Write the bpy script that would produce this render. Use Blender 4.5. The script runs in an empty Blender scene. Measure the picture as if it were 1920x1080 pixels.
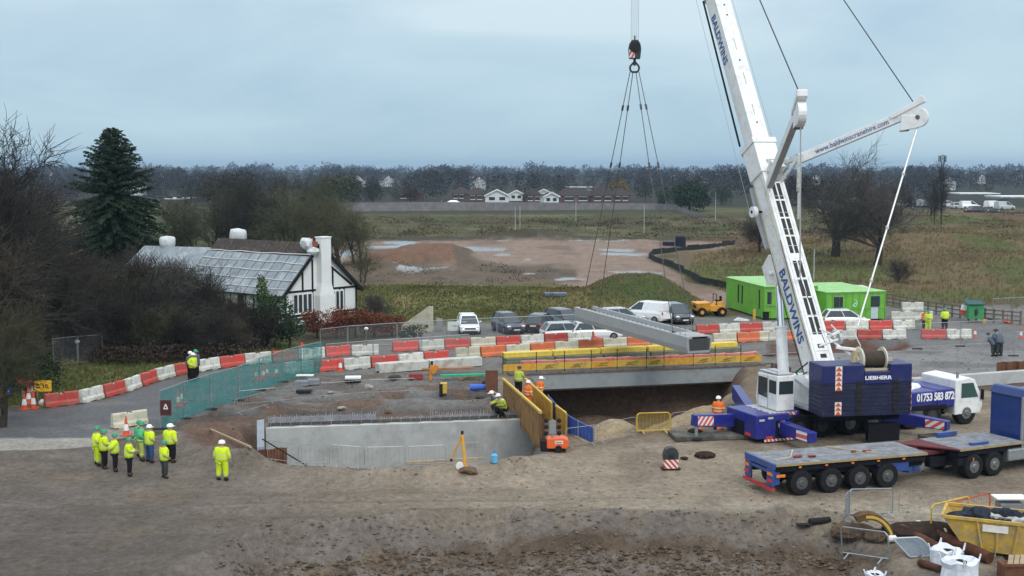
import bpy, bmesh, math, random
import numpy as np
from mathutils import Vector, Matrix
# ---------------------------------------------------------------- camera, sky, sun
F = 2400.0; H = 13.5; TH = math.atan(225 / F); CT, ST = math.cos(TH), math.sin(TH)
S = bpy.context.scene
cam = bpy.data.objects.new('camera', bpy.data.cameras.new('camera'))
S.collection.objects.link(cam); S.camera = cam
cam.location = (0, 0, H); cam.rotation_euler = (math.pi / 2 - TH, 0, 0)
cam.data.sensor_width = 36; cam.data.lens = 36 * F / 1920
cam.data.clip_start = 0.5; cam.data.clip_end = 20000
S.view_settings.view_transform = 'Standard'; S.view_settings.look = 'None'
S.view_settings.gamma = 1; S.view_settings.exposure = 0.14
SUN_EL, SUN_ROT = math.radians(42), math.radians(200)
W = bpy.data.worlds.new('World'); S.world = W; W.use_nodes = True
nt = W.node_tree; nt.nodes.clear(); N = nt.nodes; L = nt.links
out = N.new('ShaderNodeOutputWorld'); bg = N.new('ShaderNodeBackground'); bg.inputs[1].default_value = 0.1
sky = N.new('ShaderNodeTexSky'); sky.sky_type = 'NISHITA'; sky.sun_disc = False
sky.sun_elevation = SUN_EL; sky.sun_rotation = SUN_ROT
tc = N.new('ShaderNodeTexCoord'); mp = N.new('ShaderNodeMapping'); mp.inputs['Scale'].default_value = (2.0, 2.0, 7.5)
n1 = N.new('ShaderNodeTexNoise'); n1.inputs['Scale'].default_value = 1.7; n1.inputs['Detail'].default_value = 5; n1.inputs['Roughness'].default_value = 0.52
n1.inputs['Distortion'].default_value = 0.5
sep = N.new('ShaderNodeSeparateXYZ')
rmp = N.new('ShaderNodeValToRGB'); e = rmp.color_ramp.elements
e[0].position = 0.0; e[0].color = (.41, .61, .715, 1)
e[1].position = 0.2; e[1].color = (.56, .72, .80, 1)
x = rmp.color_ramp.elements.new(.05); x.color = (.45, .64, .745, 1); x = rmp.color_ramp.elements.new(.12); x.color = (.52, .69, .785, 1)
x = rmp.color_ramp.elements.new(.7); x.color = (1.25, 1.36, 1.40, 1)
cr = N.new('ShaderNodeValToRGB'); e = cr.color_ramp.elements
e[0].position = .34; e[0].color = (.84, .86, .915, 1); e[1].position = .66; e[1].color = (1.2, 1.10, 1.06, 1)
mul = N.new('ShaderNodeMix'); mul.data_type = 'RGBA'; mul.blend_type = 'MULTIPLY'; mul.inputs[0].default_value = 1
sc10 = N.new('ShaderNodeVectorMath'); sc10.operation = 'SCALE'; sc10.inputs['Scale'].default_value = 10
mix = N.new('ShaderNodeMix'); mix.data_type = 'RGBA'; mix.inputs[0].default_value = .93
L.new(tc.outputs['Generated'], mp.inputs[0]); L.new(mp.outputs[0], n1.inputs['Vector'])
L.new(tc.outputs['Generated'], sep.inputs[0]); L.new(sep.outputs['Z'], rmp.inputs[0]); L.new(n1.outputs[0], cr.inputs[0])
L.new(rmp.outputs[0], mul.inputs[6]); L.new(cr.outputs[0], mul.inputs[7]); L.new(mul.outputs[2], sc10.inputs[0])
L.new(sky.outputs[0], mix.inputs[6]); L.new(sc10.outputs[0], mix.inputs[7]); L.new(mix.outputs[2], bg.inputs[0]); L.new(bg.outputs[0], out.inputs[0])
sl = bpy.data.lights.new('sun', 'SUN'); sl.energy = 1.2; sl.angle = math.radians(25); sl.color = (1, .95, .88)
so = bpy.data.objects.new('sun', sl); S.collection.objects.link(so)
so.rotation_euler = (math.radians(90) - SUN_EL, 0, math.radians(25)); so.location = (0, 0, 80)
S.cycles.volume_bounces = 0; S.cycles.max_bounces = 6; S.cycles.transparent_max_bounces = 24
# ---------------------------------------------------------------- helpers
C = S.collection
RD = math.radians
def ray(x, y): return Vector((x - 960, F * CT + (540 - y) * ST, -F * ST + (540 - y) * CT))
def P(x, y, z=0.0):
    r = ray(x, y); t = (z - H) / r.z; return Vector((r.x * t, r.y * t, z))
def PY(x, y, Y):
    r = ray(x, y); t = Y / r.y; return Vector((r.x * t, Y, H + r.z * t))
_mats = {}
def M(name, col, rough=.75, metal=0.0, var=.12, scale=4.0, bump=0.0, dirt=None, dscale=1.5, dlo=.5, dhi=.65, alpha=None, coat=0, emis=None, rnd=0.0):
    if name in _mats: return _mats[name]
    m = bpy.data.materials.new(name); m.use_nodes = True; _mats[name] = m
    t = m.node_tree; N = t.nodes; L = t.links; b = N['Principled BSDF']
    b.inputs['Roughness'].default_value = rough; b.inputs['Metallic'].default_value = metal
    if rough >= .6: b.inputs['Specular IOR Level'].default_value = .12
    if coat: b.inputs['Coat Weight'].default_value = coat
    tc = N.new('ShaderNodeTexCoord'); no = N.new('ShaderNodeTexNoise')
    no.inputs['Scale'].default_value = scale; no.inputs['Detail'].default_value = 6; no.inputs['Roughness'].default_value = .65
    L.new(tc.outputs['Object'], no.inputs['Vector'])
    r = N.new('ShaderNodeMapRange'); r.inputs[1].default_value = .3; r.inputs[2].default_value = .7
    r.inputs[3].default_value = 1 - var; r.inputs[4].default_value = 1 + var; L.new(no.outputs[0], r.inputs[0])
    v = N.new('ShaderNodeVectorMath'); v.operation = 'SCALE'; v.inputs[0].default_value = col[:3]; L.new(r.outputs[0], v.inputs['Scale'])
    last = v.outputs[0]
    if rnd:
        oi = N.new('ShaderNodeObjectInfo'); rr = N.new('ShaderNodeMapRange'); rr.inputs[3].default_value = 1 - rnd; rr.inputs[4].default_value = 1 + rnd
        L.new(oi.outputs['Random'], rr.inputs[0]); v2 = N.new('ShaderNodeVectorMath'); v2.operation = 'SCALE'
        L.new(last, v2.inputs[0]); L.new(rr.outputs[0], v2.inputs['Scale']); last = v2.outputs[0]
    if dirt:
        n2 = N.new('ShaderNodeTexNoise'); n2.inputs['Scale'].default_value = dscale; n2.inputs['Detail'].default_value = 8; n2.inputs['Roughness'].default_value = .7
        L.new(tc.outputs['Object'], n2.inputs['Vector'])
        q = N.new('ShaderNodeMapRange'); q.inputs[1].default_value = dlo; q.inputs[2].default_value = dhi; q.inputs[4].default_value = .85; L.new(n2.outputs[0], q.inputs[0])
        mx = N.new('ShaderNodeMix'); mx.data_type = 'RGBA'; L.new(q.outputs[0], mx.inputs[0]); L.new(last, mx.inputs[6]); mx.inputs[7].default_value = (*dirt, 1)
        last = mx.outputs[2]
    L.new(last, b.inputs['Base Color'])
    if bump:
        bp = N.new('ShaderNodeBump'); bp.inputs['Strength'].default_value = bump; bp.inputs['Distance'].default_value = .05
        L.new(no.outputs[0], bp.inputs['Height']); L.new(bp.outputs[0], b.inputs['Normal'])
    if alpha is not None: b.inputs['Alpha'].default_value = alpha
    if emis: b.inputs['Emission Color'].default_value = (*emis, 1); b.inputs['Emission Strength'].default_value = 1
    return m
def stripe_mat(name, c1, c2, period=.3, ang=45, axis=(1, 0, 1), rough=.5):
    """diagonal two-colour hazard stripes, in the part's own coordinates"""
    if name in _mats: return _mats[name]
    m = M(name, c1, rough); t = m.node_tree; N = t.nodes; L = t.links; b = N['Principled BSDF']
    tc = N.new('ShaderNodeTexCoord'); d = N.new('ShaderNodeVectorMath'); d.operation = 'DOT_PRODUCT'; d.inputs[1].default_value = [a / period for a in axis]
    L.new(tc.outputs['Object'], d.inputs[0]); f = N.new('ShaderNodeMath'); f.operation = 'FRACT'; L.new(d.outputs['Value'], f.inputs[0])
    g = N.new('ShaderNodeMath'); g.operation = 'GREATER_THAN'; g.inputs[1].default_value = .5; L.new(f.outputs[0], g.inputs[0])
    mx = N.new('ShaderNodeMix'); mx.data_type = 'RGBA'; L.new(g.outputs[0], mx.inputs[0]); mx.inputs[6].default_value = (*c1, 1); mx.inputs[7].default_value = (*c2, 1)
    L.new(mx.outputs[2], b.inputs['Base Color']); return m
def wmat(o):
    m = o.matrix_basis.copy()
    while o.parent: o = o.parent; m = o.matrix_basis @ m
    return m
def tag(o, label=None, cat=None, group=None, kind=None):
    if label: o['label'] = label
    if cat: o['category'] = cat
    if group: o['group'] = group
    if kind: o['kind'] = kind
    return o
def thing(name, label, cat, loc=(0, 0, 0), rz=0.0, group=None):
    o = bpy.data.objects.new(name, None); C.objects.link(o); o.location = loc; o.rotation_euler = (0, 0, rz)
    o.empty_display_size = .3
    return tag(o, label, cat, group)
def copy_tree(o, parent=None):
    c = o.copy(); C.objects.link(c)
    if parent is not None: c.parent = parent
    for ch in [k for k in o.children]: copy_tree(ch, c)
    return c
class MB:
    def __init__(s, fr=None): s.v = []; s.f = []; s.m = []; s.fr = fr; s.mi = 0
    def mat(s, i): s.mi = i; return s
    def pt(s, p):
        p = Vector(p); return s.fr @ p if s.fr is not None else p
    def face(s, pts):
        i = len(s.v); s.v += [s.pt(p) for p in pts]; s.f.append(tuple(range(i, i + len(pts)))); s.m.append(s.mi)
    def raw(s, vs, fs):
        i = len(s.v); s.v += [s.pt(p) for p in vs]; s.f += [tuple(i + k for k in f) for f in fs]; s.m += [s.mi] * len(fs); return s
    def box(s, lo, hi):
        x0, y0, z0 = lo; x1, y1, z1 = hi
        return s.raw([(x0, y0, z0), (x1, y0, z0), (x1, y1, z0), (x0, y1, z0), (x0, y0, z1), (x1, y0, z1), (x1, y1, z1), (x0, y1, z1)],
                     [(0, 3, 2, 1), (4, 5, 6, 7), (0, 1, 5, 4), (1, 2, 6, 5), (2, 3, 7, 6), (3, 0, 4, 7)])
    def cbox(s, c, d): return s.box([c[i] - d[i] / 2 for i in range(3)], [c[i] + d[i] / 2 for i in range(3)])
    def bar(s, a, b, w, h, up=(0, 0, 1), w2=None, h2=None):
        a = Vector(a); b = Vector(b); d = (b - a).normalized(); up = Vector(up)
        r = d.cross(up)
        if r.length < 1e-4: r = d.cross(Vector((0, 1, 0)))
        r.normalize(); u = r.cross(d); w2 = w2 or w; h2 = h2 or h; vs = []
        for p, ww, hh in ((a, w, h), (b, w2, h2)):
            for sx, sy in ((-1, -1), (1, -1), (1, 1), (-1, 1)): vs.append(p + r * sx * ww / 2 + u * sy * hh / 2)
        return s.raw(vs, [(0, 1, 2, 3), (7, 6, 5, 4), (0, 4, 5, 1), (1, 5, 6, 2), (2, 6, 7, 3), (3, 7, 4, 0)])
    def tube(s, a, b, r0, r1=None, n=6, cap=True):
        a = Vector(a); b = Vector(b); d = b - a
        if d.length < 1e-6: return s
        d.normalize(); r1 = r0 if r1 is None else r1
        u = d.orthogonal().normalized(); w = d.cross(u); vs = []
        for p, r in ((a, r0), (b, r1)):
            for k in range(n):
                t = 2 * math.pi * k / n; vs.append(p + (u * math.cos(t) + w * math.sin(t)) * r)
        fs = [(k, (k + 1) % n, n + (k + 1) % n, n + k) for k in range(n)]
        if cap: fs += [tuple(range(n))[::-1], tuple(range(n, 2 * n))]
        return s.raw(vs, fs)
    def path(s, pts, r, n=6):
        for a, b in zip(pts, pts[1:]): s.tube(a, b, r, n=n)
        return s
    def prism(s, poly, a, b, u=None, v=None):
        """2D polygon swept from a to b; u, v the 3D axes of the polygon"""
        a = Vector(a); b = Vector(b); u = Vector(u); v = Vector(v); n = len(poly)
        vs = [a + u * p[0] + v * p[1] for p in poly] + [b + u * p[0] + v * p[1] for p in poly]
        return s.raw(vs, [tuple(range(n))[::-1], tuple(range(n, 2 * n))] + [(k, (k + 1) % n, n + (k + 1) % n, n + k) for k in range(n)])
    def lathe(s, prof, c=(0, 0, 0), n=12, axis='z'):
        vs = []; c = Vector(c)
        for r, h in prof:
            for k in range(n):
                t = 2 * math.pi * k / n; x, y = r * math.cos(t), r * math.sin(t)
                vs.append(c + (Vector((x, y, h)) if axis == 'z' else Vector((x, h, y)) if axis == 'y' else Vector((h, x, y))))
        m = len(prof); fs = []
        for j in range(m - 1):
            for k in range(n): fs.append((j * n + k, j * n + (k + 1) % n, (j + 1) * n + (k + 1) % n, (j + 1) * n + k))
        fs += [tuple(range(n))[::-1], tuple(range((m - 1) * n, m * n))]
        return s.raw(vs, fs)
    def blob(s, c, r, seed=0, rough=.15, sub=2):
        bm = bmesh.new(); bmesh.ops.create_icosphere(bm, subdivisions=sub, radius=1); rg = random.Random(seed); c = Vector(c); r = Vector(r)
        if sub >= 3: rough = rough * .28
        vs = []
        for v in bm.verts:
            k = 1 + rg.uniform(-rough, rough); vs.append((c.x + v.co.x * r.x * k, c.y + v.co.y * r.y * k, c.z + v.co.z * r.z * k))
        fs = [tuple(v.index for v in f.verts) for f in bm.faces]; bm.free(); return s.raw(vs, fs)
    def build(s, name, mats, parent=None, smooth=False, bevel=0.0, world=False, label=None):
        me = bpy.data.meshes.new(name); vs = s.v
        if world and parent is not None:
            inv = wmat(parent).inverted(); vs = [inv @ v for v in vs]
        me.from_pydata([tuple(v) for v in vs], [], s.f)
        for m in (mats if isinstance(mats, (list, tuple)) else [mats]): me.materials.append(m)
        if any(s.m): me.polygons.foreach_set('material_index', s.m)
        if smooth: me.polygons.foreach_set('use_smooth', [True] * len(me.polygons))
        me.update()
        if not smooth or True:
            bm = bmesh.new(); bm.from_mesh(me)
            if len(bm.faces) < 20000: bmesh.ops.recalc_face_normals(bm, faces=bm.faces)
            bm.to_mesh(me); bm.free()
        o = bpy.data.objects.new(name, me); C.objects.link(o)
        if parent is not None: o.parent = parent
        if bevel:
            b = o.modifiers.new('bevel', 'BEVEL'); b.width = bevel; b.segments = 2; b.limit_method = 'ANGLE'
        if label: o['label'] = label
        return o
def frame(o, xd, yd):
    """matrix with origin o, x along xd, y along yd (orthogonalised)"""
    x = Vector(xd).normalized(); z = x.cross(Vector(yd)).normalized(); y = z.cross(x)
    m = Matrix((x, y, z)).transposed().to_4x4(); m.translation = Vector(o); return m
def lettering(text, size, m, parent, fr, name='lettering', align='CENTER', extrude=.004, world=True, bold=.0, shear=0.0, space=1.0, sx=1.0):
    cu = bpy.data.curves.new('txt', 'FONT'); cu.body = text; cu.size = size; cu.align_x = align; cu.align_y = 'CENTER'
    cu.extrude = extrude; cu.offset = bold; cu.shear = shear; cu.space_character = space; cu.resolution_u = 2
    t = bpy.data.objects.new('txt', cu); C.objects.link(t)
    dg = bpy.context.evaluated_depsgraph_get(); me = bpy.data.meshes.new_from_object(t.evaluated_get(dg))
    bpy.data.objects.remove(t); bpy.data.curves.remove(cu)
    me.transform(Matrix.Diagonal((sx, 1, 1, 1)))
    me.transform((wmat(parent).inverted() if world and parent is not None else Matrix()) @ fr)
    me.materials.clear(); me.materials.append(m); me.name = name
    o = bpy.data.objects.new(name, me); C.objects.link(o)
    if parent is not None: o.parent = parent
    return o
# noise on arrays
_T = np.random.RandomState(7).rand(256, 256)
def vnoise(x, y, sd=0):
    x = np.asarray(x, float) + sd * 17.31; y = np.asarray(y, float) + sd * 9.77
    xi = np.floor(x).astype(int); yi = np.floor(y).astype(int); fx = x - xi; fy = y - yi
    fx = fx * fx * (3 - 2 * fx); fy = fy * fy * (3 - 2 * fy)
    a = _T[xi & 255, yi & 255]; b = _T[(xi + 1) & 255, yi & 255]; c = _T[xi & 255, (yi + 1) & 255]; d = _T[(xi + 1) & 255, (yi + 1) & 255]
    return (a * (1 - fx) + b * fx) * (1 - fy) + (c * (1 - fx) + d * fx) * fy
def fbm(x, y, sd=0, o=4, g=.5):
    s = 0; a = 1; t = 0
    for k in range(o): s = s + a * vnoise(x * 2 ** k, y * 2 ** k, sd + k); t += a; a *= g
    return s / t - .5
def sstep(a, b, x):
    t = np.clip((x - a) / (b - a), 0, 1); return t * t * (3 - 2 * t)
def sdf(poly, x, y):
    """signed distance to polygon, negative inside"""
    x = np.asarray(x, float); y = np.asarray(y, float); d = np.full(x.shape, 1e18); ins = np.zeros(x.shape, bool); n = len(poly)
    for i in range(n):
        ax, ay = poly[i][:2]; bx, by = poly[(i + 1) % n][:2]; ex, ey = bx - ax, by - ay
        t = np.clip(((x - ax) * ex + (y - ay) * ey) / (ex * ex + ey * ey + 1e-12), 0, 1)
        d = np.minimum(d, (x - ax - t * ex) ** 2 + (y - ay - t * ey) ** 2)
        c = ((ay > y) != (by > y)) & (x < (bx - ax) * (y - ay) / (by - ay + 1e-12) + ax); ins ^= c
    d = np.sqrt(d); return np.where(ins, -d, d)
# ---------------------------------------------------------------- ground: one sheet to the horizon
def W2(pts): return [tuple(P(x, y))[:2] for x, y in pts]
TRENCH = W2([(500, 858), (560, 870), (650, 876), (760, 876), (880, 872), (950, 862), (1004, 848)]) + [(1.9, 70.5), (-13.3, 68.2), (-14.2, 66)]
SCOOP = W2([(350, 812), (400, 835), (440, 856), (505, 862)]) + [(-13.4, 65.8), (-16.5, 67.0)]
PIT = [(3.6, 62.6), (5.0, 63.4), (6.6, 65.0), (9.4, 66.8), (10.9, 69.0), (12.2, 73.5), (14.4, 79.0), (15.6, 84.0), (15.8, 90.0), (1.2, 90.0), (1.2, 84.0), (1.5, 76), (2.2, 70), (3.0, 66)]
BANKE = [tuple(P(x, y))[:2] for x, y in [(300, 1075), (420, 1040), (520, 1008), (780, 985), (1100, 976), (1500, 984), (1600, 996), (1750, 1000), (1920, 1000)]]
BX = np.array([p[0] for p in BANKE]); BY = np.array([p[1] for p in BANKE])
RED = W2([(1530, 640), (1690, 640), (1700, 655), (1550, 660)])
def mound(x, y, cx, cy, rx, ry, h, ang=0, p=1.0):
    c, s = math.cos(ang), math.sin(ang); u = ((x - cx) * c + (y - cy) * s) / rx; v = (-(x - cx) * s + (y - cy) * c) / ry
    return h * np.exp(-(u * u + v * v) ** p)
def height(x, y):
    x = np.asarray(x, float); y = np.asarray(y, float)
    h = .10 * fbm(x * .35, y * .2, 1) + .05 * fbm(x * 1.4, y * 1.4, 5)
    far = sstep(130, 240, y); h = h + far * (1.2 * fbm(x * .02, y * .02, 9))
    # foreground bank down to a lower terrace
    ye = np.interp(x, BX, BY) + 1.2 * fbm(x * .35, y * .05, 3) + .5 * fbm(x * 1.3, y * .8, 33)
    am = sstep(-13.5, -8.5, x) * (1 - .75 * sstep(12, 14.5, x))
    d = ye - y
    bank = -.85 * (.3 * sstep(0, 1.2, d) + .35 * sstep(1.0, 1.5, d + .9 * fbm(x * .9, y * .2, 23)) + .35 * sstep(1.6, 3.0, d)) * am
    h = h + am * .35 * sstep(-2.5, -.3, d) * (1 - sstep(-.3, .6, d))
    rough = sstep(-1.5, .6, d) * (1 - sstep(4.0, 6.5, d)) * am
    h = h + bank + rough * ((.9 * fbm(x * .5, y * .6, 12, 3, .5) + .55 * fbm(x * 1.6, y * 1.6, 14, 4, .7)) + .25 * sstep(-1, 0, d) * (1 - sstep(0, 1, d)))
    h = h + am * sstep(4, 6, d) * .25 * fbm(x * .8, y * .8, 13)
    # wheel ruts in the haul road
    haul = (1 - sstep(60, 66, y)) * (1 - sstep(-1.5, 0, d) * am)
    ph = y - 0.04 * x + 2.2 * fbm(x * .05, y * .05, 15)
    h = h + haul * (.05 * np.sin(ph * 2.9) * (.4 + 1.2 * vnoise(x * .12, y * .4, 4)) + .12 * fbm(x * .9, y * .9, 6, 5, .6))
    # berm along the trench edge
    dt = sdf(TRENCH, x, y); ds = sdf(SCOOP, x, y); dp = sdf(PIT, x, y)
    front = (1 - sstep(61, 64, y)) * (1 - sstep(0.5, 2.5, x))
    h = h + front * .42 * np.exp(-((dt - 1.8) / 1.0) ** 2) * (1 + 1.2 * fbm(x * .8, y * .8, 2)) * sstep(-19, -13, x)
    h = h + .4 * np.exp(-(sdf(W2([(325, 822), (380, 858), (470, 880), (471, 883), (378, 861), (322, 824)]), x, y) / .7) ** 2) * (1 + fbm(x * .7, y * .7, 24))
    # backfill area behind the wall
    bf = sdf(W2([(360, 800), (445, 752), (620, 704), (900, 704), (990, 770), (700, 785), (485, 797)]), x, y); bm_ = 1 - sstep(-.3, 1.5, bf)
    h = h + bm_ * (.75 * fbm(x * .35, y * .7, 20, 5, .62) - .35 * np.exp(-((y - 71.5 - .1 * x) / 1.0) ** 2) - .3 * np.exp(-((y - 75.5 - .12 * x) / .7) ** 2) + .22 * np.exp(-((y - 73.6 - .1 * x) / .6) ** 2))
    # excavations
    h = np.where(dt < 1, h * sstep(0, 1, dt) , h)
    wl = 65.71 + (x + 13.2) * .1772 + .18
    h = h - 3.4 * sstep(0.3, -1.4, dt + .3 * fbm(x, y, 40)) * ((y < wl) | (x < -13.3) | (x > 1.45))
    h = h - 1.9 * sstep(0.2, -2.6, ds + .5 * fbm(x * .8, y * .8, 41)) * (1 - sstep(-1, 0, -dt))
    h = h - 3.5 * sstep(0.2, -2.2, dp + .5 * fbm(x * .7, y * .7, 42)) + .5 * (dp < 0) * fbm(x * .6, y * .6, 43)
    def cone_(cx, cy, zp, sl, ex=1.0):
        r_ = np.sqrt(((x - cx) / ex) ** 2 + (y - cy) ** 2 + .5) - .7; return zp - sl * r_ + .5 * fbm(x * .8, y * .8, 44)
    h = np.where(dp < 1.0, np.maximum(h, np.maximum(cone_(5.4, 65.2, .55, .55, .95), cone_(12.0, 71.5, .35, .55, 1.1))), h)
    h = np.where((dt < -.2) & (y < wl), np.minimum(h, -.9), h)
    # loose heaps far off
    h = h + mound(x, y, P(1190, 575).x, 128, 4.2, 6, PY(1190, 519, 129).z, 0, 1.3) * (1 + .3 * fbm(x * .3, y * .3, 50))
    h = h + mound(x, y, P(1250, 575).x + .6, 126, 2.6, 5, 1.0, 0, 1.3)
    h = h + mound(x, y, P(900, 585).x, 130, 15, 7, .9, 0, 1.5) * (1 + .4 * fbm(x * .2, y * .2, 51))
    q = P(795, 500); h = h + mound(x, y, q.x, q.y + 8, 8, 9, PY(795, 462, 184).z, 0, 2) * (1 + .7 * fbm(x * .35, y * .2, 52, 5))
    q = P(950, 522); h = h + mound(x, y, q.x, q.y + 7, 10, 7, PY(950, 498, 170).z, 0, 1.6) * (1 + .6 * fbm(x * .3, y * .2, 53))
    q = P(700, 520); h = h + mound(x, y, q.x, q.y + 5, 8, 8, 1.4) * (1 + .6 * fbm(x * .3, y * .2, 54))
    q = P(1000, 447); h = h + mound(x, y, q.x, q.y + 4, 8, 5, 1.8, 0, 1) * (1 + fbm(x * .3, y * .3, 55))
    q = P(1205, 462); h = h + mound(x, y, q.x, q.y, 6, 5, 1.2)
    # mounds beside the site and the rolling field on the right
    h = h + mound(x, y, -34.5, 83, 4.5, 5, 2.0) * (1 + .5 * fbm(x * .4, y * .4, 56))
    fr = sstep(0, 25, x - (.10 * y + 12)) * sstep(115, 150, y) * (1 - sstep(350, 420, y)); h = h + fr * 4.5 * np.abs(fbm(x * .02, y * .018, 57, 3))
    q = P(1760, 470); h = h + mound(x, y, q.x, q.y, 18, 10, 2.2, 0, 1.6)
    h = h - .5 * (1 - sstep(-1, .6, sdf(RED, x, y)))
    # levelled ground under the carriageway, the crane and the lorries
    rc = sdf([(-40, 87), (-20, 96), (0, 93), (40, 104), (70, 108), (70, 122), (0, 112), (-20, 106), (-40, 95)], x, y)
    h = h * sstep(-.5, 1.5, rc) + .012 * fbm(x, y, 60)
    cr_ = sdf([(9.5, 60.0), (13.5, 60.2), (26.5, 64.2), (25.6, 69.5), (12.4, 67.4), (8.6, 63.5)], x, y); h = np.where(dp > .5, h * sstep(-.3, .8, cr_), h)
    tr = sdf([(10.5, 51), (29, 54.6), (29, 58.4), (10.5, 55.5)], x, y); h = h * sstep(-.2, .8, tr)
    return h
def gh(p): return float(height(np.array([p[0]]), np.array([p[1]]))[0])
def G(x, y):
    """ground point seen at a pixel, on the real surface: first crossing of the sight line"""
    r = ray(x, y); z = np.linspace(4.5, -5.5, 500); t = (z - H) / r.z; hh_ = height(r.x * t, r.y * t); k = int(np.argmax(hh_ >= z)); return Vector((r.x * t[k], r.y * t[k], float(hh_[k])))
def GP(x, y):
    p = P(x, y); p.z = max(gh(p), -.05); return p
def axis(a, b, st, lim, gr):
    c = list(np.arange(a, b + 1e-6, st)); s = st; v = b
    while v < lim: s *= gr; v += s; c.append(v)
    return c
xr = axis(0, 46, .28, 3500, 1.09); xs = np.array(sorted(set([-v for v in xr[1:]] + xr)))
ys = np.array(axis(36, 100, .28, 9000, 1.018)); ys = np.concatenate([[-300, -120, -40, 0, 20, 30], ys])
GX, GY = np.meshgrid(xs, ys); nx, ny = len(xs), len(ys)
X_, Y_ = GX.ravel(), GY.ravel(); Z_ = height(X_, Y_)
# the pixel each ground vertex falls on serves only to look up which surface lies there
dz = -H; dep = Y_ * CT - dz * ST; okp = dep > 5
px = np.where(okp, 960 + F * X_ / np.where(okp, dep, 1), 960 + 400 * X_); py = np.where(okp, 540 - F * (Y_ * ST + dz * CT) / np.where(okp, dep, 1), 5000)
wob = 1.0
jx = px + 14 * fbm(X_ * .5, Y_ * .3, 70) + 5 * fbm(X_ * 2, Y_ * 2, 71); jy = py + 7 * fbm(X_ * .5, Y_ * .3, 72) + 2.5 * fbm(X_ * 2, Y_ * 2, 73)
def A(*c): return np.array(c, float)
fine = fbm(X_ * 1.1, Y_ * .9, 80, 5, .6); mid = fbm(X_ * .16, Y_ * .09, 81, 4); big = fbm(X_ * .03, Y_ * .012, 82, 4)
col = np.outer(np.ones_like(X_), A(.085, .088, .042)); rgh = np.full_like(X_, .95)
def blend(k, c):
    global col; k = np.clip(k, 0, 1)[:, None]; col = col * (1 - k) + (c if getattr(c, 'ndim', 1) == 2 else c[None, :]) * k
def zone(poly, c, soft=3.0, fac=1.0):
    xsP = [p[0] for p in poly]; ysP = [p[1] for p in poly]
    sel = (jx > min(xsP) - 20) & (jx < max(xsP) + 20) & (jy > min(ysP) - 20) & (jy < max(ysP) + 20)
    k = np.zeros_like(X_); k[sel] = 1 - sstep(-soft, soft, sdf(poly, jx[sel], jy[sel])); blend(k * fac, c); return k
tan = A(.125, .10, .06); olive = A(.06, .064, .028); brown = A(.10, .072, .042)
blend(sstep(-.02, .12, mid + .4 * big + .25 * fine), tan); blend(sstep(.04, .2, -mid + .5 * big) * .8, olive)
blend(sstep(400, 470, Y_), A(.035, .036, .028))
# green / tan stripes of the field and embankment
zone([(300, 386), (1330, 386), (1420, 410), (1420, 452), (300, 470)], A(.070, .075, .034), 4)
blend(zone([(640, 386), (1420, 392), (1420, 452), (640, 470)], A(.078, .08, .036), 4) * sstep(-.05, .12, fbm(X_ * .03, Y_ * .05, 90)), A(.125, .115, .062)); kf = (jx > 560) & (jx < 1450) & (jy > 395) & (jy < 452); blend(kf * sstep(.02, .14, fbm(X_ * .07, Y_ * .03, 190)) * .8, A(.052, .058, .026)); blend(kf * sstep(.05, .2, fbm(X_ * .12, Y_ * .03, 191)) * .7, A(.075, .055, .035))
zone([(640, 386), (1290, 386), (1340, 398), (640, 403)], A(.048, .052, .027), 2)
zone([(640, 441), (1400, 445), (1400, 452), (640, 455)], A(.06, .055, .035), 2)
RF = [(1290, 452), (1400, 440), (1560, 425), (1700, 410), (1920, 400), (2300, 400), (2300, 600), (1660, 560), (1380, 555), (1300, 520)]
k = zone(RF, A(.135, .10, .057), 5)
blend(k * sstep(0.0, .16, fbm(X_ * .09, Y_ * .035, 91)), A(.085, .10, .036)); blend(k * sstep(.05, .2, fbm(X_ * .12, Y_ * .05, 92)), A(.085, .05, .028))
zone([(1290, 500), (1400, 498), (1560, 490), (1700, 500), (1680, 530), (1500, 525), (1320, 530)], A(.085, .11, .035), 9, .8)
MUD = [(600, 470), (640, 455), (1000, 449), (1390, 452), (1340, 470), (1255, 474), (1215, 487), (1250, 500), (1290, 530), (1400, 556), (1400, 575), (1310, 580), (1240, 550), (1120, 545), (900, 510), (700, 524), (600, 520)]
k = zone(MUD, A(.235, .178, .145), 3); blend(k * sstep(.0, .18, fbm(X_ * .15, Y_ * .05, 93)) * .7, A(.15, .11, .085))
pud = k * sstep(.18, .20, fbm(X_ * .11, Y_ * .09, 94, 3)) * (jx > 640)
pud = np.maximum(pud, 1 - sstep(-2, 1, sdf([(850, 466), (880, 463), (950, 467), (945, 473), (880, 474)], px, py)))
pud = np.maximum(pud, 1 - sstep(-1, 1, sdf([(700, 463), (770, 461), (770, 466), (690, 468)], px, py)))
zone([(640, 492), (700, 488), (860, 505), (1030, 497), (1090, 528), (1000, 535), (640, 545)], A(.125, .10, .075), 4)
zone([(690, 470), (800, 455), (885, 480), (880, 500), (690, 505)], A(.165, .10, .07), 4)
zone([(850, 490), (1080, 512), (1085, 527), (860, 512)], A(.11, .09, .07), 3)
k = zone([(640, 545), (700, 532), (1050, 535), (1110, 548), (1110, 575), (1380, 590), (1380, 603), (1100, 601), (640, 612)], A(.13, .125, .048), 4)
blend(k * sstep(-.02, .15, fbm(X_ * .2, Y_ * .1, 95)), A(.075, .095, .03)); blend(k * sstep(.05, .2, fbm(X_ * .25, Y_ * .12, 96)), A(.2, .17, .085))
zone([(1105, 552), (1120, 540), (1190, 520), (1290, 562), (1310, 583), (1110, 577)], A(.055, .08, .028), 5)
GRV = A(.17, .165, .16)
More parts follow.
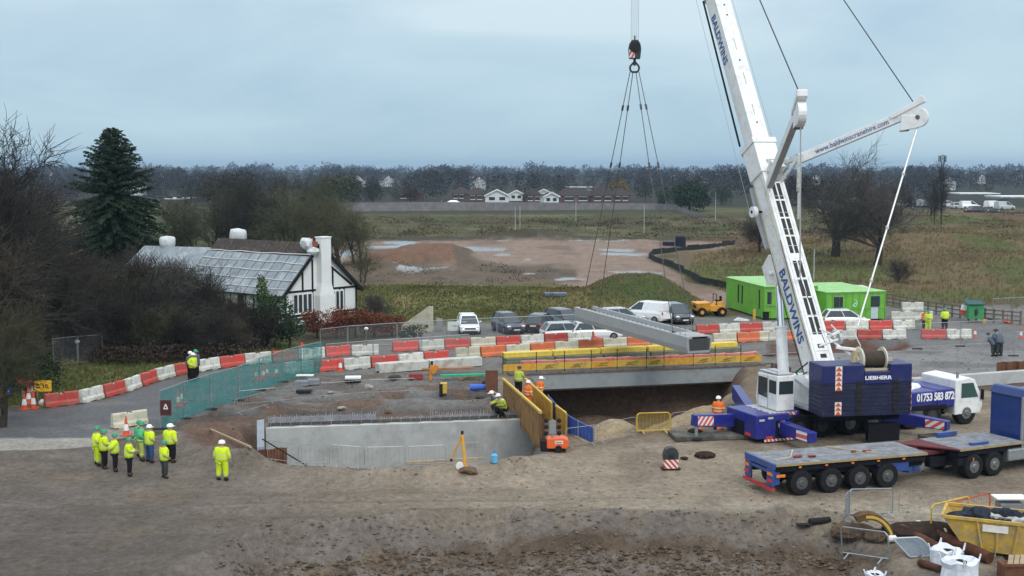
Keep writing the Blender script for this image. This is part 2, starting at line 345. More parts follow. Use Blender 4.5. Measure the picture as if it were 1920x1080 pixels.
zone([(730, 612), (1100, 602), (1380, 592), (1480, 575), (1660, 575), (1900, 575), (3400, 600), (3400, 690), (600, 700), (600, 655), (700, 640)], GRV, 3)
zone([(640, 600), (735, 598), (760, 630), (640, 650), (500, 662), (300, 660), (300, 610)], A(.06, .055, .035), 4)
k = zone([(60, 600), (480, 610), (600, 660), (560, 674), (420, 690), (310, 708), (200, 740), (80, 768), (-900, 800), (-900, 600)], A(.065, .088, .026), 4)
blend(k * sstep(0, .15, fbm(X_ * .5, Y_ * .35, 97)), A(.15, .13, .07))
zone([(-900, 620), (60, 640), (100, 650), (170, 655), (300, 660), (420, 650), (420, 620), (-900, 560)], A(.055, .045, .03), 6, .8)
zone([(30, 625), (100, 630), (130, 680), (60, 690), (30, 670)], A(.16, .12, .07), 6)
RD_ = [(-1400, 766), (90, 766), (200, 747), (310, 711), (420, 690), (560, 674), (720, 664), (900, 653), (1110, 644), (1500, 627), (1720, 620), (3400, 612), (3400, 640), (1500, 640), (1100, 655), (900, 668), (740, 685), (600, 697), (470, 740), (310, 806), (200, 826), (-1400, 832)]
k = zone(RD_, A(.098, .104, .112), 2.5); rgh = rgh * (1 - k) + .55 * k
blend(k * sstep(0.02, .15, fbm(X_ * .3 + Y_ * .2, Y_ * .9, 98)) * .5, A(.15, .145, .14))
zone([(330, 788), (480, 785), (1030, 780), (1040, 905), (700, 900), (330, 880)], A(.17, .145, .12), 4)
k = zone([(300, 806), (440, 752), (600, 700), (700, 690), (940, 702), (1020, 775), (1000, 800), (485, 808), (340, 835)], A(.155, .15, .145), 4)
rgh = rgh * (1 - k) + .7 * k
bands = np.exp(-((Y_ - 71.5 - .1 * X_) / 1.2) ** 2) + np.exp(-((Y_ - 75.6 - .12 * X_) / .6) ** 2)
blend(k * sstep(0, .14, fbm(X_ * .25, Y_ * .7, 199)) * .75, A(.075, .07, .065)); blend(k * bands * .9, A(.05, .045, .04)); blend(k * sstep(.05, .2, fbm(X_ * .5, Y_ * .9, 99)) * .85, A(.115, .072, .05))
blend(k * np.exp(-((Y_ - 69.6 - .1 * X_) / 1.7) ** 2) * .9, A(.095, .06, .043))
k = zone([(345, 800), (440, 790), (486, 798), (506, 866), (440, 872), (340, 838)], A(.135, .085, .062), 5); blend(k * sstep(0, .2, fine) * .6, A(.07, .05, .04))
zone([(1440, 642), (1560, 640), (1700, 640), (1710, 656), (1560, 662), (1440, 670)], A(.105, .062, .048), 3)
k = zone([(1530, 660), (1720, 650), (3400, 636), (3400, 700), (1700, 712), (1530, 720)], A(.175, .175, .175), 4); rgh = rgh * (1 - k) + .6 * k
blend(k * sstep(.03, .15, fbm(X_ * .3, Y_ * .6, 100)) * .7, A(.08, .078, .075))
k = zone([(1690, 704), (3400, 682), (3400, 735), (1700, 745)], A(.12, .085, .062), 3)
# haul road: grey on the left to sandy on the right
HAUL = [(-1400, 842), (180, 836), (310, 815), (345, 838), (440, 868), (560, 884), (700, 890), (880, 884), (960, 872), (1030, 850), (1130, 832), (1200, 812), (1310, 800), (1380, 790), (1430, 745), (1700, 735), (3400, 725), (3400, 6000), (-1400, 6000)]
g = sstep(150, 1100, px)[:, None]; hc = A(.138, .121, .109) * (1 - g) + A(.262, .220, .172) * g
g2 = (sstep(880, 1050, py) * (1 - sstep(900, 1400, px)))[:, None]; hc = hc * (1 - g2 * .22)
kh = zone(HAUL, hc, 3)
tr_ = Y_ - .03 * X_ + 2.5 * fbm(X_ * .045, Y_ * .045, 101)
trk = vnoise(X_ * .06, tr_ * 1.7, 102) - .5
blend(kh * sstep(.05, .3, trk) * .35 * (.25 + .75 * sstep(400, 1100, px)), A(.27, .23, .175)); blend(kh * sstep(.05, .35, -trk) * .4, A(.12, .10, .08)); blend(kh * sstep(.02, .22, fbm(X_ * .35, Y_ * .3, 103)) * .45, A(.15, .12, .09))
kw = kh * sstep(960, 1400, px) * np.exp(-((py - 962) / 14) ** 2); blend(kw * .6, A(.36, .33, .28))
zone([(-1400, 826), (120, 821), (185, 821), (178, 836), (60, 846), (-1400, 848)], A(.30, .29, .265), 1.5)
zone([(190, 808), (260, 796), (262, 812), (200, 830)], A(.24, .22, .19), 2)
ye = np.interp(X_, BX, BY); d_ = ye - Y_; am = sstep(-13.5, -9, X_)
am2 = am * (1 - .8 * sstep(12.5, 14, X_)); blend(am2 * sstep(-.6, 1.0, d_ + fine * 3) * (Y_ < 60), A(.155, .135, .12)); blend(am2 * sstep(.9, 1.5, d_ + 1.5 * fine) * (1 - sstep(2.1, 2.8, d_ + 1.5 * fine)) * sstep(-.16, .0, fbm(X_ * .3, Y_ * .3, 104)), A(.098, .074, .055)); blend(am2 * sstep(.05, .15, fbm(X_ * .5, Y_ * .6, 105)) * sstep(.4, 1, d_) * (1 - sstep(3, 4.5, d_)) * (X_ < -1) * .6, A(.15, .105, .06))
blend(am * sstep(3.4, 4.6, d_ + fine), A(.165, .140, .125))
blend((1 - sstep(-2.6, -.2, d_)) * 0, A(0, 0, 0))
zone([(925, 700), (1010, 700), (1440, 680), (1450, 745), (1400, 800), (1290, 815), (1200, 820), (1120, 835), (1030, 850), (1000, 800)], A(.19, .15, .11), 3)
pitd = sdf(PIT, X_, Y_); sand = (mound(X_, Y_, 4.9, 65.2, 3.6, 3.9, 1) + mound(X_, Y_, 11.4, 71.8, 4.2, 4.4, 1))
blend(1 - sstep(-1, .3, pitd), A(.20, .14, .105)); blend((1 - sstep(-.5, .6, pitd)) * sstep(.25, .5, sand + .25 * fine), A(.34, .27, .175))
blend((1 - sstep(-.9, -.1, sdf(TRENCH, X_, Y_))), A(.15, .12, .09))
col *= (1 + .45 * fine)[:, None]; col = np.clip(col, .01, .8)
blend(pud, A(.16, .15, .15)); rgh = rgh * (1 - pud) + .06 * pud
me = bpy.data.meshes.new('ground'); nv = nx * ny
co = np.stack([X_, Y_, Z_], 1).astype(np.float32); me.vertices.add(nv); me.vertices.foreach_set('co', co.ravel())
I = np.arange(nv).reshape(ny, nx); q = np.stack([I[:-1, :-1], I[:-1, 1:], I[1:, 1:], I[1:, :-1]], -1).reshape(-1, 4)
nf = len(q); me.loops.add(nf * 4); me.loops.foreach_set('vertex_index', q.ravel().astype(np.int32)); me.polygons.add(nf)
me.polygons.foreach_set('loop_start', (np.arange(nf) * 4).astype(np.int32)); me.polygons.foreach_set('loop_total', np.full(nf, 4, np.int32)); me.polygons.foreach_set('use_smooth', np.ones(nf, bool))
me.update(); me.validate()
ca = me.color_attributes.new('Col', 'FLOAT_COLOR', 'POINT'); ca.data.foreach_set('color', np.concatenate([col, rgh[:, None]], 1).astype(np.float32).ravel())
gm = bpy.data.materials.new('ground'); gm.use_nodes = True; t = gm.node_tree; N = t.nodes; L = t.links; b = N['Principled BSDF']
at = N.new('ShaderNodeAttribute'); at.attribute_name = 'Col'; tc = N.new('ShaderNodeTexCoord')
na = N.new('ShaderNodeTexNoise'); na.inputs['Scale'].default_value = 3.2; na.inputs['Detail'].default_value = 10; na.inputs['Roughness'].default_value = .75
nb = N.new('ShaderNodeTexNoise'); nb.inputs['Scale'].default_value = .45; nb.inputs['Detail'].default_value = 6; nb.inputs['Roughness'].default_value = .6
vo = N.new('ShaderNodeTexVoronoi'); vo.inputs['Scale'].default_value = 7
for n_ in (na, nb, vo): L.new(tc.outputs['Object'], n_.inputs['Vector'])
def mr(a, lo, hi, o0, o1):
    r = N.new('ShaderNodeMapRange'); r.inputs[1].default_value = lo; r.inputs[2].default_value = hi; r.inputs[3].default_value = o0; r.inputs[4].default_value = o1; L.new(a, r.inputs[0]); return r.outputs[0]
def mm(op, a, b_):
    r = N.new('ShaderNodeMath'); r.operation = op
    for i, q_ in enumerate((a, b_)):
        if isinstance(q_, (int, float)): r.inputs[i].default_value = q_
        else: L.new(q_, r.inputs[i])
    return r.outputs[0]
f1 = mm('MULTIPLY', mr(na.outputs[0], .3, .7, .6, 1.42), mr(nb.outputs[0], .3, .7, .86, 1.14)); f1 = mm('MULTIPLY', f1, mr(vo.outputs['Distance'], 0, .35, 1.16, .95))
v = N.new('ShaderNodeVectorMath'); v.operation = 'SCALE'; L.new(at.outputs['Color'], v.inputs[0]); L.new(f1, v.inputs['Scale']); L.new(v.outputs[0], b.inputs['Base Color'])
L.new(at.outputs['Alpha'], b.inputs['Roughness']); L.new(mr(at.outputs['Alpha'], .1, .8, .5, .12), b.inputs['Specular IOR Level'])
bp = N.new('ShaderNodeBump'); bp.inputs['Distance'].default_value = .12; L.new(mm('MULTIPLY', at.outputs['Alpha'], .9), bp.inputs['Strength'])
L.new(mm('ADD', na.outputs[0], mm('MULTIPLY', vo.outputs['Distance'], -.4)), bp.inputs['Height']); L.new(bp.outputs[0], b.inputs['Normal'])
me.materials.append(gm); go = bpy.data.objects.new('ground', me); C.objects.link(go); go['kind'] = 'structure'
# loose stones and clods on the bare ground, tufts of grass on the verges: nobody could count them
def scatter(n, polyP, fn, seed):
    rg = random.Random(seed); poly = W2(polyP); x0 = min(p[0] for p in poly); x1 = max(p[0] for p in poly); y0 = min(p[1] for p in poly); y1 = max(p[1] for p in poly)
    xs_ = np.array([rg.uniform(x0, x1) for _ in range(n)]); ys_ = np.array([rg.uniform(y0, y1) for _ in range(n)])
    ok = sdf(poly, xs_, ys_) < 0; xs_, ys_ = xs_[ok], ys_[ok]; hs = height(xs_, ys_)
    for x_, y_, h_ in zip(xs_, ys_, hs): fn(x_, y_, h_, rg)
stone = MB()
OCT = [(1, 0, 0), (-1, 0, 0), (0, 1, 0), (0, -1, 0), (0, 0, 1), (0, 0, -1)]; OF = [(0, 2, 4), (2, 1, 4), (1, 3, 4), (3, 0, 4), (2, 0, 5), (1, 2, 5), (3, 1, 5), (0, 3, 5)]
def clod(x_, y_, h_, rg, s0=.02, s1=.1):
    s_ = s0 + (s1 - s0) * rg.random() ** 3; a = rg.uniform(0, 6.28); c, n_ = math.cos(a), math.sin(a); stone.mi = rg.randrange(3)
    k = [(1 + rg.uniform(-.3, .3)) for _ in range(6)]
    stone.raw([(x_ + s_ * (p[0] * c - p[1] * n_) * k[i], y_ + s_ * (p[0] * n_ + p[1] * c) * k[i] * .8, h_ + s_ * .6 * p[2] * k[i]) for i, p in enumerate(OCT)], OF)
big_clod = lambda a, b_, c, d: clod(a, b_, c, d, .02, .11)
scatter(5200, [(380, 1075), (420, 1035), (520, 1000), (1100, 972), (1600, 985), (1640, 1075)], big_clod, 1)
scatter(2600, [(0, 870), (500, 885), (900, 885), (1300, 830), (1400, 900), (1920, 930), (1920, 1080), (0, 1080)], clod, 2)
scatter(1500, [(360, 805), (445, 752), (620, 700), (920, 702), (1000, 780), (485, 798)], big_clod, 3)
scatter(900, [(560, 860), (700, 872), (1000, 850), (1000, 885), (700, 892), (560, 890), (350, 850), (340, 800), (480, 800)], big_clod, 4)
scatter(700, [(1530, 660), (1720, 650), (1910, 640), (1910, 700), (1700, 712)], big_clod, 5)
def soil(a, b_, c, d):
    n0 = len(stone.f); clod(a, b_, c, d, .04, .17); stone.m[n0:] = [3 + d.randrange(2)] * (len(stone.f) - n0)
scatter(5200, [(700, 1012), (900, 1000), (1250, 1004), (1590, 1004), (1600, 1046), (1250, 1062), (950, 1058), (760, 1070)], soil, 11)
scatter(1500, [(430, 1045), (560, 1025), (760, 1015), (760, 1060), (640, 1078), (440, 1078)], soil, 12)
o = stone.build('loose_stones', [M('stone_a', (.145, .12, .098), .95, var=.3), M('stone_b', (.11, .085, .065), .95, var=.3), M('stone_c', (.15, .128, .108), .95, var=.3), M('soil_dark', (.075, .056, .041), .95, var=.4), M('soil_mid', (.12, .093, .068), .95, var=.4)])
tag(o, 'loose stones and clods of earth strewn over the bare site ground', 'stones', kind='stuff')
grass = MB()
def tuft(x_, y_, h_, rg, hmin=.08, hmax=.3):
    for k in range(4):
        a = rg.uniform(0, 6.28); r_ = rg.uniform(0, .22); bx, by = x_ + r_ * math.cos(a), y_ + r_ * math.sin(a); hh = rg.uniform(hmin, hmax); w_ = rg.uniform(.02, .045)
        grass.mi = rg.choice((0, 1, 1, 2, 2)) if x_ > 3 and y_ > 105 else rg.choice((0, 0, 1, 0)); lx, ly = rg.uniform(-.15, .15), rg.uniform(-.15, .15)
        grass.face([(bx - w_, by, h_ - .03), (bx + w_, by + .02, h_ - .03), (bx + lx, by + ly, h_ + hh)])
scatter(9000, [(60, 645), (480, 640), (600, 662), (420, 686), (310, 704), (200, 735), (80, 760), (0, 762), (0, 645)], lambda a, b_, c, d: tuft(a, b_, c, d, .08, .3), 6)
scatter(15000, [(640, 548), (700, 534), (1100, 540), (1290, 560), (1370, 590), (1100, 599), (760, 605), (640, 610)], tuft, 7)
scatter(24000, [(1300, 480), (1560, 440), (1920, 420), (2000, 590), (1660, 560), (1380, 556), (1290, 520)], lambda a, b_, c, d: tuft(a, b_, c, d, .2, .6), 8)
o = grass.build('rough_grass', [M('grass_green', (.09, .115, .035), .9, var=.3, rnd=.1), M('grass_straw', (.21, .17, .085), .9, var=.3), M('grass_brown', (.12, .085, .045), .9, var=.3)])
tag(o, 'rough winter grass on the verges and fields round the site', 'grass', kind='stuff')

scrub = MB()
def clump(x_, y_, h_, rg):
    r_ = rg.uniform(.5, 1.6) * (1 + (y_ > 220) * .8); scrub.mi = rg.choice((0, 0, 1, 1, 2, 3)); hh = r_ * rg.uniform(.35, .8)
    for k in range(80):
        a = rg.uniform(0, 6.283); q = r_ * rg.random() ** .5; c = Vector((x_ + q * math.cos(a) * 1.4, y_ + q * math.sin(a), h_ + hh * (1 - (q / r_) ** 2) * rg.random())); e1_ = Vector((rg.uniform(-1, 1), rg.uniform(-1, 1), rg.uniform(-.3, .3))) * r_ * .085; e2_ = Vector((rg.uniform(-1, 1), rg.uniform(-1, 1), rg.uniform(.3, 1.4))) * r_ * .10; scrub.face([c - e1_, c + e1_, c + e2_])
scatter(260, [(640, 408), (1420, 408), (1430, 450), (1000, 446), (640, 450)], clump, 21)
scatter(420, [(1310, 470), (1400, 440), (1560, 415), (1700, 408), (1940, 400), (3400, 585), (1660, 555), (1420, 540), (1330, 520)], clump, 22)
scatter(60, [(640, 540), (1090, 540), (1100, 590), (650, 600)], clump, 23)
scatter(60, [(640, 490), (860, 505), (1030, 510), (1030, 535), (640, 545)], clump, 24)
o = scrub.build('low_scrub', [M('scrub_brown', (.085, .055, .034), .95, var=.3), M('scrub_olive', (.065, .068, .03), .95, var=.3), M('scrub_straw', (.15, .12, .065), .95, var=.3), M('scrub_dark', (.05, .046, .03), .95, var=.3)])
tag(o, 'low scrub and rank weeds dotted over the far fields', 'scrub', kind='stuff')
# ---------------------------------------------------------------- common materials
conc = M('concrete', (.43, .45, .45), .85, var=.1, scale=1.2, bump=.15, dirt=(.24, .24, .23), dscale=.5, dlo=.5, dhi=.75)
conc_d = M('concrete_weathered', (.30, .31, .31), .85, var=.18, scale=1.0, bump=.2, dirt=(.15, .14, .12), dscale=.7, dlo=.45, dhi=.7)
rust = M('rusty_steel', (.16, .075, .045), .85, var=.35, scale=3, dirt=(.07, .04, .03))
galv = M('galvanised_steel', (.34, .37, .39), .45, .6, var=.15)
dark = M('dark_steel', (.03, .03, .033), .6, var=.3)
ply = M('plywood', (.30, .17, .07), .8, var=.25, scale=2, dirt=(.12, .08, .05))
ply_y = M('plywood_yellow', (.50, .31, .06), .7, var=.2, scale=2, dirt=(.22, .13, .05))
yel = M('yellow_paint', (.60, .40, .05), .55, var=.12, dirt=(.35, .26, .1), dscale=2.5)
redp = M('red_plastic', (.56, .055, .045), .55, var=.16, dirt=(.27, .12, .09), dscale=2.6, dlo=.45, dhi=.62, rnd=.22)
orgp = M('faded_orange_plastic', (.62, .16, .06), .5, var=.12, dirt=(.36, .16, .09), dscale=2, rnd=.12)
whp = M('white_plastic', (.62, .63, .59), .55, var=.12, dirt=(.33, .31, .25), dscale=2.4, dlo=.45, dhi=.65, rnd=.18)
crp = M('cream_plastic', (.56, .53, .42), .5, var=.08, dirt=(.36, .33, .24), dscale=2, rnd=.1)
whpaint = M('white_paint', (.78, .80, .80), .4, var=.05, scale=2, dirt=(.5, .5, .46), dscale=1.2, dlo=.55, dhi=.8)
blk = M('black_rubber', (.02, .02, .022), .8, var=.3)
glass_d = M('dark_glass', (.03, .045, .055), .08, var=.1)
# ---------------------------------------------------------------- front abutment wall
def wallpt(x, y, z=0): return P(x, y, z)
a = P(485, 803); b_ = P(1005, 785)
wt = thing('abutment_wall', 'long pale grey concrete wall of the near excavation with starter bars on top', 'wall', (a.x, a.y, 0))
d = (b_ - a).normalized(); n_ = Vector((-d.y, d.x, 0)); w = MB()
w.prism([(0, -3.6), (.45, -3.6), (.45, -.02), (0, -.02)], a + d * .35, b_, n_, Vector((0, 0, 1))); w.build('wall_face', conc, wt, world=True, bevel=.02)
w = MB()   # splayed end plate at the left end of the wall
w.prism([(0, -3.0), (.5, -3.0), (.55, .35), (.1, .4), (-.35, -.9)], a - d * .05 + Vector((0, -.2, 0)), a + d * .28, n_, Vector((0, 0, 1))); w.build('end_shutter', M('bluish_formwork', (.36, .42, .48), .6), wt, world=True)
w = MB(); w.prism([(.5, -.3), (1.15, -.3), (1.1, .03), (.5, .03)], a + d * .5, b_ - d * .1, n_, Vector((0, 0, 1))); w.build('membrane_strip', M('black_membrane', (.035, .037, .042), .6, var=.4, scale=5), wt, world=True)
w = MB(); rg = random.Random(4); Lw = (b_ - a).length
k = .5
while k < Lw - .3:
    hh = .40 if k < Lw * .42 else (.12 if k < Lw * .62 else .3); q = a + d * k + n_ * 1.22
    w.tube(q + Vector((0, 0, -.25)), q + Vector((rg.uniform(-.03, .03), rg.uniform(-.05, .1), hh + rg.uniform(-.06, .06))), .022, n=4); k += .12
w.build('starter_bars', M('rebar', (.34, .33, .36), .6, var=.3), wt, world=True)
w = MB(); w.prism([(1.26, -.3), (1.3, -.3), (1.3, .30), (1.26, .30)], a + d * .5, a + d * Lw * .42, n_, Vector((0, 0, 1))); w.prism([(1.26, -.3), (1.3, -.3), (1.3, .12), (1.26, .12)], a + d * Lw * .62, b_ - d * .6, n_, Vector((0, 0, 1)))
w.build('permanent_shutter', M('ribbed_shutter', (.30, .31, .34), .7, var=.2, scale=6), wt, world=True)
w = MB()
for i in range(26):
    k = .6 + i * (Lw - 1) / 26; q = a + d * k + n_ * .5; w.path([q + Vector((0, 0, 0)), q + Vector((.0, 0, .16)), q + n_ * .35 + Vector((.15, 0, .16)), q + n_ * .45 + Vector((.2, 0, -.1))], .014, n=4)
w.build('link_bars', M('rebar', (.3, .3, .3)), wt, world=True)
w = MB(); w.tube(P(492, 822) + Vector((0, -.1, 0)), Vector((P(650, 874).x + .3, P(492, 822).y - 1.2, -2.9)), .035, n=5); o = w.build('pull_rope', blk); tag(o, 'thin black hose slanting down across the left half of the concrete wall', 'hose')
# rusty sheet piles left of the wall
def sheet_pile(name, a, b, zb, zt, label, mat=rust, amp=.16):
    o = thing(name, label, 'sheet piles', a); d = (b - a); L_ = d.length; d.normalize(); n = Vector((-d.y, d.x, 0)); w = MB(); pts = []; k = 0; s_ = 0
    while k < L_:
        pts += [(k, 0 if s_ % 2 == 0 else amp), (min(k + .32, L_), 0 if s_ % 2 == 0 else amp)]; k += .42; s_ += 1
    for (p, q) in zip(pts, pts[1:]):
        A_ = a + d * p[0] + n * p[1]; B_ = a + d * q[0] + n * q[1]
        w.raw([A_ + Vector((0, 0, zb)), B_ + Vector((0, 0, zb)), B_ + Vector((0, 0, zt)), A_ + Vector((0, 0, zt)), A_ + n * .02 + Vector((0, 0, zb)), B_ + n * .02 + Vector((0, 0, zb)), B_ + n * .02 + Vector((0, 0, zt)), A_ + n * .02 + Vector((0, 0, zt))],
              [(0, 1, 2, 3), (7, 6, 5, 4), (3, 2, 6, 7), (0, 3, 7, 4), (1, 5, 6, 2)])
    w.build('piling', mat, o, world=True); return o
q = P(442, 850); sheet_pile('sheet_piles', Vector((q.x, 63.6, 0)), Vector((q.x + 1.6, 64.5, 0)), -3.2, -.75, 'rusty brown sheet piles in the hollow left of the concrete wall')
# right hand wing wall and its excavation piles
a = P(1712, 733); b2 = Vector((a.x + 8.4, a.y + 3.2, 0)); wt = thing('wing_wall', 'light concrete wing wall behind the crane carrier cab at the right', 'wall', a); w = MB()
d = (b2 - a).normalized(); n_ = Vector((-d.y, d.x, 0)); w.prism([(0, -2), (.5, -2), (.5, .75), (0, .75)], a, b2, n_, Vector((0, 0, 1))); w.build('wall_face', conc, wt, world=True, bevel=.02)
sheet_pile('sheet_piles', G(1868, 712), G(1990, 706), -.3, 1.1, 'rusty sheet pile wall at the far right edge above the wing wall')
# ---------------------------------------------------------------- bridge deck
bd = thing('bridge_deck', 'concrete bridge deck spanning the dark excavation with a weathered edge beam', 'bridge', (9, 83, 0))
e0 = P(950, 704, .02); e1 = P(1428, 685, .02); d = (e1 - e0).normalized(); n_ = Vector((-d.y, d.x, 0))
w = MB(); w.prism([(0, -1.05), (.7, -1.05), (.7, 0), (0, 0)], e0 + d * 1.3, e1 + d * .3, n_, Vector((0, 0, 1))); w.build('edge_beam', M('edge_beam_concrete', (.30, .34, .36), .85, var=.2, scale=.6, bump=.2, dirt=(.2, .15, .11), dscale=.6, dlo=.5, dhi=.72), bd, world=True, bevel=.03)
w = MB(); w.prism([(-.1, 0), (.5, 0), (.5, .14), (-.1, .14)], e0 + d * .2, e1 + d * .3, n_, Vector((0, 0, 1))); w.build('coping', M('muddy_coping', (.17, .14, .12), .9, var=.4), bd, world=True)
w = MB(); w.prism([(.72, -.5), (13.5, -.5), (13.5, .03), (.72, .03)], e0 + d * 1.5, e1 + d * 1.2, n_, Vector((0, 0, 1))); w.build('deck_slab', M('wet_deck', (.085, .09, .075), .5, var=.35, scale=.8), bd, world=True)
w = MB()
for i in range(6):
    off = .9 + i * 1.9; w.prism([(off, -1.3), (off + .9, -1.3), (off + .9, -.52), (off, -.52)], e0 + d * 1.5, e1 + d * .2, n_, Vector((0, 0, 1)))
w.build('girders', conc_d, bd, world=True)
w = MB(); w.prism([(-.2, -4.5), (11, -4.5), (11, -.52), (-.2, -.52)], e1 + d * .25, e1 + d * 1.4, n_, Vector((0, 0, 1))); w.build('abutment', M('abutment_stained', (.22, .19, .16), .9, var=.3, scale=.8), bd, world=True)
w = MB(); w.prism([(-.1, -1.3), (2.5, -1.3), (2.5, -.0), (-.1, -.0)], e0 + d * .3, e0 + d * 1.28, n_, Vector((0, 0, 1))); w.build('bearing_shelf', M('muddy_shelf', (.13, .1, .08), .9, var=.4), bd, world=True)
# edge protection: each panel is a thing with its posts, yellow top band and yellow toe board
def toe_panel(name, a, b, label, hgt=.5, mats=(yel,), extra=None):
    o = thing(name, label, 'edge panel', a, 0, 'yellow edge protection panels along the bridge deck'); d = (b - a).normalized(); up = Vector((0, 0, 1)); w = MB()
    w.bar(a + up * (hgt / 2 + .16), b + up * (hgt / 2 + .16), .04, hgt); w.build('toe_board', mats[0], o, world=True)
    w = MB(); w.tube(a + up * .0, a + up * 1.35, .03, n=6); w.build('post', dark, o, world=True)
    w = MB()
    for hz in (.75, 1.25): w.tube(a + up * hz, b + up * hz, .012, n=4)
    w.build('wire', galv, o, world=True)
    if extra:
        w = MB(); n = Vector((d.y, -d.x, 0)) * .035; c = (a + b) / 2 + up * (hgt / 2 + .15) + n; rgz = random.Random(int(a.x * 10))
        zz = [c + d * (-.35 + .06 * j) + up * ((.05 if j % 2 else -.05) + .01 * j) for j in range(12)]; w.path(zz, .012, n=4); w.tube(c - d * .5 - up * .10, c + d * .2 - up * .08, .014, n=4); w.build('black_marking', M('black_ink', (.03, .025, .02)), o, world=True)
    return o
pxs = [944, 1004, 1055, 1104, 1152, 1207, 1240, 1296, 1338, 1388, 1428]
for i, (u, v_) in enumerate(zip(pxs, pxs[1:])):
    f0 = (u - 950) / 478; f1 = (v_ - 950) / 478; A_ = e0.lerp(e1, f0) + n_ * .1 + Vector((0, 0, .12)); B_ = e0.lerp(e1, f1) + n_ * .1 + Vector((0, 0, .12))
    pos = ['leftmost', 'second from the left', 'third from the left', 'fourth from the left', 'fifth from the left', 'sixth, just left of the hanging beam', 'seventh, under the hanging beam', 'third from the right', 'second from the right', 'rightmost, beside the crane'][i]
    toe_panel('edge_panel', A_, B_, 'yellow toe board on the near deck edge, ' + pos, .42, (yel if i % 3 else M('amber_paint', (.62, .34, .05), .6, var=.2),), i not in (0, 6))
w = MB(); rg = random.Random(8); k = 0; top = e0 + n_ * .75
Lb = (e1 - e0).length
for i in range(int(Lb / .6)):
    p0 = e0 + n_ * (.75 + rg.uniform(0, .15)) + d * (1.2 + i * .58); w.bar(p0 + Vector((0, 0, .62)), p0 + d * .6 + n_ * rg.uniform(-.1, .1) + Vector((0, 0, .62 + rg.uniform(-.04, .05))), .4, .30 + rg.uniform(0, .08))
o = w.build('warning_sheeting', M('pink_sheet', (.62, .2, .17), .6, var=.25, scale=2, dirt=(.5, .34, .2))); tag(o, 'crumpled pink red sheeting strip lying along the bridge deck edge', 'sheeting')
ya = P(945, 687, 0); yb = P(1385, 665, 0)
names = ['left end piece', 'second piece from the left', 'middle piece left of the hanging beam', 'piece behind the hanging beam', 'right end piece beside the crane cylinder']
for i in range(5):
    A_ = ya.lerp(yb, i / 5 + .003); B_ = ya.lerp(yb, (i + 1) / 5 - .003); o = thing('kerb_form', 'yellow topped kerb unit on the bridge deck, ' + names[i], 'kerb unit', A_, 0, 'yellow topped kerb units on the deck')
    w = MB(); w.bar(A_ + Vector((0, 0, .3)), B_ + Vector((0, 0, .3)), .9, .5); w.build('base', M('olive_concrete', (.14, .15, .115), .7, var=.35, scale=1), o, world=True)
    w = MB(); w.bar(A_ + n_ * .5 + Vector((0, 0, .72)), B_ + n_ * .5 + Vector((0, 0, .72)), .7, .32); w.build('yellow_cap', M('yellow_cap', (.74, .54, .06), .55, var=.15), o, world=True)
# white concrete blocks west of the deck
for i, (x0, x1, y0, y1, lb) in enumerate([(707, 800, 699, 692, 'left one of two long white concrete blocks before the bridge'), (803, 900, 692, 685, 'right one of two long white concrete blocks before the bridge')]):
    A_ = P(x0, y0); B_ = P(x1, y1); o = thing('concrete_block', lb, 'block', A_, 0, 'long white concrete blocks'); w = MB(); w.bar(A_ + Vector((0, 0, .32)), B_ + Vector((0, 0, .32)), .8, .62, w2=.8); w.build('block_body', M('pale_block', (.52, .53, .50), .8, var=.12, dirt=(.32, .28, .22)), o, world=True, bevel=.04)
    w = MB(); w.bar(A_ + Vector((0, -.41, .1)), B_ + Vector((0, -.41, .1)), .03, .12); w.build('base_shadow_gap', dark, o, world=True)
# ---------------------------------------------------------------- hanging bridge beam, slings, hook block
bl0 = PY(1290, 663, 79); bl1 = PY(1078, 607, 95.5); bl1.z = bl0.z + .1
d = (bl1 - bl0).normalized(); n_ = Vector((d.y, -d.x, 0)) * 1.0
if n_.x < 0: n_ = -n_
bm_o = thing('bridge_beam', 'long grey precast concrete trough beam hanging from the crane slings above the bridge', 'beam', bl0)
w = MB(); prof = [(0, 0), (1.5, 0), (1.62, .35), (1.72, 1.02), (1.42, 1.05), (1.3, .28), (.38, .28), (.28, 1.05), (-.05, 1.02), (-.08, .35)]
w.prism(prof, bl0, bl1, n_, Vector((0, 0, 1))); w.prism([(.25, 1.0), (1.45, 1.0), (1.45, 1.06), (.25, 1.06)], bl0, bl0 + d * 2.2, n_, Vector((0, 0, 1))); w.build('trough', M('precast', (.37, .39, .40), .8, var=.09, scale=1.0, bump=.1), bm_o, world=True, bevel=.02)
w = MB(); w.prism([(.1, .16), (1.5, .16), (1.56, .9), (.05, .9)], bl0 - d * .012, bl0 + d * .65, n_, Vector((0, 0, 1))); w.prism([(.36, .3), (1.3, .3), (1.36, .82), (.31, .82)], bl1 - d * .65, bl1 - d * .25, n_, Vector((0, 0, 1))); w.build('end_diaphragm', M('dark_concrete', (.075, .078, .08), .8, var=.2), bm_o, world=True)
w = MB(); rg = random.Random(2)
for i in range(24):
    for s_ in (0.1, 1.55):
        q = bl0 + d * (.5 + i * .68) + n_ * s_ + Vector((0, 0, 1.0)); w.path([q, q + Vector((0, 0, .14)), q + d * .12 + Vector((0, 0, .14)), q + d * .12], .012, n=4)
w.build('link_bars', M('rebar_dark', (.09, .07, .06)), bm_o, world=True)
hk = PY(1190, 95, 87.2)
hb = thing('hook_block', 'black crane hook block with red and white stripes hanging on the hoist ropes', 'hook block', hk)
hkm = M('hook_black', (.03, .035, .04), .5, var=.2)
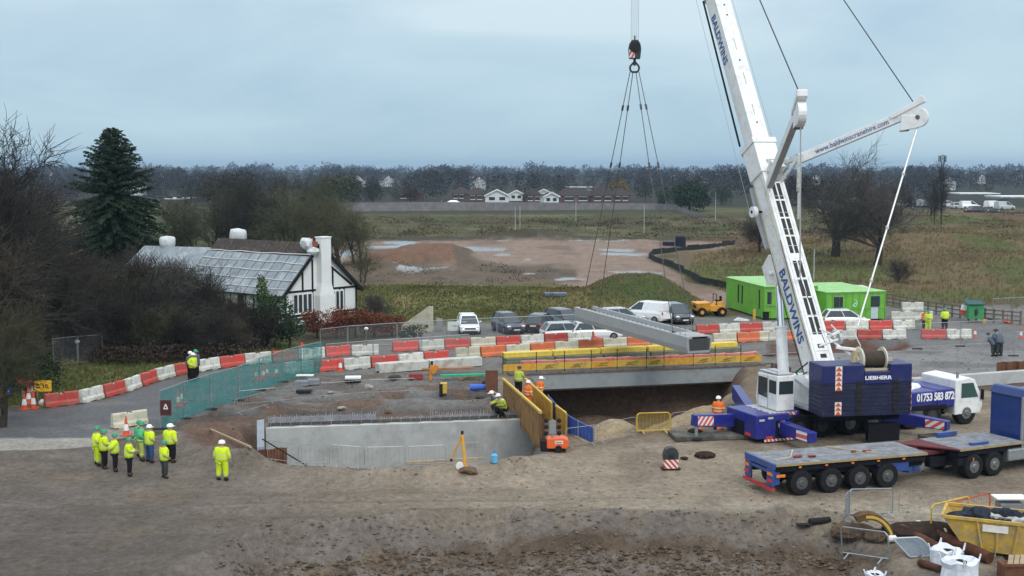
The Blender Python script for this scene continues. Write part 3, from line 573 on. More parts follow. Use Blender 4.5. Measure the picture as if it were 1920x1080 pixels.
w = MB(); w.prism([(-.36, -.55), (.36, -.55), (.42, .1), (.36, .45), (.2, .7), (-.2, .7), (-.36, .45), (-.42, .1)], hk + Vector((0, -.28, 0)), hk + Vector((0, .28, 0)), (1, 0, 0), (0, 0, 1)); w.build('block_body', hkm, hb, world=True, bevel=.03)
w = MB(); w.lathe([(.36, -.34), (.36, -.30)], hk + Vector((0, 0, .2)), 16, 'y'); w.lathe([(.36, .30), (.36, .34)], hk + Vector((0, 0, .2)), 16, 'y'); w.build('sheave', dark, hb, world=True)
w = MB(); w.prism([(-.38, -.5), (-.02, -.5), (.02, .05), (-.4, .05)], hk + Vector((0, -.30, 0)), hk + Vector((0, -.285, 0)), (1, 0, 0), (0, 0, 1)); hs = stripe_mat('red_white_stripe', (.62, .1, .08), (.72, .72, .7), .28, axis=(1, 0, -.6)); w.build('stripe_plate', hs, hb, world=True)
w = MB(); w.tube(hk + Vector((0, 0, -.55)), hk + Vector((0, 0, -1.0)), .09, n=8); w.tube(hk + Vector((0, 0, .7)), hk + Vector((0, 0, 1.0)), .05, n=8)
pts = [hk + Vector((.33 * math.sin(t), 0, -1.25 - .3 * math.cos(t) * (1 if True else 1))) for t in [RD(k) for k in range(-100, 101, 20)]]
w.path([p + Vector((0, 0, .0)) for p in [hk + Vector((-.3, 0, -1.05)), hk + Vector((-.3, 0, -1.25)), hk + Vector((-.2, 0, -1.42)), hk + Vector((.2, 0, -1.42)), hk + Vector((.3, 0, -1.25)), hk + Vector((.3, 0, -1.05)), hk + Vector((0, 0, -.7)), hk + Vector((-.3, 0, -1.05))]], .07, n=6); w.build('ramshorn_hook', hkm, hb, world=True)
sl_ = thing('chain_sling', 'four leg chain sling spreading from the crane hook down to the concrete beam', 'sling', hk + Vector((0, 0, -1.4)))
chain = M('chain_steel', (.10, .10, .105), .5, .5)
ends = [bl1 + d * -1.0 + n_ * .1, bl1 - d * 1.0 + n_ * 1.55, bl0 + d * 2.2 + n_ * .1, bl0 + d * 2.2 + n_ * 1.55]
for i, e_ in enumerate(ends):
    s0 = hk + Vector(((-.3, -.1, .1, .3)[i], 0, -1.42)); e_ = e_ + Vector((0, 0, 1.05)); w = MB(); w.tube(s0, e_, .028, n=5)
    for t in (.13, .36, .42): q = s0.lerp(e_, t); q2 = s0.lerp(e_, t + .02); w.tube(q, q2, .075, n=6)
    w.build('sling_leg', chain, sl_, world=True)
# lost slings hanging off the near end are shackles
w = MB()
for e_ in ends: w.lathe([(.1, -.06), (.1, .06)], e_ + Vector((0, 0, 1.06)), 8, 'y')
w.build('shackles', chain, sl_, world=True)
# ---------------------------------------------------------------- cream water filled barriers
def make_barrier(name, mats, split=False):
    o = thing(name, 'x', 'traffic barrier', (0, 0, 0)); w = MB(); L2 = .96; prof = [(-.24, .06), (.24, .06), (.22, .24), (.15, .36), (.12, .74), (.09, .8), (-.09, .8), (-.12, .74), (-.15, .36), (-.22, .24)]
    w.prism(prof, (-L2, 0, 0), (-.16, 0, 0), (0, 1, 0), (0, 0, 1)); w.prism(prof, (.16, 0, 0), (L2, 0, 0), (0, 1, 0), (0, 0, 1)); pr2 = [(p[0] * .97, min(p[1], .70)) for p in prof[:5]] + [(-p[0] * .97, min(p[1], .70)) for p in prof[:5]][::-1]
    w.prism(pr2, (-.16, 0, 0), (.16, 0, 0), (0, 1, 0), (0, 0, 1)); w.build('shell', mats, o, bevel=.015)
    [MB().cbox((sx, 0, .03), (.4, .46, .06)).build('foot', mats, o) for sx in (-.5, .5)]
    w = MB(); w.lathe([(.06, .7), (.06, .76)], (0, 0, 0), 8); w.build('filler_cap', whp, o)
    return o
protoB = {}
for k, m in (('red', redp), ('white', whp), ('orange', orgp), ('cream', crp)): protoB[k] = [make_barrier('water_barrier', m), False]
def place_barrier(c, ang, k, label, group, zz=0.0):
    pr, used = protoB[k]; o = copy_tree(pr) if used else pr; protoB[k][1] = True
    o.location = (c.x, c.y, c.z + zz); o.rotation_euler = (0, 0, ang); o['label'] = label; o['group'] = group; return o
def row(pxpts, cols, group, where, step=2.02, start=0.0):
    pts = [P(*q) for q in pxpts]; seg = [(pts[i], pts[i + 1], (pts[i + 1] - pts[i]).length) for i in range(len(pts) - 1)]; tot = sum(s[2] for s in seg); k = start + step / 2; i = 0; n = int((tot - start) / step + .3); outl = []
    while i < n:
        r_ = k
        for a_, b__, l_ in seg:
            if r_ <= l_ or (a_, b__, l_) == seg[-1]: break
            r_ -= l_
        c = a_.lerp(b__, r_ / l_); dd = b__ - a_; rr = rowrng.uniform(-.07, .07); c.z = gh(c) - .02
        kk = cols[i % len(cols)] if isinstance(cols, (list, tuple)) else cols(i)
        outl.append((c, math.atan2(dd.y, dd.x) + rr, kk)); k += step; i += 1
    cnt = {}
    for j, (c, an, kk) in enumerate(outl):
        if kk == '-': continue
        nm = {'red': 'red', 'white': 'white', 'orange': 'faded orange', 'cream': 'cream'}[kk]
        place_barrier(c, an, kk, '%s barrier, %s of %s' % (nm, ordn(j, len(outl)), where), group)
    return outl
ORD = ['first', 'second', 'third', 'fourth', 'fifth', 'sixth', 'seventh', 'eighth', 'ninth', 'tenth', 'eleventh', 'twelfth', 'thirteenth', 'fourteenth', 'fifteenth', 'sixteenth', 'seventeenth', 'eighteenth', 'nineteenth', 'twentieth',
       'twenty-first', 'twenty-second', 'twenty-third', 'twenty-fourth', 'twenty-fifth', 'twenty-sixth', 'twenty-seventh', 'twenty-eighth', 'twenty-ninth', 'thirtieth', 'thirty-first', 'thirty-second', 'thirty-third', 'thirty-fourth', 'thirty-fifth', 'thirty-sixth', 'thirty-seventh', 'thirty-eighth', 'thirty-ninth', 'fortieth', 'forty-first', 'forty-second', 'forty-third']
def ordn(j, n): return ORD[j] + ' from the left' if j <= n // 2 else (ORD[n - 1 - j] + ' from the right')
rowrng = random.Random(5)
rw = lambda i: 'red' if i % 2 == 0 else 'white'
g1 = 'red and white barriers along the outer side of the haul road'
row([(82, 764), (150, 756), (226, 737), (300, 712), (350, 700), (420, 689), (480, 682), (560, 675), (640, 668), (722, 665)], rw, g1, 'the outer row curving round the grass verge')
row([(735, 660), (830, 655), (915, 651), (1000, 646), (1080, 641), (1172, 636)], lambda i: 'red' if i % 2 == 0 else ('white' if i % 3 else 'cream'), g1, 'the outer row in front of the parked cars')
row([(1305, 627), (1405, 622), (1470, 620)], rw, g1, 'the short outer row left of the crane')
row([(1540, 619), (1630, 618), (1722, 617)], rw, g1, 'the outer row in front of the green cabins')
g2 = 'red and white barriers along the inner side of the haul road'
row([(533, 702), (598, 697), (675, 691), (758, 684), (850, 675)], lambda i: 'white' if i % 2 == 0 else 'red', g2, 'the inner row left of the bridge')
row([(852, 674), (930, 668), (1012, 662), (1095, 656), (1180, 651), (1262, 647)], lambda i: 'cream' if i % 2 == 0 else 'orange', g2, 'the inner row across the bridge')
row([(1336, 644), (1445, 639), (1520, 637)], lambda i: 'cream' if i % 2 == 0 else 'orange', g2, 'the inner row right of the hanging beam')
row([(1560, 637), (1620, 636), (1714, 635)], lambda i: 'white' if i % 2 == 0 else 'red', g2, 'the inner row right of the crane boom')
row([(1726, 635), (1824, 635)], rw, g2, 'the separate pair at the far right')
for i, (x_, y_, zz) in enumerate([(1690, 601, 0), (1728, 600, 0), (1710, 600, .78)]): place_barrier(P(x_, y_), .05, 'white', 'white water filled barrier right of the green cabin, ' + ['bottom left of the stack', 'bottom right of the stack', 'lying on top of the other two'][i], 'spare white barriers', zz + .02)
q = P(243, 800); place_barrier(q, .75, 'cream', 'cream barrier standing askew behind the group of workers', 'spare cream barrier')
# ---------------------------------------------------------------- cones
def make_cone():
    o = thing('traffic_cone', 'x', 'cone', (0, 0, 0)); w = MB(); w.lathe([(.16, .04), (.13, .25), ], n=12); w.lathe([(.085, .55), (.03, .95)], n=12); w.build('cone_body', M('cone_red', (.62, .09, .035), .5), o)
    w = MB(); w.lathe([(.131, .25), (.086, .55)], n=12); w.build('white_sleeve', M('cone_white', (.82, .83, .83), .4), o); w = MB(); w.cbox((0, 0, .025), (.46, .46, .05)); w.build('foot', M('cone_red', (.62, .09, .035)), o, bevel=.01); return o
cone0 = make_cone(); cu = [False]
def cone(x, y, label, sc=1.0, z=0):
    o = copy_tree(cone0) if cu[0] else cone0; cu[0] = True; o.location = G(x, y) + Vector((0, 0, z)); o.scale = (sc,) * 3; o['label'] = label; o['group'] = 'red and white traffic cones'; return o
cone(5, 770, 'traffic cone at the left edge of the photo beside the blue arrow sign', 1.1)
cone(46, 768, 'traffic cone, left one of the three by the yellow sign', 1.1); cone(54, 757, 'traffic cone, middle and rear one of the three by the yellow sign', 1.1); cone(63, 767, 'traffic cone, right one of the three by the yellow sign', 1.1)
cone(60, 742, 'traffic cone standing in front of the red frame sign'); cone(237, 817, 'traffic cone behind the group of workers beside the cream barrier', 1.05)
cone(335, 762, 'traffic cone behind the teal netting, nearest its left end'); cone(342, 756, 'traffic cone behind the teal netting, second from its left end')
cone(480, 712, 'traffic cone behind the netting, leftmost of the far four', .9); cone(494, 710, 'traffic cone behind the netting, second of the far four', .9); cone(501, 706, 'traffic cone behind the netting, third of the far four', .9); cone(518, 706, 'traffic cone behind the netting, rightmost of the far four', .95)
cone(638, 696, 'traffic cone in front of the inner barrier row left of the bridge', 1.0); cone(1828, 632, 'traffic cone right of the far right pair of barriers', .9); cone(1914, 634, 'traffic cone at the right edge on the far road', .9)
# ---------------------------------------------------------------- teal netting fence and site fence panels
net = bpy.data.materials.new('teal_netting'); net.use_nodes = True; t = net.node_tree; b = t.nodes['Principled BSDF']; b.inputs['Base Color'].default_value = (.02, .24, .23, 1); b.inputs['Roughness'].default_value = .7
n1 = t.nodes.new('ShaderNodeTexNoise'); n1.inputs['Scale'].default_value = 2.0; n1.inputs['Detail'].default_value = 5; tcn = t.nodes.new('ShaderNodeTexCoord'); t.links.new(tcn.outputs['Object'], n1.inputs['Vector'])
mrn = t.nodes.new('ShaderNodeMapRange'); mrn.inputs[1].default_value = .35; mrn.inputs[2].default_value = .6; mrn.inputs[3].default_value = .40; mrn.inputs[4].default_value = .72; t.links.new(n1.outputs[0], mrn.inputs[0]); t.links.new(mrn.outputs[0], b.inputs['Alpha'])
wire = M('weld_mesh', (.30, .33, .35), .6, alpha=.06)
def fence_panel(name, a, b, label, group, hgt=2.0, netm=None, meshm=wire, lean=0.0):
    o = thing(name, label, 'fence panel', a, 0, group); up = Vector((0, lean, 1)).normalized(); d = (b - a).normalized(); A_ = a + d * .04; B_ = b - d * .04; w = MB()
    w.path([A_, A_ + up * hgt, B_ + up * hgt, B_], .024, n=5); w.tube(A_ + up * .15, B_ + up * .15, .018, n=5); w.build('tube_frame', galv, o, world=True)
    w = MB(); n = Vector((-d.y, d.x, 0)) * .006
    w.raw([A_ + up * .15 - n, B_ + up * .15 - n, B_ + up * hgt - n, A_ + up * hgt - n, A_ + up * .15 + n, B_ + up * .15 + n, B_ + up * hgt + n, A_ + up * hgt + n], [(0, 1, 2, 3), (7, 6, 5, 4)]); w.build('mesh_infill', meshm, o, world=True)
    w = MB(); w.cbox(a, (.7, .24, .14)); w.build('foot_block', dark, o, world=True)
    if netm:
        w = MB(); rg = random.Random(int(a.x * 100)); n = Vector((-d.y, d.x, 0)) * -.04; m_ = 10; vs = []; L_ = (B_ - A_).length
        for j in range(5):
            for i in range(m_): vs.append(A_ + d * (L_ * i / (m_ - 1)) + up * (.05 + (hgt - .03) * j / 4 - (.06 * math.sin(i * math.pi / (m_ - 1)) if j == 4 else 0)) + n * (1 + 2.2 * rg.random()))
        w.raw(vs, [(j * m_ + i, j * m_ + i + 1, (j + 1) * m_ + i + 1, (j + 1) * m_ + i) for j in range(4) for i in range(m_ - 1)]); w.build('netting', netm, o, smooth=True, world=True)
    return o
tp = [(300, 806), (345, 786), (395, 769), (447, 752), (487, 733), (530, 717), (565, 706), (603, 697)]
for i, (u, v_) in enumerate(zip(tp, tp[1:])): fence_panel('netted_fence', G(*u), G(*v_), 'fence panel hung with teal green debris netting, ' + ['first from the left', 'second from the left', 'third from the left', 'fourth from the left', 'third from the far end', 'second from the far end', 'at the far end by the barriers'][i], 'teal netted fence panels beside the haul road', netm=net)
for i, (u, v_) in enumerate([((600, 662), (652, 655)), ((652, 655), (745, 648)), ((745, 648), (838, 642)), ((838, 642), (932, 637)), ((932, 637), (1040, 632)), ((1040, 632), (1130, 628))]):
    fence_panel('site_fence', P(*u), P(*v_), 'grey mesh fence panel behind the outer barrier row, ' + ['nearest the red hedge', 'second from the hedge', 'in front of the cream gate wall', 'left of the white car', 'in front of the navy car', 'in front of the black car'][i], 'grey mesh fence panels at the car park', 1.75)
for i, (u, v_) in enumerate([((612, 694), (700, 686)), ((700, 686), (790, 680)), ((790, 680), (880, 673)), ((1440, 668), (1500, 664)), ((1900, 668), (1960, 664))]):
    fence_panel('site_fence', G(*u), G(*v_), 'grey mesh fence panel in front of the inner barrier row, ' + ['leftmost', 'second from the left', 'left of the bridge', 'behind the crane cylinder', 'at the right photo edge'][i], 'grey mesh fence panels along the inner barriers', 1.75)
for i, (u, v_) in enumerate([((66, 716), (42, 700)), ((147, 684), (193, 678)), ((100, 690), (146, 684))]): fence_panel('site_fence', G(*u), G(*v_), 'grey mesh fence panel under the bare trees at the left, ' + ['nearest the yellow sign', 'farthest right', 'in the middle'][i], 'grey mesh fence panels under the left trees', 1.9)
for i, (u, v_) in enumerate([((1720, 655), (1800, 650)), ((1800, 650), (1880, 646)), ((1860, 600), (1925, 596))]): fence_panel('site_fence', G(*u), G(*v_), 'thin grey mesh fence panel at the right, ' + ['left of the grey standing worker', 'next to the grey standing worker', 'on the far side of the road'][i], 'grey mesh fence panels at the right', 1.9)
# low pedestrian barriers
def ped(name, a, b, label, group, hgt=1.0, m=galv, bars=True, up=(0, 0, 1), fill=None, thick=.014):
    o = thing(name, label, 'pedestrian barrier', a, 0, group); up = Vector(up).normalized(); d = (b - a); L_ = d.length; d.normalize(); w = MB(); z0 = .15
    w.path([a + up * z0, a + up * (hgt - .12), a + d * .12 + up * hgt, b - d * .12 + up * hgt, b + up * (hgt - .12), b + up * z0, a + up * z0], thick, n=5); w.build('hoop_frame', m, o, world=True)
    side = d.cross(up).normalized()
    for q in (a + d * .3, b - d * .3): MB().path([q - side * .3 + up * .02, q + up * z0, q + side * .3 + up * .02], thick, n=5).build('foot', m, o, world=True)
    if bars:
        w = MB(); k = .15
        while k < L_: w.tube(a + d * k + up * z0, a + d * k + up * hgt, .004, n=3); k += .2
        w.build('infill_bars', m, o, world=True)
    if fill:
        w = MB(); s2 = side * .01; w.raw([a + up * z0 + s2, b + up * z0 + s2, b + up * hgt + s2, a + up * hgt + s2, a + up * z0 - s2, b + up * z0 - s2, b + up * hgt - s2, a + up * hgt - s2], [(0, 1, 2, 3), (7, 6, 5, 4)]); w.build('mesh_infill', fill, o, world=True)
    return o
e_px = [(502, 872), (560, 884), (618, 886), (684, 884), (760, 880), (836, 875), (905, 866)]
for i, (u, v_) in enumerate(zip(e_px, e_px[1:])): ped('pedestrian_barrier', GP(*u), GP(*v_) , 'grey pedestrian barrier on the trench edge before the concrete wall, ' + ordn(i, 6), 'grey pedestrian barriers along the wall trench')
e_px = [(1060, 842), (1120, 834), (1192, 818)]
for i, (u, v_) in enumerate(zip(e_px, e_px[1:])): ped('pedestrian_barrier', G(*u), G(*v_), 'grey pedestrian barrier by the blue hoarding, ' + ('left one' if i == 0 else 'right one'), 'grey pedestrian barriers by the pit')
ped('pedestrian_barrier', G(1194, 815), G(1256, 811), 'yellow framed pedestrian barrier standing at the edge of the pit', 'yellow pedestrian barrier', 1.05, yel, fill=M('mesh_fill', (.3, .22, .05), alpha=.25), thick=.035)
ped('pedestrian_barrier', G(1258, 811), G(1300, 806), 'grey pedestrian barrier right of the yellow framed one', 'grey pedestrian barriers by the pit')
for i, (u, v_) in enumerate([((440, 782), (502, 764)), ((445, 765), (520, 757)), ((520, 757), (600, 748)), ((600, 748), (690, 742)), ((690, 742), (780, 738))]): ped('pedestrian_barrier', G(*u), G(*v_), 'bent grey pedestrian barrier on the gravel behind the wall, ' + ['nearest the netted fence', 'second from the netting', 'in the middle of the line', 'fourth from the netting', 'farthest right'][i], 'grey pedestrian barriers on the backfill', .9)
pb = 'grey pedestrian barriers in the right foreground'
ped('pedestrian_barrier', G(1592, 972), G(1673, 968), 'upright grey pedestrian barrier behind the broken yellow pipe', pb, 1.1, thick=.03); ped('pedestrian_barrier', G(1584, 985), G(1592, 972), 'grey pedestrian barrier seen edge on beside the upright one', pb, 1.1, fill=M('mesh_grey', (.2, .25, .3), alpha=.5))
ped('pedestrian_barrier', G(1685, 968), G(1775, 975), 'faint grey pedestrian barrier between the upright one and the yellow one', pb, 1.1, M('dull_steel', (.26, .25, .23), .7))
ped('pedestrian_barrier', G(1580, 1045), G(1668, 1056), 'grey pedestrian barrier nearest the camera, leaning on the soil bank', pb, 1.15, up=(-.12, -.1, 1), thick=.03)
ped('pedestrian_barrier', G(1712, 1052), G(1765, 1048), 'grey pedestrian barrier lying tilted beside the white bulk bags', pb, 1.1, up=(-.5, .8, .55), fill=M('mesh_grey', (.2, .25, .3), alpha=.5), thick=.03)
ped('pedestrian_barrier', G(1782, 1012), G(1852, 1058), 'grey pedestrian barrier lying low along the rusty pipe', pb, .6, up=(.5, .3, .4))
ped('pedestrian_barrier', G(1745, 1002), G(1815, 985), 'yellow tube pedestrian barrier left of the skip', 'yellow pedestrian barrier', 1.1, yel, bars=False, thick=.035)
ped('pedestrian_barrier', G(1787, 998), G(1855, 975), 'red tube pedestrian barrier behind the yellow skip', 'red pedestrian barrier', 1.1, M('red_tube', (.5, .1, .05)), bars=True, thick=.03)
# ---------------------------------------------------------------- the big mobile crane
cw = M('crane_white', (.80, .82, .83), .4, var=.06, scale=2.5, dirt=(.48, .47, .43), dscale=2.2, dlo=.5, dhi=.78, coat=.1)
cg = M('crane_mid_grey', (.42, .44, .46), .5, var=.1)  # mid grey for walkway, step, seams, pulley and belly plate
blue = M('deep_blue', (.016, .024, .24), .4, var=.18, coat=.15, dirt=(.06, .055, .10), dscale=2.0, dlo=.48, dhi=.72)
navy = M('navy_ballast', (.011, .014, .05), .45, var=.25, scale=2, dirt=(.03, .035, .07), dscale=1.0)
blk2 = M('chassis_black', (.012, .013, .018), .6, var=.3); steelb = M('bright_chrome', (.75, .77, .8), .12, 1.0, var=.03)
txb = M('lettering_blue', (.03, .10, .30), .5, var=.03); txw = M('lettering_white', (.85, .87, .9), .5, var=.02); txg = M('lettering_gold', (.62, .58, .42), .5, var=.02)
rope = M('wire_rope', (.07, .075, .08), .6); tyre = M('tyre', (.018, .018, .02), .85, var=.35); rim = M('wheel_rim', (.20, .21, .22), .4, .5, var=.2); drim = M('dull_rim', (.05, .05, .052), .6, var=.3)
SO = Vector((15.95, 64.9, 0)); U = Vector((math.cos(RD(22)), math.sin(RD(22)), 0)); V = Vector((-U.y, U.x, 0)); K = Vector((0, 0, 1))
B0 = PY(1547, 735, 64.8); T0 = PY(1188, -560, 87.2); bd_ = (T0 - B0).normalized(); h = Vector((bd_.x, bd_.y, 0)).normalized(); lft = Vector((-h.y, h.x, 0)); nb_ = lft.cross(bd_).normalized() * 1.0
if nb_.dot(h) > 0: nb_ = -nb_      # normal of the boom's back face
cr = thing('mobile_crane', 'huge white and blue telescopic mobile crane with stacked blue counterweight and raised boom', 'crane', SO)
LU = lambda u, v, z: SO + U * u + V * v + K * z
SU = lambda f, s, z: SO + h * f + lft * s + K * z
# carrier
w = MB(LU_ := Matrix((U, V, K)).transposed().to_4x4()); LU_.translation = SO
w.box((-4.6, -1.2, .75), (6.6, 1.2, 1.15)); w.box((-3.0, -.5, .45), (7.5, .5, .8)); w.box((-2.6, -1.38, .95), (6.8, 1.38, 1.2)); w.box((-2.6, -.92, .28), (6.6, .92, .95)); w.box((2.8, -1.36, .3), (4.0, -.9, 1.1)); w.build('chassis', blk2, cr, world=True, bevel=.03)  # black panels behind the wheels are added to read as shade underneath
w = MB(LU_); w.box((-4.85, -1.4, .22), (-2.9, 1.4, 1.42)); w.box((-2.9, -1.2, .9), (-2.2, 1.3, 1.45)); w.build('rear_box', blue, cr, world=True, bevel=.05)
w = MB(LU_); w.box((-4.3, -1.425, .2), (-3.9, -1.402, .34)); w.box((-4.875, -.9, .3), (-4.852, -.4, .45)); w.build('tail_lamps', M('lamp_red', (.6, .06, .02), .4), cr, world=True)
w = MB(LU_); w.box((-4.4, -1.425, .08), (-2.2, -1.40, .2)); w.build('bumper_stripe', stripe_mat('red_white_fine', (.6, .08, .07), (.75, .75, .75), .22, axis=(1, .2, .6)), cr, world=True)
w = MB(LU_); w.lathe([(.24, -.02), (.24, .02)], (-3.35, -1.43, .85), 14, 'y'); w.build('round_mark', stripe_mat('red_white_plate', (.6, .08, .07), (.75, .75, .75), .5, axis=(1, .3, .5)), cr, world=True)
w = MB(LU_); w.box((6.2, -1.36, 1.05), (7.35, 1.36, 2.0)); w.box((3.9, -1.36, 1.15), (6.2, 1.36, 1.95)); w.build('carrier_body', blue, cr, world=True, bevel=.08)
w = MB(LU_); w.box((2.2, -1.37, .98), (6.3, -1.2, 1.12)); w.box((3.3, -1.36, .45), (5.3, -.7, .98)); w.build('side_locker', M('grey_locker', (.10, .105, .11), .5, var=.3), cr, world=True, bevel=.02)
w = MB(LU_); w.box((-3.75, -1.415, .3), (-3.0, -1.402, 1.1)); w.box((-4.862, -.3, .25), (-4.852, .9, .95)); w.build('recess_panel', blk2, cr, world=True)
for q_ in ((-4.7, 1.12), (-4.2, 1.2)): w = MB(LU_); w.box((q_[0], -1.42, q_[1]), (q_[0] + .3, -1.402, q_[1] + .1)); w.build('pale_plate', M('plate_pale2', (.5, .52, .42), .5), cr, world=True)
# driver cab of the carrier
w = MB(LU_); prof = [(7.35, .55), (9.05, .55), (9.2, 1.0), (9.1, 1.5), (8.65, 2.38), (8.3, 2.5), (7.35, 2.42)]; w.prism([(p[0], p[1]) for p in prof], (0, -1.36, 0), (0, 1.36, 0), (1, 0, 0), (0, 0, 1)); w.build('carrier_cab', cw, cr, world=True, bevel=.06)
w = MB(LU_); w.prism([(7.75, 1.45), (8.85, 1.45), (8.5, 2.22), (7.75, 2.22)], (0, -1.39, 0), (0, -1.37, 0), (1, 0, 0), (0, 0, 1)); w.prism([(7.75, 1.45), (8.85, 1.45), (8.5, 2.22), (7.75, 2.22)], (0, 1.37, 0), (0, 1.39, 0), (1, 0, 0), (0, 0, 1)); w.raw([(9.14, -1.2, 1.5), (9.14, 1.2, 1.5), (8.72, 1.1, 2.3), (8.72, -1.1, 2.3)], [(0, 1, 2, 3)]); w.build('cab_window', M('greenish_glass', (.04, .09, .085), .08), cr, world=True)
w = MB(LU_); w.box((9.0, -1.55, 1.3), (9.1, -1.4, 1.85)); w.box((8.9, -1.2, .95), (9.24, -.85, 1.1)); w.build('mirror_and_lamp', blk2, cr, world=True)
w = MB(LU_); w.box((7.5, -1.3, 2.5), (7.6, -1.2, 2.85)); w.build('exhaust', galv, cr, world=True)
lettering('01753 583 872', .56, txw, cr, frame(LU(6.05, -1.39, 1.62), U, K), 'phone_lettering', bold=.02, space=.92, sx=.78)
w = MB(LU_); w.blob((4.7, 0, 2.0), (1.2, .9, .22), 3, .25, 2); w.build('white_engine_cover', cw, cr, world=True); w = MB(LU_); w.blob((3.6, -.4, 2.05), (1.0, .7, .2), 5, .35, 2); w.build('blue_tarpaulin', M('blue_tarp', (.06, .12, .4), .6, var=.3), cr, world=True)
def wheel(name, c, ax, r, wd, parent, rm=rim, n=20):
    ax = Vector(ax).normalized(); o = MB(); a_ = c - ax * wd / 2; b_ = c + ax * wd / 2
    o.tube(a_, b_, r, n=n); o.tube(a_ - ax * .02, a_, r * .88, r * .97, n=n); o.tube(b_, b_ + ax * .02, r * .97, r * .88, n=n); wo = o.build(name, tyre, parent, world=True, bevel=.02)
    o = MB(); i = Vector(c)
    for s_ in (-1, 1):
        q = i + ax * s_ * (wd / 2 + .02); o.tube(q - ax * .02 * s_, q + ax * s_ * .012, r * .53, r * .5, n=n); o.tube(q, q + ax * s_ * .07, r * .30, r * .2, n=10)
        for k in range(8): t = k * math.pi / 4; u_ = ax.orthogonal().normalized(); v_ = ax.cross(u_); p = q + (u_ * math.cos(t) + v_ * math.sin(t)) * r * .42; o.tube(p, p + ax * s_ * .03, r * .045, n=5)
    o.build('rim', rm, wo, world=True); return wo
for u_ in (-2.3, -.9, .75, 2.15, 4.6, 5.9, 8.15):
    for s_ in (-1, 1): wheel('wheel', LU(u_, s_ * 1.12, .62), V, .62, .42, cr, rim if u_ in (.75, 2.15, 8.15) else drim)
# outriggers
om = stripe_mat('outrigger_stripe', (.62, .10, .09), (.75, .74, .76), .3, axis=(1, .3, -.8))
def outrigger(a, b, w0, h0, h1, mark=True):
    w = MB(); w.bar(a, b, w0, h0, w2=w0 * .9, h2=h1); o = w.build('outrigger', blue, cr, world=True, bevel=.03)
    w = MB(); e = b - (b - a).normalized() * .2; w.tube(Vector((e.x, e.y, b.z)), Vector((e.x, e.y, .14)), .09, n=10); w.build('jack', galv, o, world=True)
    w = MB(); w.lathe([(.32, .05), (.32, .12), (.12, .2)], (e.x, e.y, gh(e)), 12); w.build('jack_foot', dark, o, world=True)
    d = (b - a).normalized(); side = d.cross(K).normalized()
    if side.y > 0: side = -side
    L_ = (b - a).length; w = MB(); n_ = side * (w0 / 2 * 1.0 + .012)
    c0 = b - d * min(1.1, L_ * .45) + n_; c1 = b - d * .12 + n_ * .93; hh = h1 * .42; w.raw([c0 - K * hh, c1 - K * hh, c1 + K * hh, c0 + K * hh], [(0, 1, 2, 3)]); w.build('hazard_stripe', om, o, world=True); return o
outrigger(LU(-4.3, .9, .75), PY(1300, 788, 62.6), .45, .7, .55)
outrigger(LU(-3.3, -1.3, .72), Vector((14.25, 59.7, .78)), .5, .66, .5)
outrigger(LU(3.0, -1.2, .85), Vector((21.7, 62.7, .75)), .5, .66, .46)
outrigger(LU(-3.4, 1.3, .8), PY(1380, 735, 71.5), .5, .9, .8)
mt = MB(); q = G(1330, 822); mt.box((-2.0, -.8, 0), (2.3, .8, .2)); o = mt.build('outrigger_mat', M('timber_mat', (.085, .085, .08), .8, var=.3, scale=2, dirt=(.2, .18, .15)), bevel=.02); o.location = q + Vector((.1, .2, .02)); o.rotation_euler.z = .12; tag(o, 'big dark outrigger mat on the ground under the left outrigger beam', 'mat')
mt = MB(); mt.box((-1.0, -.7, 0), (1.0, .7, .2)); o = mt.build('outrigger_mat', M('timber_mat', (.085, .085, .08))); o.location = Vector((21.5, 62.8, .03)); o.rotation_euler.z = .4; tag(o, 'dark outrigger mat under the right outrigger foot', 'mat')
# slewing superstructure
w = MB(); w.lathe([(1.15, 1.15), (1.15, 1.5), (.95, 1.6)], SO, 24); w.build('slew_ring', blk2, cr, world=True)
FR = Matrix((h, lft, K)).transposed().to_4x4(); FR.translation = SO
w = MB(FR); w.prism([(-3.2, 1.55), (2.3, 1.5), (2.6, 2.1), (1.2, 2.9), (-1.2, 3.0), (-3.2, 2.5)], (0, .35, 0), (0, 1.35, 0), (1, 0, 0), (0, 0, 1)); w.prism([(-3.2, 1.55), (2.3, 1.5), (2.6, 2.1), (1.2, 2.9), (-1.2, 3.0), (-3.2, 2.5)], (0, -1.35, 0), (0, -.35, 0), (1, 0, 0), (0, 0, 1)); w.box((-3, -.4, 1.55), (2.2, .4, 1.8)); w.build('superstructure', cw, cr, world=True, bevel=.05)
w = MB(FR); w.box((-1.8, 1.35, 1.5), (1.0, 1.9, 1.62)); w.bar((-1.9, 1.25, 2.25), (-.2, 1.7, 3.0), .8, .14); w.build('walkway', cg, cr, world=True)
lettering('L', .5, txb, cr, frame(SU(-1.7, 1.362, 2.0), -h, K), 'side_logo', bold=.01); lettering('G', .35, M('lettering_red', (.5, .04, .04)), cr, frame(SU(-1.2, 1.362, 2.3), -h, K), 'side_logo')
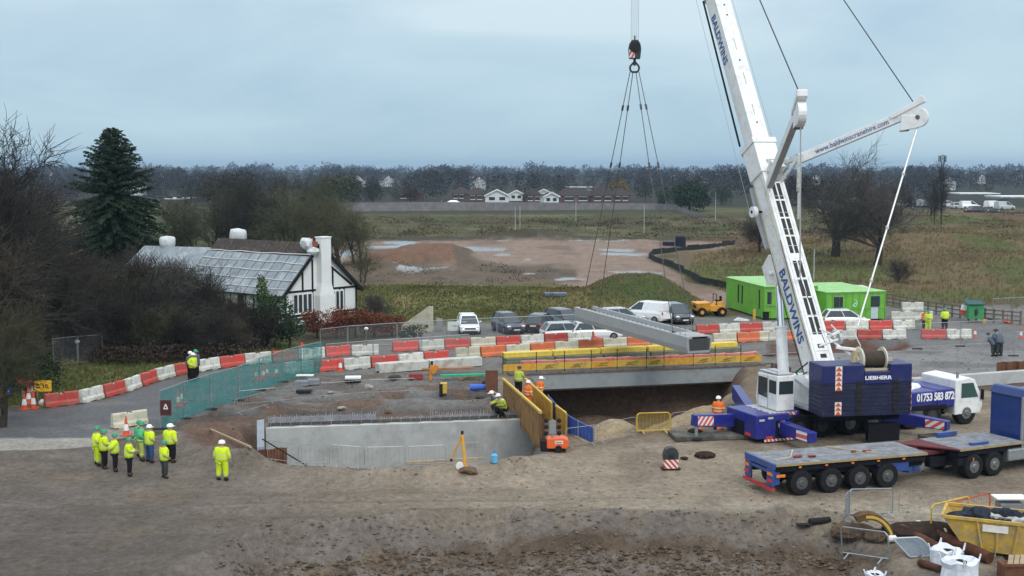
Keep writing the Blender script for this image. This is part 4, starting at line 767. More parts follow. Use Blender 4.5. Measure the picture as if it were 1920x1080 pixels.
# operator cab
CB = Matrix((h, lft, K)).transposed().to_4x4(); CB.translation = PY(1454, 766, 63.8)
CB.translation.z = 1.45
w = MB(CB); w.prism([(-.95, 0), (1.0, 0), (1.12, .5), (.95, 1.72), (-.95, 1.78)], (0, -.5, 0), (0, .5, 0), (1, 0, 0), (0, 0, 1)); cabo = w.build('operator_cab', cw, cr, world=True, bevel=.06)
w = MB(CB); w.prism([(-.05, .55), (.85, .6), (.8, 1.55), (-.05, 1.55)], (0, .502, 0), (0, .52, 0), (1, 0, 0), (0, 0, 1)); w.box((-.85, .502, .85), (-.2, .52, 1.5)); w.box((-.97, -.4, .85), (-.952, .4, 1.5)); w.raw([(1.13, -.42, .55), (1.13, .42, .55), (.975, .42, 1.62), (.975, -.42, 1.62)], [(0, 1, 2, 3)]); w.build('window', glass_d, cabo, world=True)
w = MB(CB); w.box((-.1, .51, .05), (-.07, .535, 1.65)); w.box((.84, .51, .05), (.87, .535, 1.6)); w.box((-.9, -.45, 1.8), (.9, .45, 1.86)); w.build('door_seams', cg, cabo, world=True)
w = MB(CB); w.path([(-.95, .52, 1.86), (-.95, .52, 2.0), (.9, .52, 2.0), (.9, .52, 1.86)], .02, n=4); w.build('roof_rail', galv, cabo, world=True)
w = MB(CB); w.box((-1.15, -.55, -.16), (1.25, 1.0, -.02)); w.build('cab_step', cg, cr, world=True, bevel=.02)
w = MB(CB); w.box((-1.15, 1.002, -.16), (1.25, 1.02, -.01)); w.box((-1.17, -.5, -.16), (-1.152, 1.0, -.01)); w.build('hazard_edge', stripe_mat('red_white_edge', (.6, .08, .07), (.75, .75, .75), .26, axis=(.8, .8, .8)), cr, world=True)
# counterweight: stacked slabs, two side stacks and the panel between
bc = PY(1624, 783, 61.4); BW = Matrix(); ux = Vector((math.cos(RD(10)), math.sin(RD(10)), 0)); BW = Matrix((ux, Vector((-ux.y, ux.x, 0)), K)).transposed().to_4x4(); BW.translation = Vector((bc.x, bc.y, 0)); BF = -BW.col[1].xyz
cwz0, cwz1 = 1.5, 4.02
rg = random.Random(3); w = MB(BW); n = 8
for i in range(n):
    z0 = cwz0 + (cwz1 - .85 - cwz0) * i / n; z1 = cwz0 + (cwz1 - .85 - cwz0) * (i + 1) / n; w.box((-2.3, 0 + .01 * (i % 2), z0 + .006), (2.3, 1.6, z1 - .006))
w.build('ballast_slab_stack', navy, cr, world=True, bevel=.012)
w = MB(BW); w.box((-2.33, -.03, cwz1 - .9), (-.15, 1.6, cwz1)); w.box((1.2, -.03, cwz1 - .9), (2.33, 1.6, cwz1)); w.build('side_ballast', M('blue_ballast', (.014, .02, .115), .4, var=.15, dirt=(.04, .045, .11)), cr, world=True, bevel=.04)
w = MB(BW); w.box((-.15, -.05, cwz1 - .95), (1.2, 1.4, cwz1 - .35)); w.build('name_panel', M('blue_ballast', (.014, .02, .115)), cr, world=True, bevel=.03)
w = MB(BW)
for x0 in (-.55, 1.35):
    for i in range(8): w.box((x0, -.035, cwz0 + .1 + i * .21), (x0 + .28, 0, cwz0 + .26 + i * .21))
w.build('lashing_recess', M('dark_brown_steel', (.03, .027, .022), .7, var=.4), cr, world=True); w = MB(BW); w.box((-1.9, .9, 1.1), (2.2, 1.9, 1.48)); w.box((.35, .45, .12), (2.0, .75, 1.0)); w.build('underside_frame', blk2, cr, world=True)
fb = frame(BW @ Vector((.55, -.06, cwz1 - .66)), ux, K); lettering('LIEBHERR', .25, txw, cr, fb, 'maker_lettering', bold=.008, sx=1.3)
def chevrons(x, z0, z1, parent, wd=.34, side=False):
    n = max(1, round((z1 - z0) / .25)); st = (z1 - z0) / n; w = MB(BW); w.box((x - wd / 2, -.045, z0), (x + wd / 2, -.032, z1)); w.mat(1)
    for i in range(n): z = z0 + st * i; w.raw([(x - wd / 2, -.047, z), (x + wd / 2, -.047, z), (x, -.047, z + st * .95)], [(0, 1, 2)])
    w.build('chevron_strip', [M('chevron_white', (.75, .72, .68), .5), M('chevron_red', (.55, .10, .045), .5)], parent, world=True)
chevrons(-1.48, cwz1 - 1.25, cwz1 - .05, cr); chevrons(-1.48, cwz0 + .08, cwz0 + .72, cr)
w = MB(BW)
w.box((2.335, .02, cwz0 + .1), (2.35, .35, cwz1 - .1)); w.build('side_chevrons', stripe_mat('red_white_side', (.55, .1, .05), (.75, .72, .68), .3, axis=(0, 1, 1)), cr, world=True)
# winch on top
w = MB(BW); c = Vector((.52, .85, cwz1 + .12)); w.lathe([(.42, -.52), (.42, .62)], c, 20, 'x'); w.build('rope_drum', M('wound_rope', (.06, .045, .035), .7, var=.2), cr, world=True)
w = MB(BW); w.lathe([(.60, -.62), (.64, -.58), (.60, -.52)], c, 22, 'x'); w.lathe([(.60, .62), (.60, .68)], c, 22, 'x'); w.lathe([(.2, -.72), (.2, -.6)], c, 10, 'x'); w.build('drum_flange', M('flange_cream', (.62, .61, .52), .5, var=.1, dirt=(.4, .33, .16)), cr, world=True)
w = MB(BW); w.bar((-.25, .9, cwz1 - .3), (-.05, .9, cwz1 + .5), .3, .5); w.bar((1.25, .85, cwz1 - .4), (1.3, .85, cwz1 + .2), .12, .8); w.bar((.0, .3, cwz1 - .32), (1.3, .3, cwz1 - .3), .12, .12); w.build('winch_frame', M('frame_tan', (.5, .42, .26), .6, var=.2), cr, world=True)
w = MB(BW)
for (a, b, t) in [((-.3, 1.2, cwz1 + .3), (-1.5, 1.4, cwz1 + 1.2), .14), ((-1.5, 1.4, cwz1 + 1.2), (-.9, 1.3, cwz1 + 1.45), .14), ((-1.9, 1.4, cwz1 + .75), (-1.0, 1.2, cwz1 + 1.1), .12), ((-1.1, 1.2, cwz1 + .7), (.1, 1.1, cwz1 + .55), .18), ((-1.2, 1.3, cwz1 + 1.3), (-1.9, 1.4, cwz1 + 1.6), .1), ((.2, 1.2, cwz1 + .7), (-.3, 1.3, cwz1 + 1.75), .06), ((-1.0, 1.4, cwz1 + 1.5), (-1.3, 1.4, cwz1 + 1.8), .08)]: w.bar(a, b, t, t * .8)
w.build('ballast_bracket', cw, cr, world=True, bevel=.02)
w = MB(BW); w.lathe([(.26, -.08), (.26, .08)], (-.85, 1.35, cwz1 + 1.1), 14, 'x'); w.build('rope_pulley', cg, cr, world=True)
# boom: base section, telescopes, collars, lattice of openings on the back face
def BP(t, s=0, b=0): return B0 + bd_ * t + lft * s + nb_ * b      # metres along the boom, to its left, out of its back
def bsec(t0, t1, wd, dp, ch=.22, c0=0.0, mats=cw, name='boom_section', k0=1.0, k1=1.0, bev=.02):
    pr = [(-wd / 2, dp / 2), (wd / 2, dp / 2), (wd / 2, -dp / 2 + ch * 1.2), (wd / 2 - ch, -dp / 2), (-wd / 2 + ch, -dp / 2), (-wd / 2, -dp / 2 + ch * 1.2)]; w = MB(); n = len(pr)
    vs = [BP(t0, p[0] * k0, (p[1]) * k0 + c0) for p in pr] + [BP(t1, p[0] * k1, (p[1]) * k1 + c0) for p in pr]
    w.raw(vs, [tuple(range(n))[::-1], tuple(range(n, 2 * n))] + [(k, (k + 1) % n, n + (k + 1) % n, n + k) for k in range(n)]); return w.build(name, mats, cr, world=True, bevel=bev)
BWd, BDp = 1.18, 1.45
base = bsec(-.6, 13.4, BWd, BDp)
w = MB()
def plate(t0, t1, s0, s1, b, w_): w_.raw([BP(t0, s0, b), BP(t0, s1, b), BP(t1, s1, b), BP(t1, s0, b)], [(0, 1, 2, 3)])
for i in range(9):
    t0 = 2.9 + i * 1.08 + (0 if i < 4 else .35); 
    for s_ in (-1, 1): plate(t0, t0 + .98, s_ * .045, s_ * .27, BDp / 2 + .006, w)
for t0 in (1.1, 1.6, 2.15): plate(t0, t0 + .22, -.18, .18, BDp / 2 + .006, w)
for t0 in (6.95, 12.75): plate(t0, t0 + .16, -.25, -.06, BDp / 2 + .006, w); plate(t0, t0 + .16, .06, .25, BDp / 2 + .006, w)
for t0 in (13.0,): plate(t0, t0 + .05, -.3, .3, BDp / 2 + .006, w)
w.build('boom_openings', M('opening_dark', (.05, .05, .05), .8, var=.3), base, world=True)
w = MB(); w.bar(BP(.4, -.42, BDp / 2 + .02), BP(13.0, -.42, BDp / 2 + .02), .06, .05); w.bar(BP(.4, .42, BDp / 2 + .02), BP(13.0, .42, BDp / 2 + .02), .06, .05)
for i in range(13): w.bar(BP(1 + i, -.42, BDp / 2 + .012), BP(1 + i, .42, BDp / 2 + .012), .04, .02)
w.build('edge_rails', cw, base, world=True)
w = MB(); w.bar(BP(.2, BWd / 2 + .03, .5), BP(12.6, BWd / 2 + .03, .5), .04, .05); w.tube(BP(5.5, BWd / 2 + .05, -.45), BP(12.8, BWd / 2 + .05, -.35), .03, n=5); w.build('side_pipes', M('yellowed_pipe', (.55, .52, .38), .5), base, world=True)
w = MB()
for i in range(14): t0 = .8 + i * .85; rr = rg.uniform(-.4, .3); w.raw([BP(t0, BWd / 2 + .004, rr), BP(t0 + .07, BWd / 2 + .004, rr + .02), BP(t0 + .06, BWd / 2 + .004, rr + .1), BP(t0 - .01, BWd / 2 + .004, rr + .09)], [(0, 1, 2, 3)])
w.build('bolt_marks', cg, base, world=True)
w = MB()
for s_, c_ in ((.50, -.50), (.47, .62)): w.path([BP(.3, s_ + .1, c_), BP(4, s_ + .12, c_ - .1), BP(8.4, s_ + .12, c_)], .025, n=5)
w.path([SU(-.6, 1.4, 2.6), SU(.3, 1.45, 3.1), BP(1.6, .62, .1)], .04, n=5); w.path([SU(-.9, 1.4, 2.5), SU(.1, 1.5, 2.8), BP(1.2, .62, -.2)], .035, n=5); w.build('hoses', blk, cr, world=True)
# boom head collars and the telescopes
bsec(12.5, 14.3, 1.38, 1.62, name='boom_collar'); bsec(14.3, 14.62, 1.5, 1.74, name='boom_collar')
w = MB(); w.lathe([(.28, -.12), (.30, -.1), (.30, .1), (.28, .12)], (0, 0, 0), 16, 'x')
w = MB(); c = BP(10.6, BWd / 2 + .5, -.35); w.tube(c - lft * .12, c + lft * .12, .30, n=18); w.build('side_pulley', cw, cr, world=True); w = MB(); w.tube(c + lft * .12, c + lft * .14, .09, n=10); w.tube(c - lft * .5, c - lft * .12, .06, n=8); w.build('pulley_axle', blk, cr, world=True)
w = MB(); w.raw([BP(8.6, .62, -.72), BP(12.3, .62, -.72), BP(12.3, .62, -.9), BP(10.3, .62, -1.05), BP(8.6, .62, -.95), BP(8.6, -.62, -.72), BP(12.3, -.62, -.72), BP(12.3, -.62, -.9), BP(10.3, -.62, -1.05), BP(8.6, -.62, -.95)], [(0, 1, 2, 3, 4), (9, 8, 7, 6, 5), (0, 5, 6, 1), (1, 6, 7, 2), (2, 7, 8, 3), (3, 8, 9, 4), (4, 9, 5, 0)]); w.build('belly_plate', cg, cr, world=True)
bsec(14.3, 24.9, 1.02, 1.24, name='boom_section'); bsec(24.6, 25.3, 1.16, 1.4, name='boom_collar')
bsec(25.1, 36, .92, 1.1, name='boom_section'); bsec(35.7, 36.2, 1.0, 1.2, name='boom_collar'); bsec(36, 47, .8, .95, name='boom_section')
w = MB()
for t0 in (15.7, 19.8, 23.6, 22.9): q = BP(t0, 0, .627); w.tube(q, q + nb_ * .02, .05, n=8)
for t0, t1 in ((16.2, 16.9), (18.2, 19.0), (20.5, 21.3)): plate(t0, t1, -.012, .012, .626, w)
w.build('pin_holes', blk2, cr, world=True)
# boom head with sheaves above the hook
w = MB(); hd = BP(47.4); w.bar(BP(46.6), BP(48.4, 0, -.1), 1.0, 1.2); w.bar(BP(47.6), BP(48.0, 0, -1.2), .7, .7); w.build('boom_head', cw, cr, world=True, bevel=.05)
# luffing cylinder
cb0 = PY(1470, 722, 67.2); cb1 = BP(7.2, .18, -1.0); m_ = cb0.lerp(cb1, .52)
w = MB(); w.tube(cb0, m_, .30, n=18); w.tube(m_ - (m_ - cb0).normalized() * .12, m_, .34, n=18); w.build('luffing_cylinder', cw, cr, world=True)
w = MB(); w.tube(m_, cb1, .19, n=16); w.build('cylinder_rod', steelb, cr, world=True)
w = MB(); w.prism([(-.5, -.95), (.6, -.95), (.9, 0), (.5, .55), (-.3, .55), (-.9, 0)], BP(7.4, .25, -.95), BP(7.4, .5, -.95), bd_, nb_); w.prism([(-.5, -.95), (.6, -.95), (.9, 0), (.5, .55), (-.3, .55), (-.9, 0)], BP(7.4, -.15, -.95), BP(7.4, .05, -.95), bd_, nb_); w.tube(cb1 - lft * .5, cb1 + lft * .6, .12, n=10); w.build('cylinder_lug', cw, cr, world=True, bevel=.02)
# Y guy frame
tip1 = PY(1502, 196, 59.6); tip2 = PY(1722, 205, 66.5)
rt = BP(12.6, 0, 1.0); w = MB(); w.bar(BP(12.2, 0, .6), rt + nb_ * .5, .7, .6); w.bar(BP(12.9, -.5, .7), rt + nb_ * 1.3 - lft * .9, .22, .3); w.bar(BP(11.9, -.4, .7), rt + nb_ * 1.2 - lft * .9, .18, .2); w.bar(BP(13.2, .2, .8), rt + nb_ * .9 - lft * .4, .12, .12); w.tube(rt + nb_ * 1.25 - lft * .9 - K * 1.9, rt + nb_ * 1.25 - lft * .9 + K * .1, .13, n=10); w.tube(rt + nb_ * 1.25 - lft * .9 - K * 3.4, rt + nb_ * 1.25 - lft * .9 - K * 1.8, .07, n=8); w.build('guy_frame_mount', M('mount_white', (.6, .62, .62), .5, var=.15, dirt=(.3, .29, .26), dscale=3), cr, world=True, bevel=.03)
def guyarm(a, b, txt, flip):
    d = (b - a).normalized(); w = MB(); w.bar(a, b, .34, .50, up=K, w2=.32, h2=.46); o = w.build('guy_arm', cw, cr, world=True, bevel=.02)
    sd = d.cross(K).normalized()
    if sd.y > 0: sd = -sd
    upv = sd.cross(d); 
    if upv.z < 0: upv = -upv
    w = MB(); hd = b + d * .1; dn = -upv; w.prism([(-1.5, .05), (.35, .22), (.42, .5), (.2, .62), (-.05, .42), (-1.5, .27)], hd + sd * .24, hd - sd * .24, d, upv); w.build('arm_head', cw, o, world=True, bevel=.02)
    w = MB(); c = hd - d * .25 - upv * .38; w.tube(c + sd * .19, c - sd * .19, .52, n=20); w.prism([(-1.05, -.32), (-.2, -.5), (.0, .1), (-.7, .42)], c + sd * .22, c - sd * .22, d, upv); w.build('arm_winch', cw, o, world=True, bevel=.02)
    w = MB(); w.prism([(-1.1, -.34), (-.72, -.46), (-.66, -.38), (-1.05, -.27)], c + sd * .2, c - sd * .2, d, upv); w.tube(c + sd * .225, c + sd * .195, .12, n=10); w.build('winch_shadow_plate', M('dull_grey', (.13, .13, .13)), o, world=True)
    w = MB(); w.bar(a + sd * .0 - upv * .262, b - upv * .242, .3, .02); w.build('arm_underside', M('arm_grey', (.36, .37, .38), .6), o, world=True)
    L_ = (b - a).length; xdir = d if not flip else d
    if d.dot(Vector((1, 0, 0))) < 0: xdir = -d
    lettering(txt, .40, txb, o, frame(a.lerp(b, .46) + sd * .185, xdir, upv), 'web_lettering', sx=(L_ * .68) / (len(txt) * .40 * .52), shear=.15); return c
a1 = BP(11.6, .55, 1.0); a2 = rt + nb_ * .9 - lft * 1.0
c1 = guyarm(a1, tip1, 'www.baldwinscranehire.com', False); c2 = guyarm(a2, tip2, 'www.baldwinscranehire.com', False)
# ropes
def strand(name, a, b, r, m=rope): w = MB(); w.tube(a, b, r, n=5); return w.build(name, m, cr, world=True)
strand('guy_rope', tip1 + K * .35, BP(47.5, .35, .4), .032); strand('guy_rope', tip2 + K * .4 - Vector((.3, 0, 0)), BP(47.5, -.35, .4), .032)
lightrope = M('pale_tie_bar', (.62, .63, .62), .4, .3)
an2 = PY(1608, 612, 62.8); strand('tie_bar', c2 - K * .4, an2, .05, lightrope)
for t in (.25, .52, .78): MB().blob((c2 - K * .4).lerp(an2, t), (.1, .1, .14), 1, .05, 1).build('tie_bar_joint', lightrope, cr, world=True)
an1 = PY(1507, 640, 62.8); strand('tie_bar', c1 - K * .4, PY(1500, 520, 61.5), .035, lightrope); strand('tie_bar', PY(1500, 520, 61.5), BP(2.2, -.2, .9), .02, rope)
strand('hose', BP(14.8, .75, -.5), BP(24.6, .60, -.45), .06, blk2)
strand('hoist_rope', BP(14.6, -.7, .6), BP(46, -.5, .6), .012, galv); strand('hoist_rope', BP(10.6, BWd / 2 + .75, -.35), BP(46, .6, -.6), .012, galv)
for dx in (-.24, -.13, .0, .13, .24):
    w = MB(); w.tube(hk + Vector((dx, 0, .4)), Vector((hk.x + dx * 1.3, hk.y, T0.z - .8)), .018, n=4); w.build('hoist_fall', M('fall_grey', (.32, .36, .42), .5), cr, world=True)
# name along the boom
fl = frame(BP(4.85, BWd / 2 + .012, -.02), -bd_, nb_); lettering('BALDWINS', .80, txb, base, fl, 'name_lettering', bold=.018, sx=1.06)
fl = frame(BP(21.6, .51 + .012, -.02), -bd_, nb_); lettering('BALDWINS', .68, txb, cr, fl, 'name_lettering', bold=.014, sx=.98)
# ---------------------------------------------------------------- timber framed cottage
wh_wall = M('limewash', (.76, .78, .78), .8, var=.06, scale=1, dirt=(.55, .54, .5), dscale=.8, dlo=.6, dhi=.8); timb = M('black_timber', (.018, .017, .016), .7, var=.3)
sheetm = M('white_roof_sheeting', (.24, .28, .315), .6, var=.2, scale=1.2, dirt=(.36, .40, .43), dscale=.8, dlo=.5, dhi=.6)
slate = M('mossy_tiles', (.06, .052, .048), .85, var=.4, scale=3, dirt=(.14, .11, .06), dscale=1.5, dlo=.55, dhi=.7)
wrapm = M('white_wrap', (.62, .66, .68), .5, var=.2, scale=2.5, bump=.6, dirt=(.42, .45, .47), dscale=3)
c0 = P(534, 612); A_ = Vector((-.78, .625, 0)).normalized(); Wd = Vector((.66, .75, 0)).normalized()
c0.z = 0; hs = thing('timber_framed_cottage', 'white timber framed cottage with black beams, sheeted roof and tall white gable chimney', 'house', c0)
Wg = 8.2; Lh = 13.5; he = PY(541, 549, c0.y).z; c1 = c0 + Wd * Wg; ridge = he + 4.0; gb = c0 + Wd * Wg * .46
w = MB(); LL = A_ * Lh; Kz = Vector((0, 0, 1))
for (o0, o1) in (((c0), (c1)),): 
    w.raw([o0, o1, o1 + Kz * he, gb + Kz * ridge, o0 + Kz * he, o0 + LL, o1 + LL, o1 + LL + Kz * he, gb + LL + Kz * ridge, o0 + LL + Kz * he], [(0, 1, 2, 3, 4), (9, 8, 7, 6, 5), (0, 4, 9, 5), (1, 6, 7, 2)])
w.build('wall', wh_wall, hs, world=True)
# two roof slopes: sheeted on the lower part of the near one, bare mossy tiles above
def slope(a0, a1, b0, b1, th, m, name, rows=None):
    w = MB(); n = (a1 - a0).cross(b0 - a0).normalized()
    if n.z < 0: n = -n
    w.raw([a0, a1, b1, b0, a0 + n * th, a1 + n * th, b1 + n * th, b0 + n * th], [(0, 3, 2, 1), (4, 5, 6, 7), (0, 1, 5, 4), (1, 2, 6, 5), (2, 3, 7, 6), (3, 0, 4, 7)]); return w.build(name, m, hs, world=True), n
ov = A_ * -.35; e_out = -Wd * .45 - Kz * .38
E0 = c0 + Kz * he + ov + e_out; E1 = c0 + Kz * he + LL + e_out; R0 = gb + Kz * ridge + ov; R1 = gb + LL + Kz * ridge; F0 = c1 + Kz * he + ov + Wd * .45 - Kz * .38; F1 = F0 + LL - ov
near_r, nn = slope(E0, E1, R0, R1, .12, slate, 'roof'); slope(R0, R1, F0, F1, .12, slate, 'roof')
m0, m1 = E0.lerp(R0, .74), E1.lerp(R1, .74)
sh, _ = slope(E0 + nn * .13, E1 + nn * .13, m0 + nn * .13, m1 + nn * .13, .04, sheetm, 'roof_sheeting')
w = MB(); rg = random.Random(6)
for i in range(12): t = i / 11; a = E0.lerp(E1, t) + nn * .19; b = E0.lerp(E1, t).lerp(R0.lerp(R1, t), .76 if i % 3 else .98) + nn * .19; w.tube(a, b, .03, n=4)
w.build('battens', M('dark_batten', (.12, .13, .14)), hs, world=True)
w = MB()
for j in range(5):
    t = .12 + j * .16; pts = [E0.lerp(R0, t).lerp(E1.lerp(R1, t), i / 9) + nn * (.21 + rg.uniform(0, .03)) + (R0 - E0).normalized() * rg.uniform(-.08, .08) for i in range(10)]; w.path(pts, .05, n=4)
w.build('sandbag_ropes', M('white_rope', (.78, .8, .8)), hs, world=True)
w = MB(); w.bar(E0 - A_ * .02, R0 - A_ * .02, .1, .28); w.bar(F0 - A_ * .02, R0 - A_ * .02, .1, .28); w.build('bargeboard', timb, hs, world=True)
GN = -A_ * 1.0; G0 = lambda s, z: c0 + Wd * s + Kz * z + GN * .03
w = MB()
def beam(s0, z0, s1, z1, t=.17): w.bar(G0(s0, z0), G0(s1, z1), .05, t, up=GN.cross(G0(s1, z1) - G0(s0, z0)))
for s0, z0, s1, z1 in [(0, he, Wg, he), (0, he - 2.1, Wg, he - 2.1), (.08, 0, .08, he), (Wg - .08, 0, Wg - .08, he), (2.0, he, 2.0, he + 1.75), (3.1, he - 2.1, 3.1, he + 2.7), (5.4, he, 5.4, he + 1.9), (5.0, he + 2.1, 7.6, he + .2), (6.2, he - 2.6, 6.2, he), (.7, 0, .7, he - 2.1), (6.7, he - 2.1, 6.7, he), (0, .5, Wg, .5)]: beam(s0, z0, s1, z1)
w.build('timber_frame', timb, hs, world=True)
for s0, s1 in ((.9, 3.0), (5.2, 6.6)):
    w = MB(); w.raw([G0(s0, he - 1.9) + GN * .02, G0(s1, he - 1.9) + GN * .02, G0(s1, he - .25) + GN * .02, G0(s0, he - .25) + GN * .02], [(0, 1, 2, 3)]); wi = w.build('window', glass_d, hs, world=True); w = MB()
    n = 4 if s1 - s0 > 1.6 else 3
    for i in range(n + 1): s_ = s0 + (s1 - s0) * i / n; w.bar(G0(s_, he - 1.95) + GN * .04, G0(s_, he - .2) + GN * .04, .13, .05)
    w.bar(G0(s0, he - 1.92) + GN * .04, G0(s1, he - 1.92) + GN * .04, .05, .13); w.bar(G0(s0, he - .23) + GN * .04, G0(s1, he - .23) + GN * .04, .05, .13); w.build('window_frame', whpaint, wi, world=True)
ct_ = PY(605, 446, c0.y + 3).z
w = MB(); fr_ = Matrix((Wd, GN, Kz)).transposed().to_4x4(); fr_.translation = c0 + Wd * 4.15
w.fr = fr_; w.box((-.85, 0, -.2), (.85, .75, he - .5)); w.raw([(-.85, 0, he - .5), (.85, 0, he - .5), (.85, .75, he - .5), (-.85, .75, he - .5), (-.55, -.1, he + .6), (.55, -.1, he + .6), (.55, .65, he + .6), (-.55, .65, he + .6)], [(0, 1, 5, 4), (1, 2, 6, 5), (2, 3, 7, 6), (3, 0, 4, 7)]); w.box((-.55, -.1, he + .55), (.55, .65, ct_)); w.box((-.6, -.15, ct_), (.6, .7, ct_ + .12)); w.build('chimney', wh_wall, hs, world=True, bevel=.03)
w = MB(fr_); w.box((-1.05, -.6, ridge - .3), (-.57, .2, ct_ - .3)); w.box((-.9, -.5, ct_ - .3), (-.7, -.2, ct_)); w.build('brick_stack', M('brick_red', (.3, .10, .06), .85, var=.3), hs, world=True)
w = MB(fr_); w.blob((-1.5, -.2, ridge + .1), (.6, .5, .5), 2, .2); w.blob((-1.1, .2, ridge - .6), (.5, .5, .4), 3, .2); w.build('loose_sheeting', wrapm, hs, world=True)
# wrapped ridge stacks and the sheeted left wing
def stack(px_, py_top, py_ridge, yy, nm='wrapped_chimney'):
    top = PY(px_, py_top, yy); bot = PY(px_, py_ridge, yy); w = MB(); hh = top.z - bot.z; rg = random.Random(px_); prof = [(1.35, -1.0), (1.0, -.1), (.66, hh * .3), (.62, hh * .60), (.74, hh * .68), (.72, hh * .9), (.62, hh), (.1, hh * 1.03)]; n = 14; vs = []
    for r_, z_ in prof:
        for k in range(n): t = 2 * math.pi * k / n; q = r_ * (1 + rg.uniform(-.07, .07)) * (abs(math.cos(t)) ** 3 + abs(math.sin(t)) ** 3) ** (-1 / 3); vs.append(bot + Vector((q * math.cos(t), q * math.sin(t), z_ + rg.uniform(-.05, .05))))
    w.raw(vs, [(j * n + k, j * n + (k + 1) % n, (j + 1) * n + (k + 1) % n, (j + 1) * n + k) for j in range(len(prof) - 1) for k in range(n)] + [tuple(range((len(prof) - 1) * n, len(prof) * n))]); return w.build(nm, wrapm, hs, smooth=True, world=True)
RL = gb + LL; s1_ = stack(447, 430, 480, RL.y - .6); 
Lh2 = 8.5; A2 = Vector((-.93, .37, 0)).normalized(); R1b = Vector((RL.x, RL.y, PY(445, 466, RL.y).z)); R2 = R1b + A2 * Lh2; E1b = E1; E2 = E1 + A2 * Lh2; F1b = F1; F2 = F1 + A2 * Lh2
slope(E1b, E2, R1b, R2, .12, sheetm, 'wing_roof'); slope(R1b, R2, F1b, F2, .12, slate, 'wing_roof')
w = MB(); a = c0 + LL; b = c1 + LL; w.raw([a, a + A2 * Lh2, b + A2 * Lh2, b, a + Kz * he, a + A2 * Lh2 + Kz * he, b + A2 * Lh2 + Kz * he, b + Kz * he, R2 - Kz * .2], [(0, 1, 5, 4), (2, 3, 7, 6), (1, 2, 6, 8, 5)]); w.build('wing_wall', wh_wall, hs, world=True)
w = MB()
for i in range(13): p = c0 + A_ * (1 + i * 1.02) - Wd * .03; w.bar(p + Kz * .4, p + Kz * he, .05, .14)
w.bar(c0 - Wd * .03 + Kz * (he - 1.9), c0 + LL - Wd * .03 + Kz * (he - 1.9), .05, .15); w.build('front_timbers', timb, hs, world=True)
for i in (1, 4, 8): 
    w = MB(); p = c0 + A_ * (1.2 + i * 1.02) - Wd * .05; w.raw([p + Kz * (he - 1.7), p + A_ * .8 + Kz * (he - 1.7), p + A_ * .8 + Kz * (he - .5), p + Kz * (he - .5)], [(0, 1, 2, 3)]); w.build('window', glass_d, hs, world=True)
stack(315, 444, 488, R2.y - .5)
# cream gable fragment (garden gate wall) and its low pier
q = G(752, 620); gw = thing('cream_wall', 'cream triangular wall end left of the parked white car', 'wall', q); w = MB(); p1 = P(812, 622)
w.raw([q, p1, p1 + Kz * 2.1, p1 + Kz * 2.05 - Vector((.4, 0, 0)), q + Kz * .35, *(v + Vector((0, .4, 0)) for v in (q, p1, p1 + Kz * 2.1, p1 + Kz * 2.05 - Vector((.4, 0, 0)), q + Kz * .35))], [(0, 1, 2, 3, 4), (9, 8, 7, 6, 5), (0, 5, 6, 1), (1, 6, 7, 2), (2, 7, 8, 3), (3, 8, 9, 4), (4, 9, 5, 0)]); w.build('wall_face', M('cream_render', (.50, .48, .38), .85, var=.15, dirt=(.33, .31, .26)), gw, world=True)
q = P(824, 620); w = MB(); w.box((-.26, -.2, 0), (.26, .2, 1.0)); o = w.build('concrete_pier', conc_d, bevel=.02); o.location = q; tag(o, 'short grey concrete pier right of the cream triangular wall', 'pier')
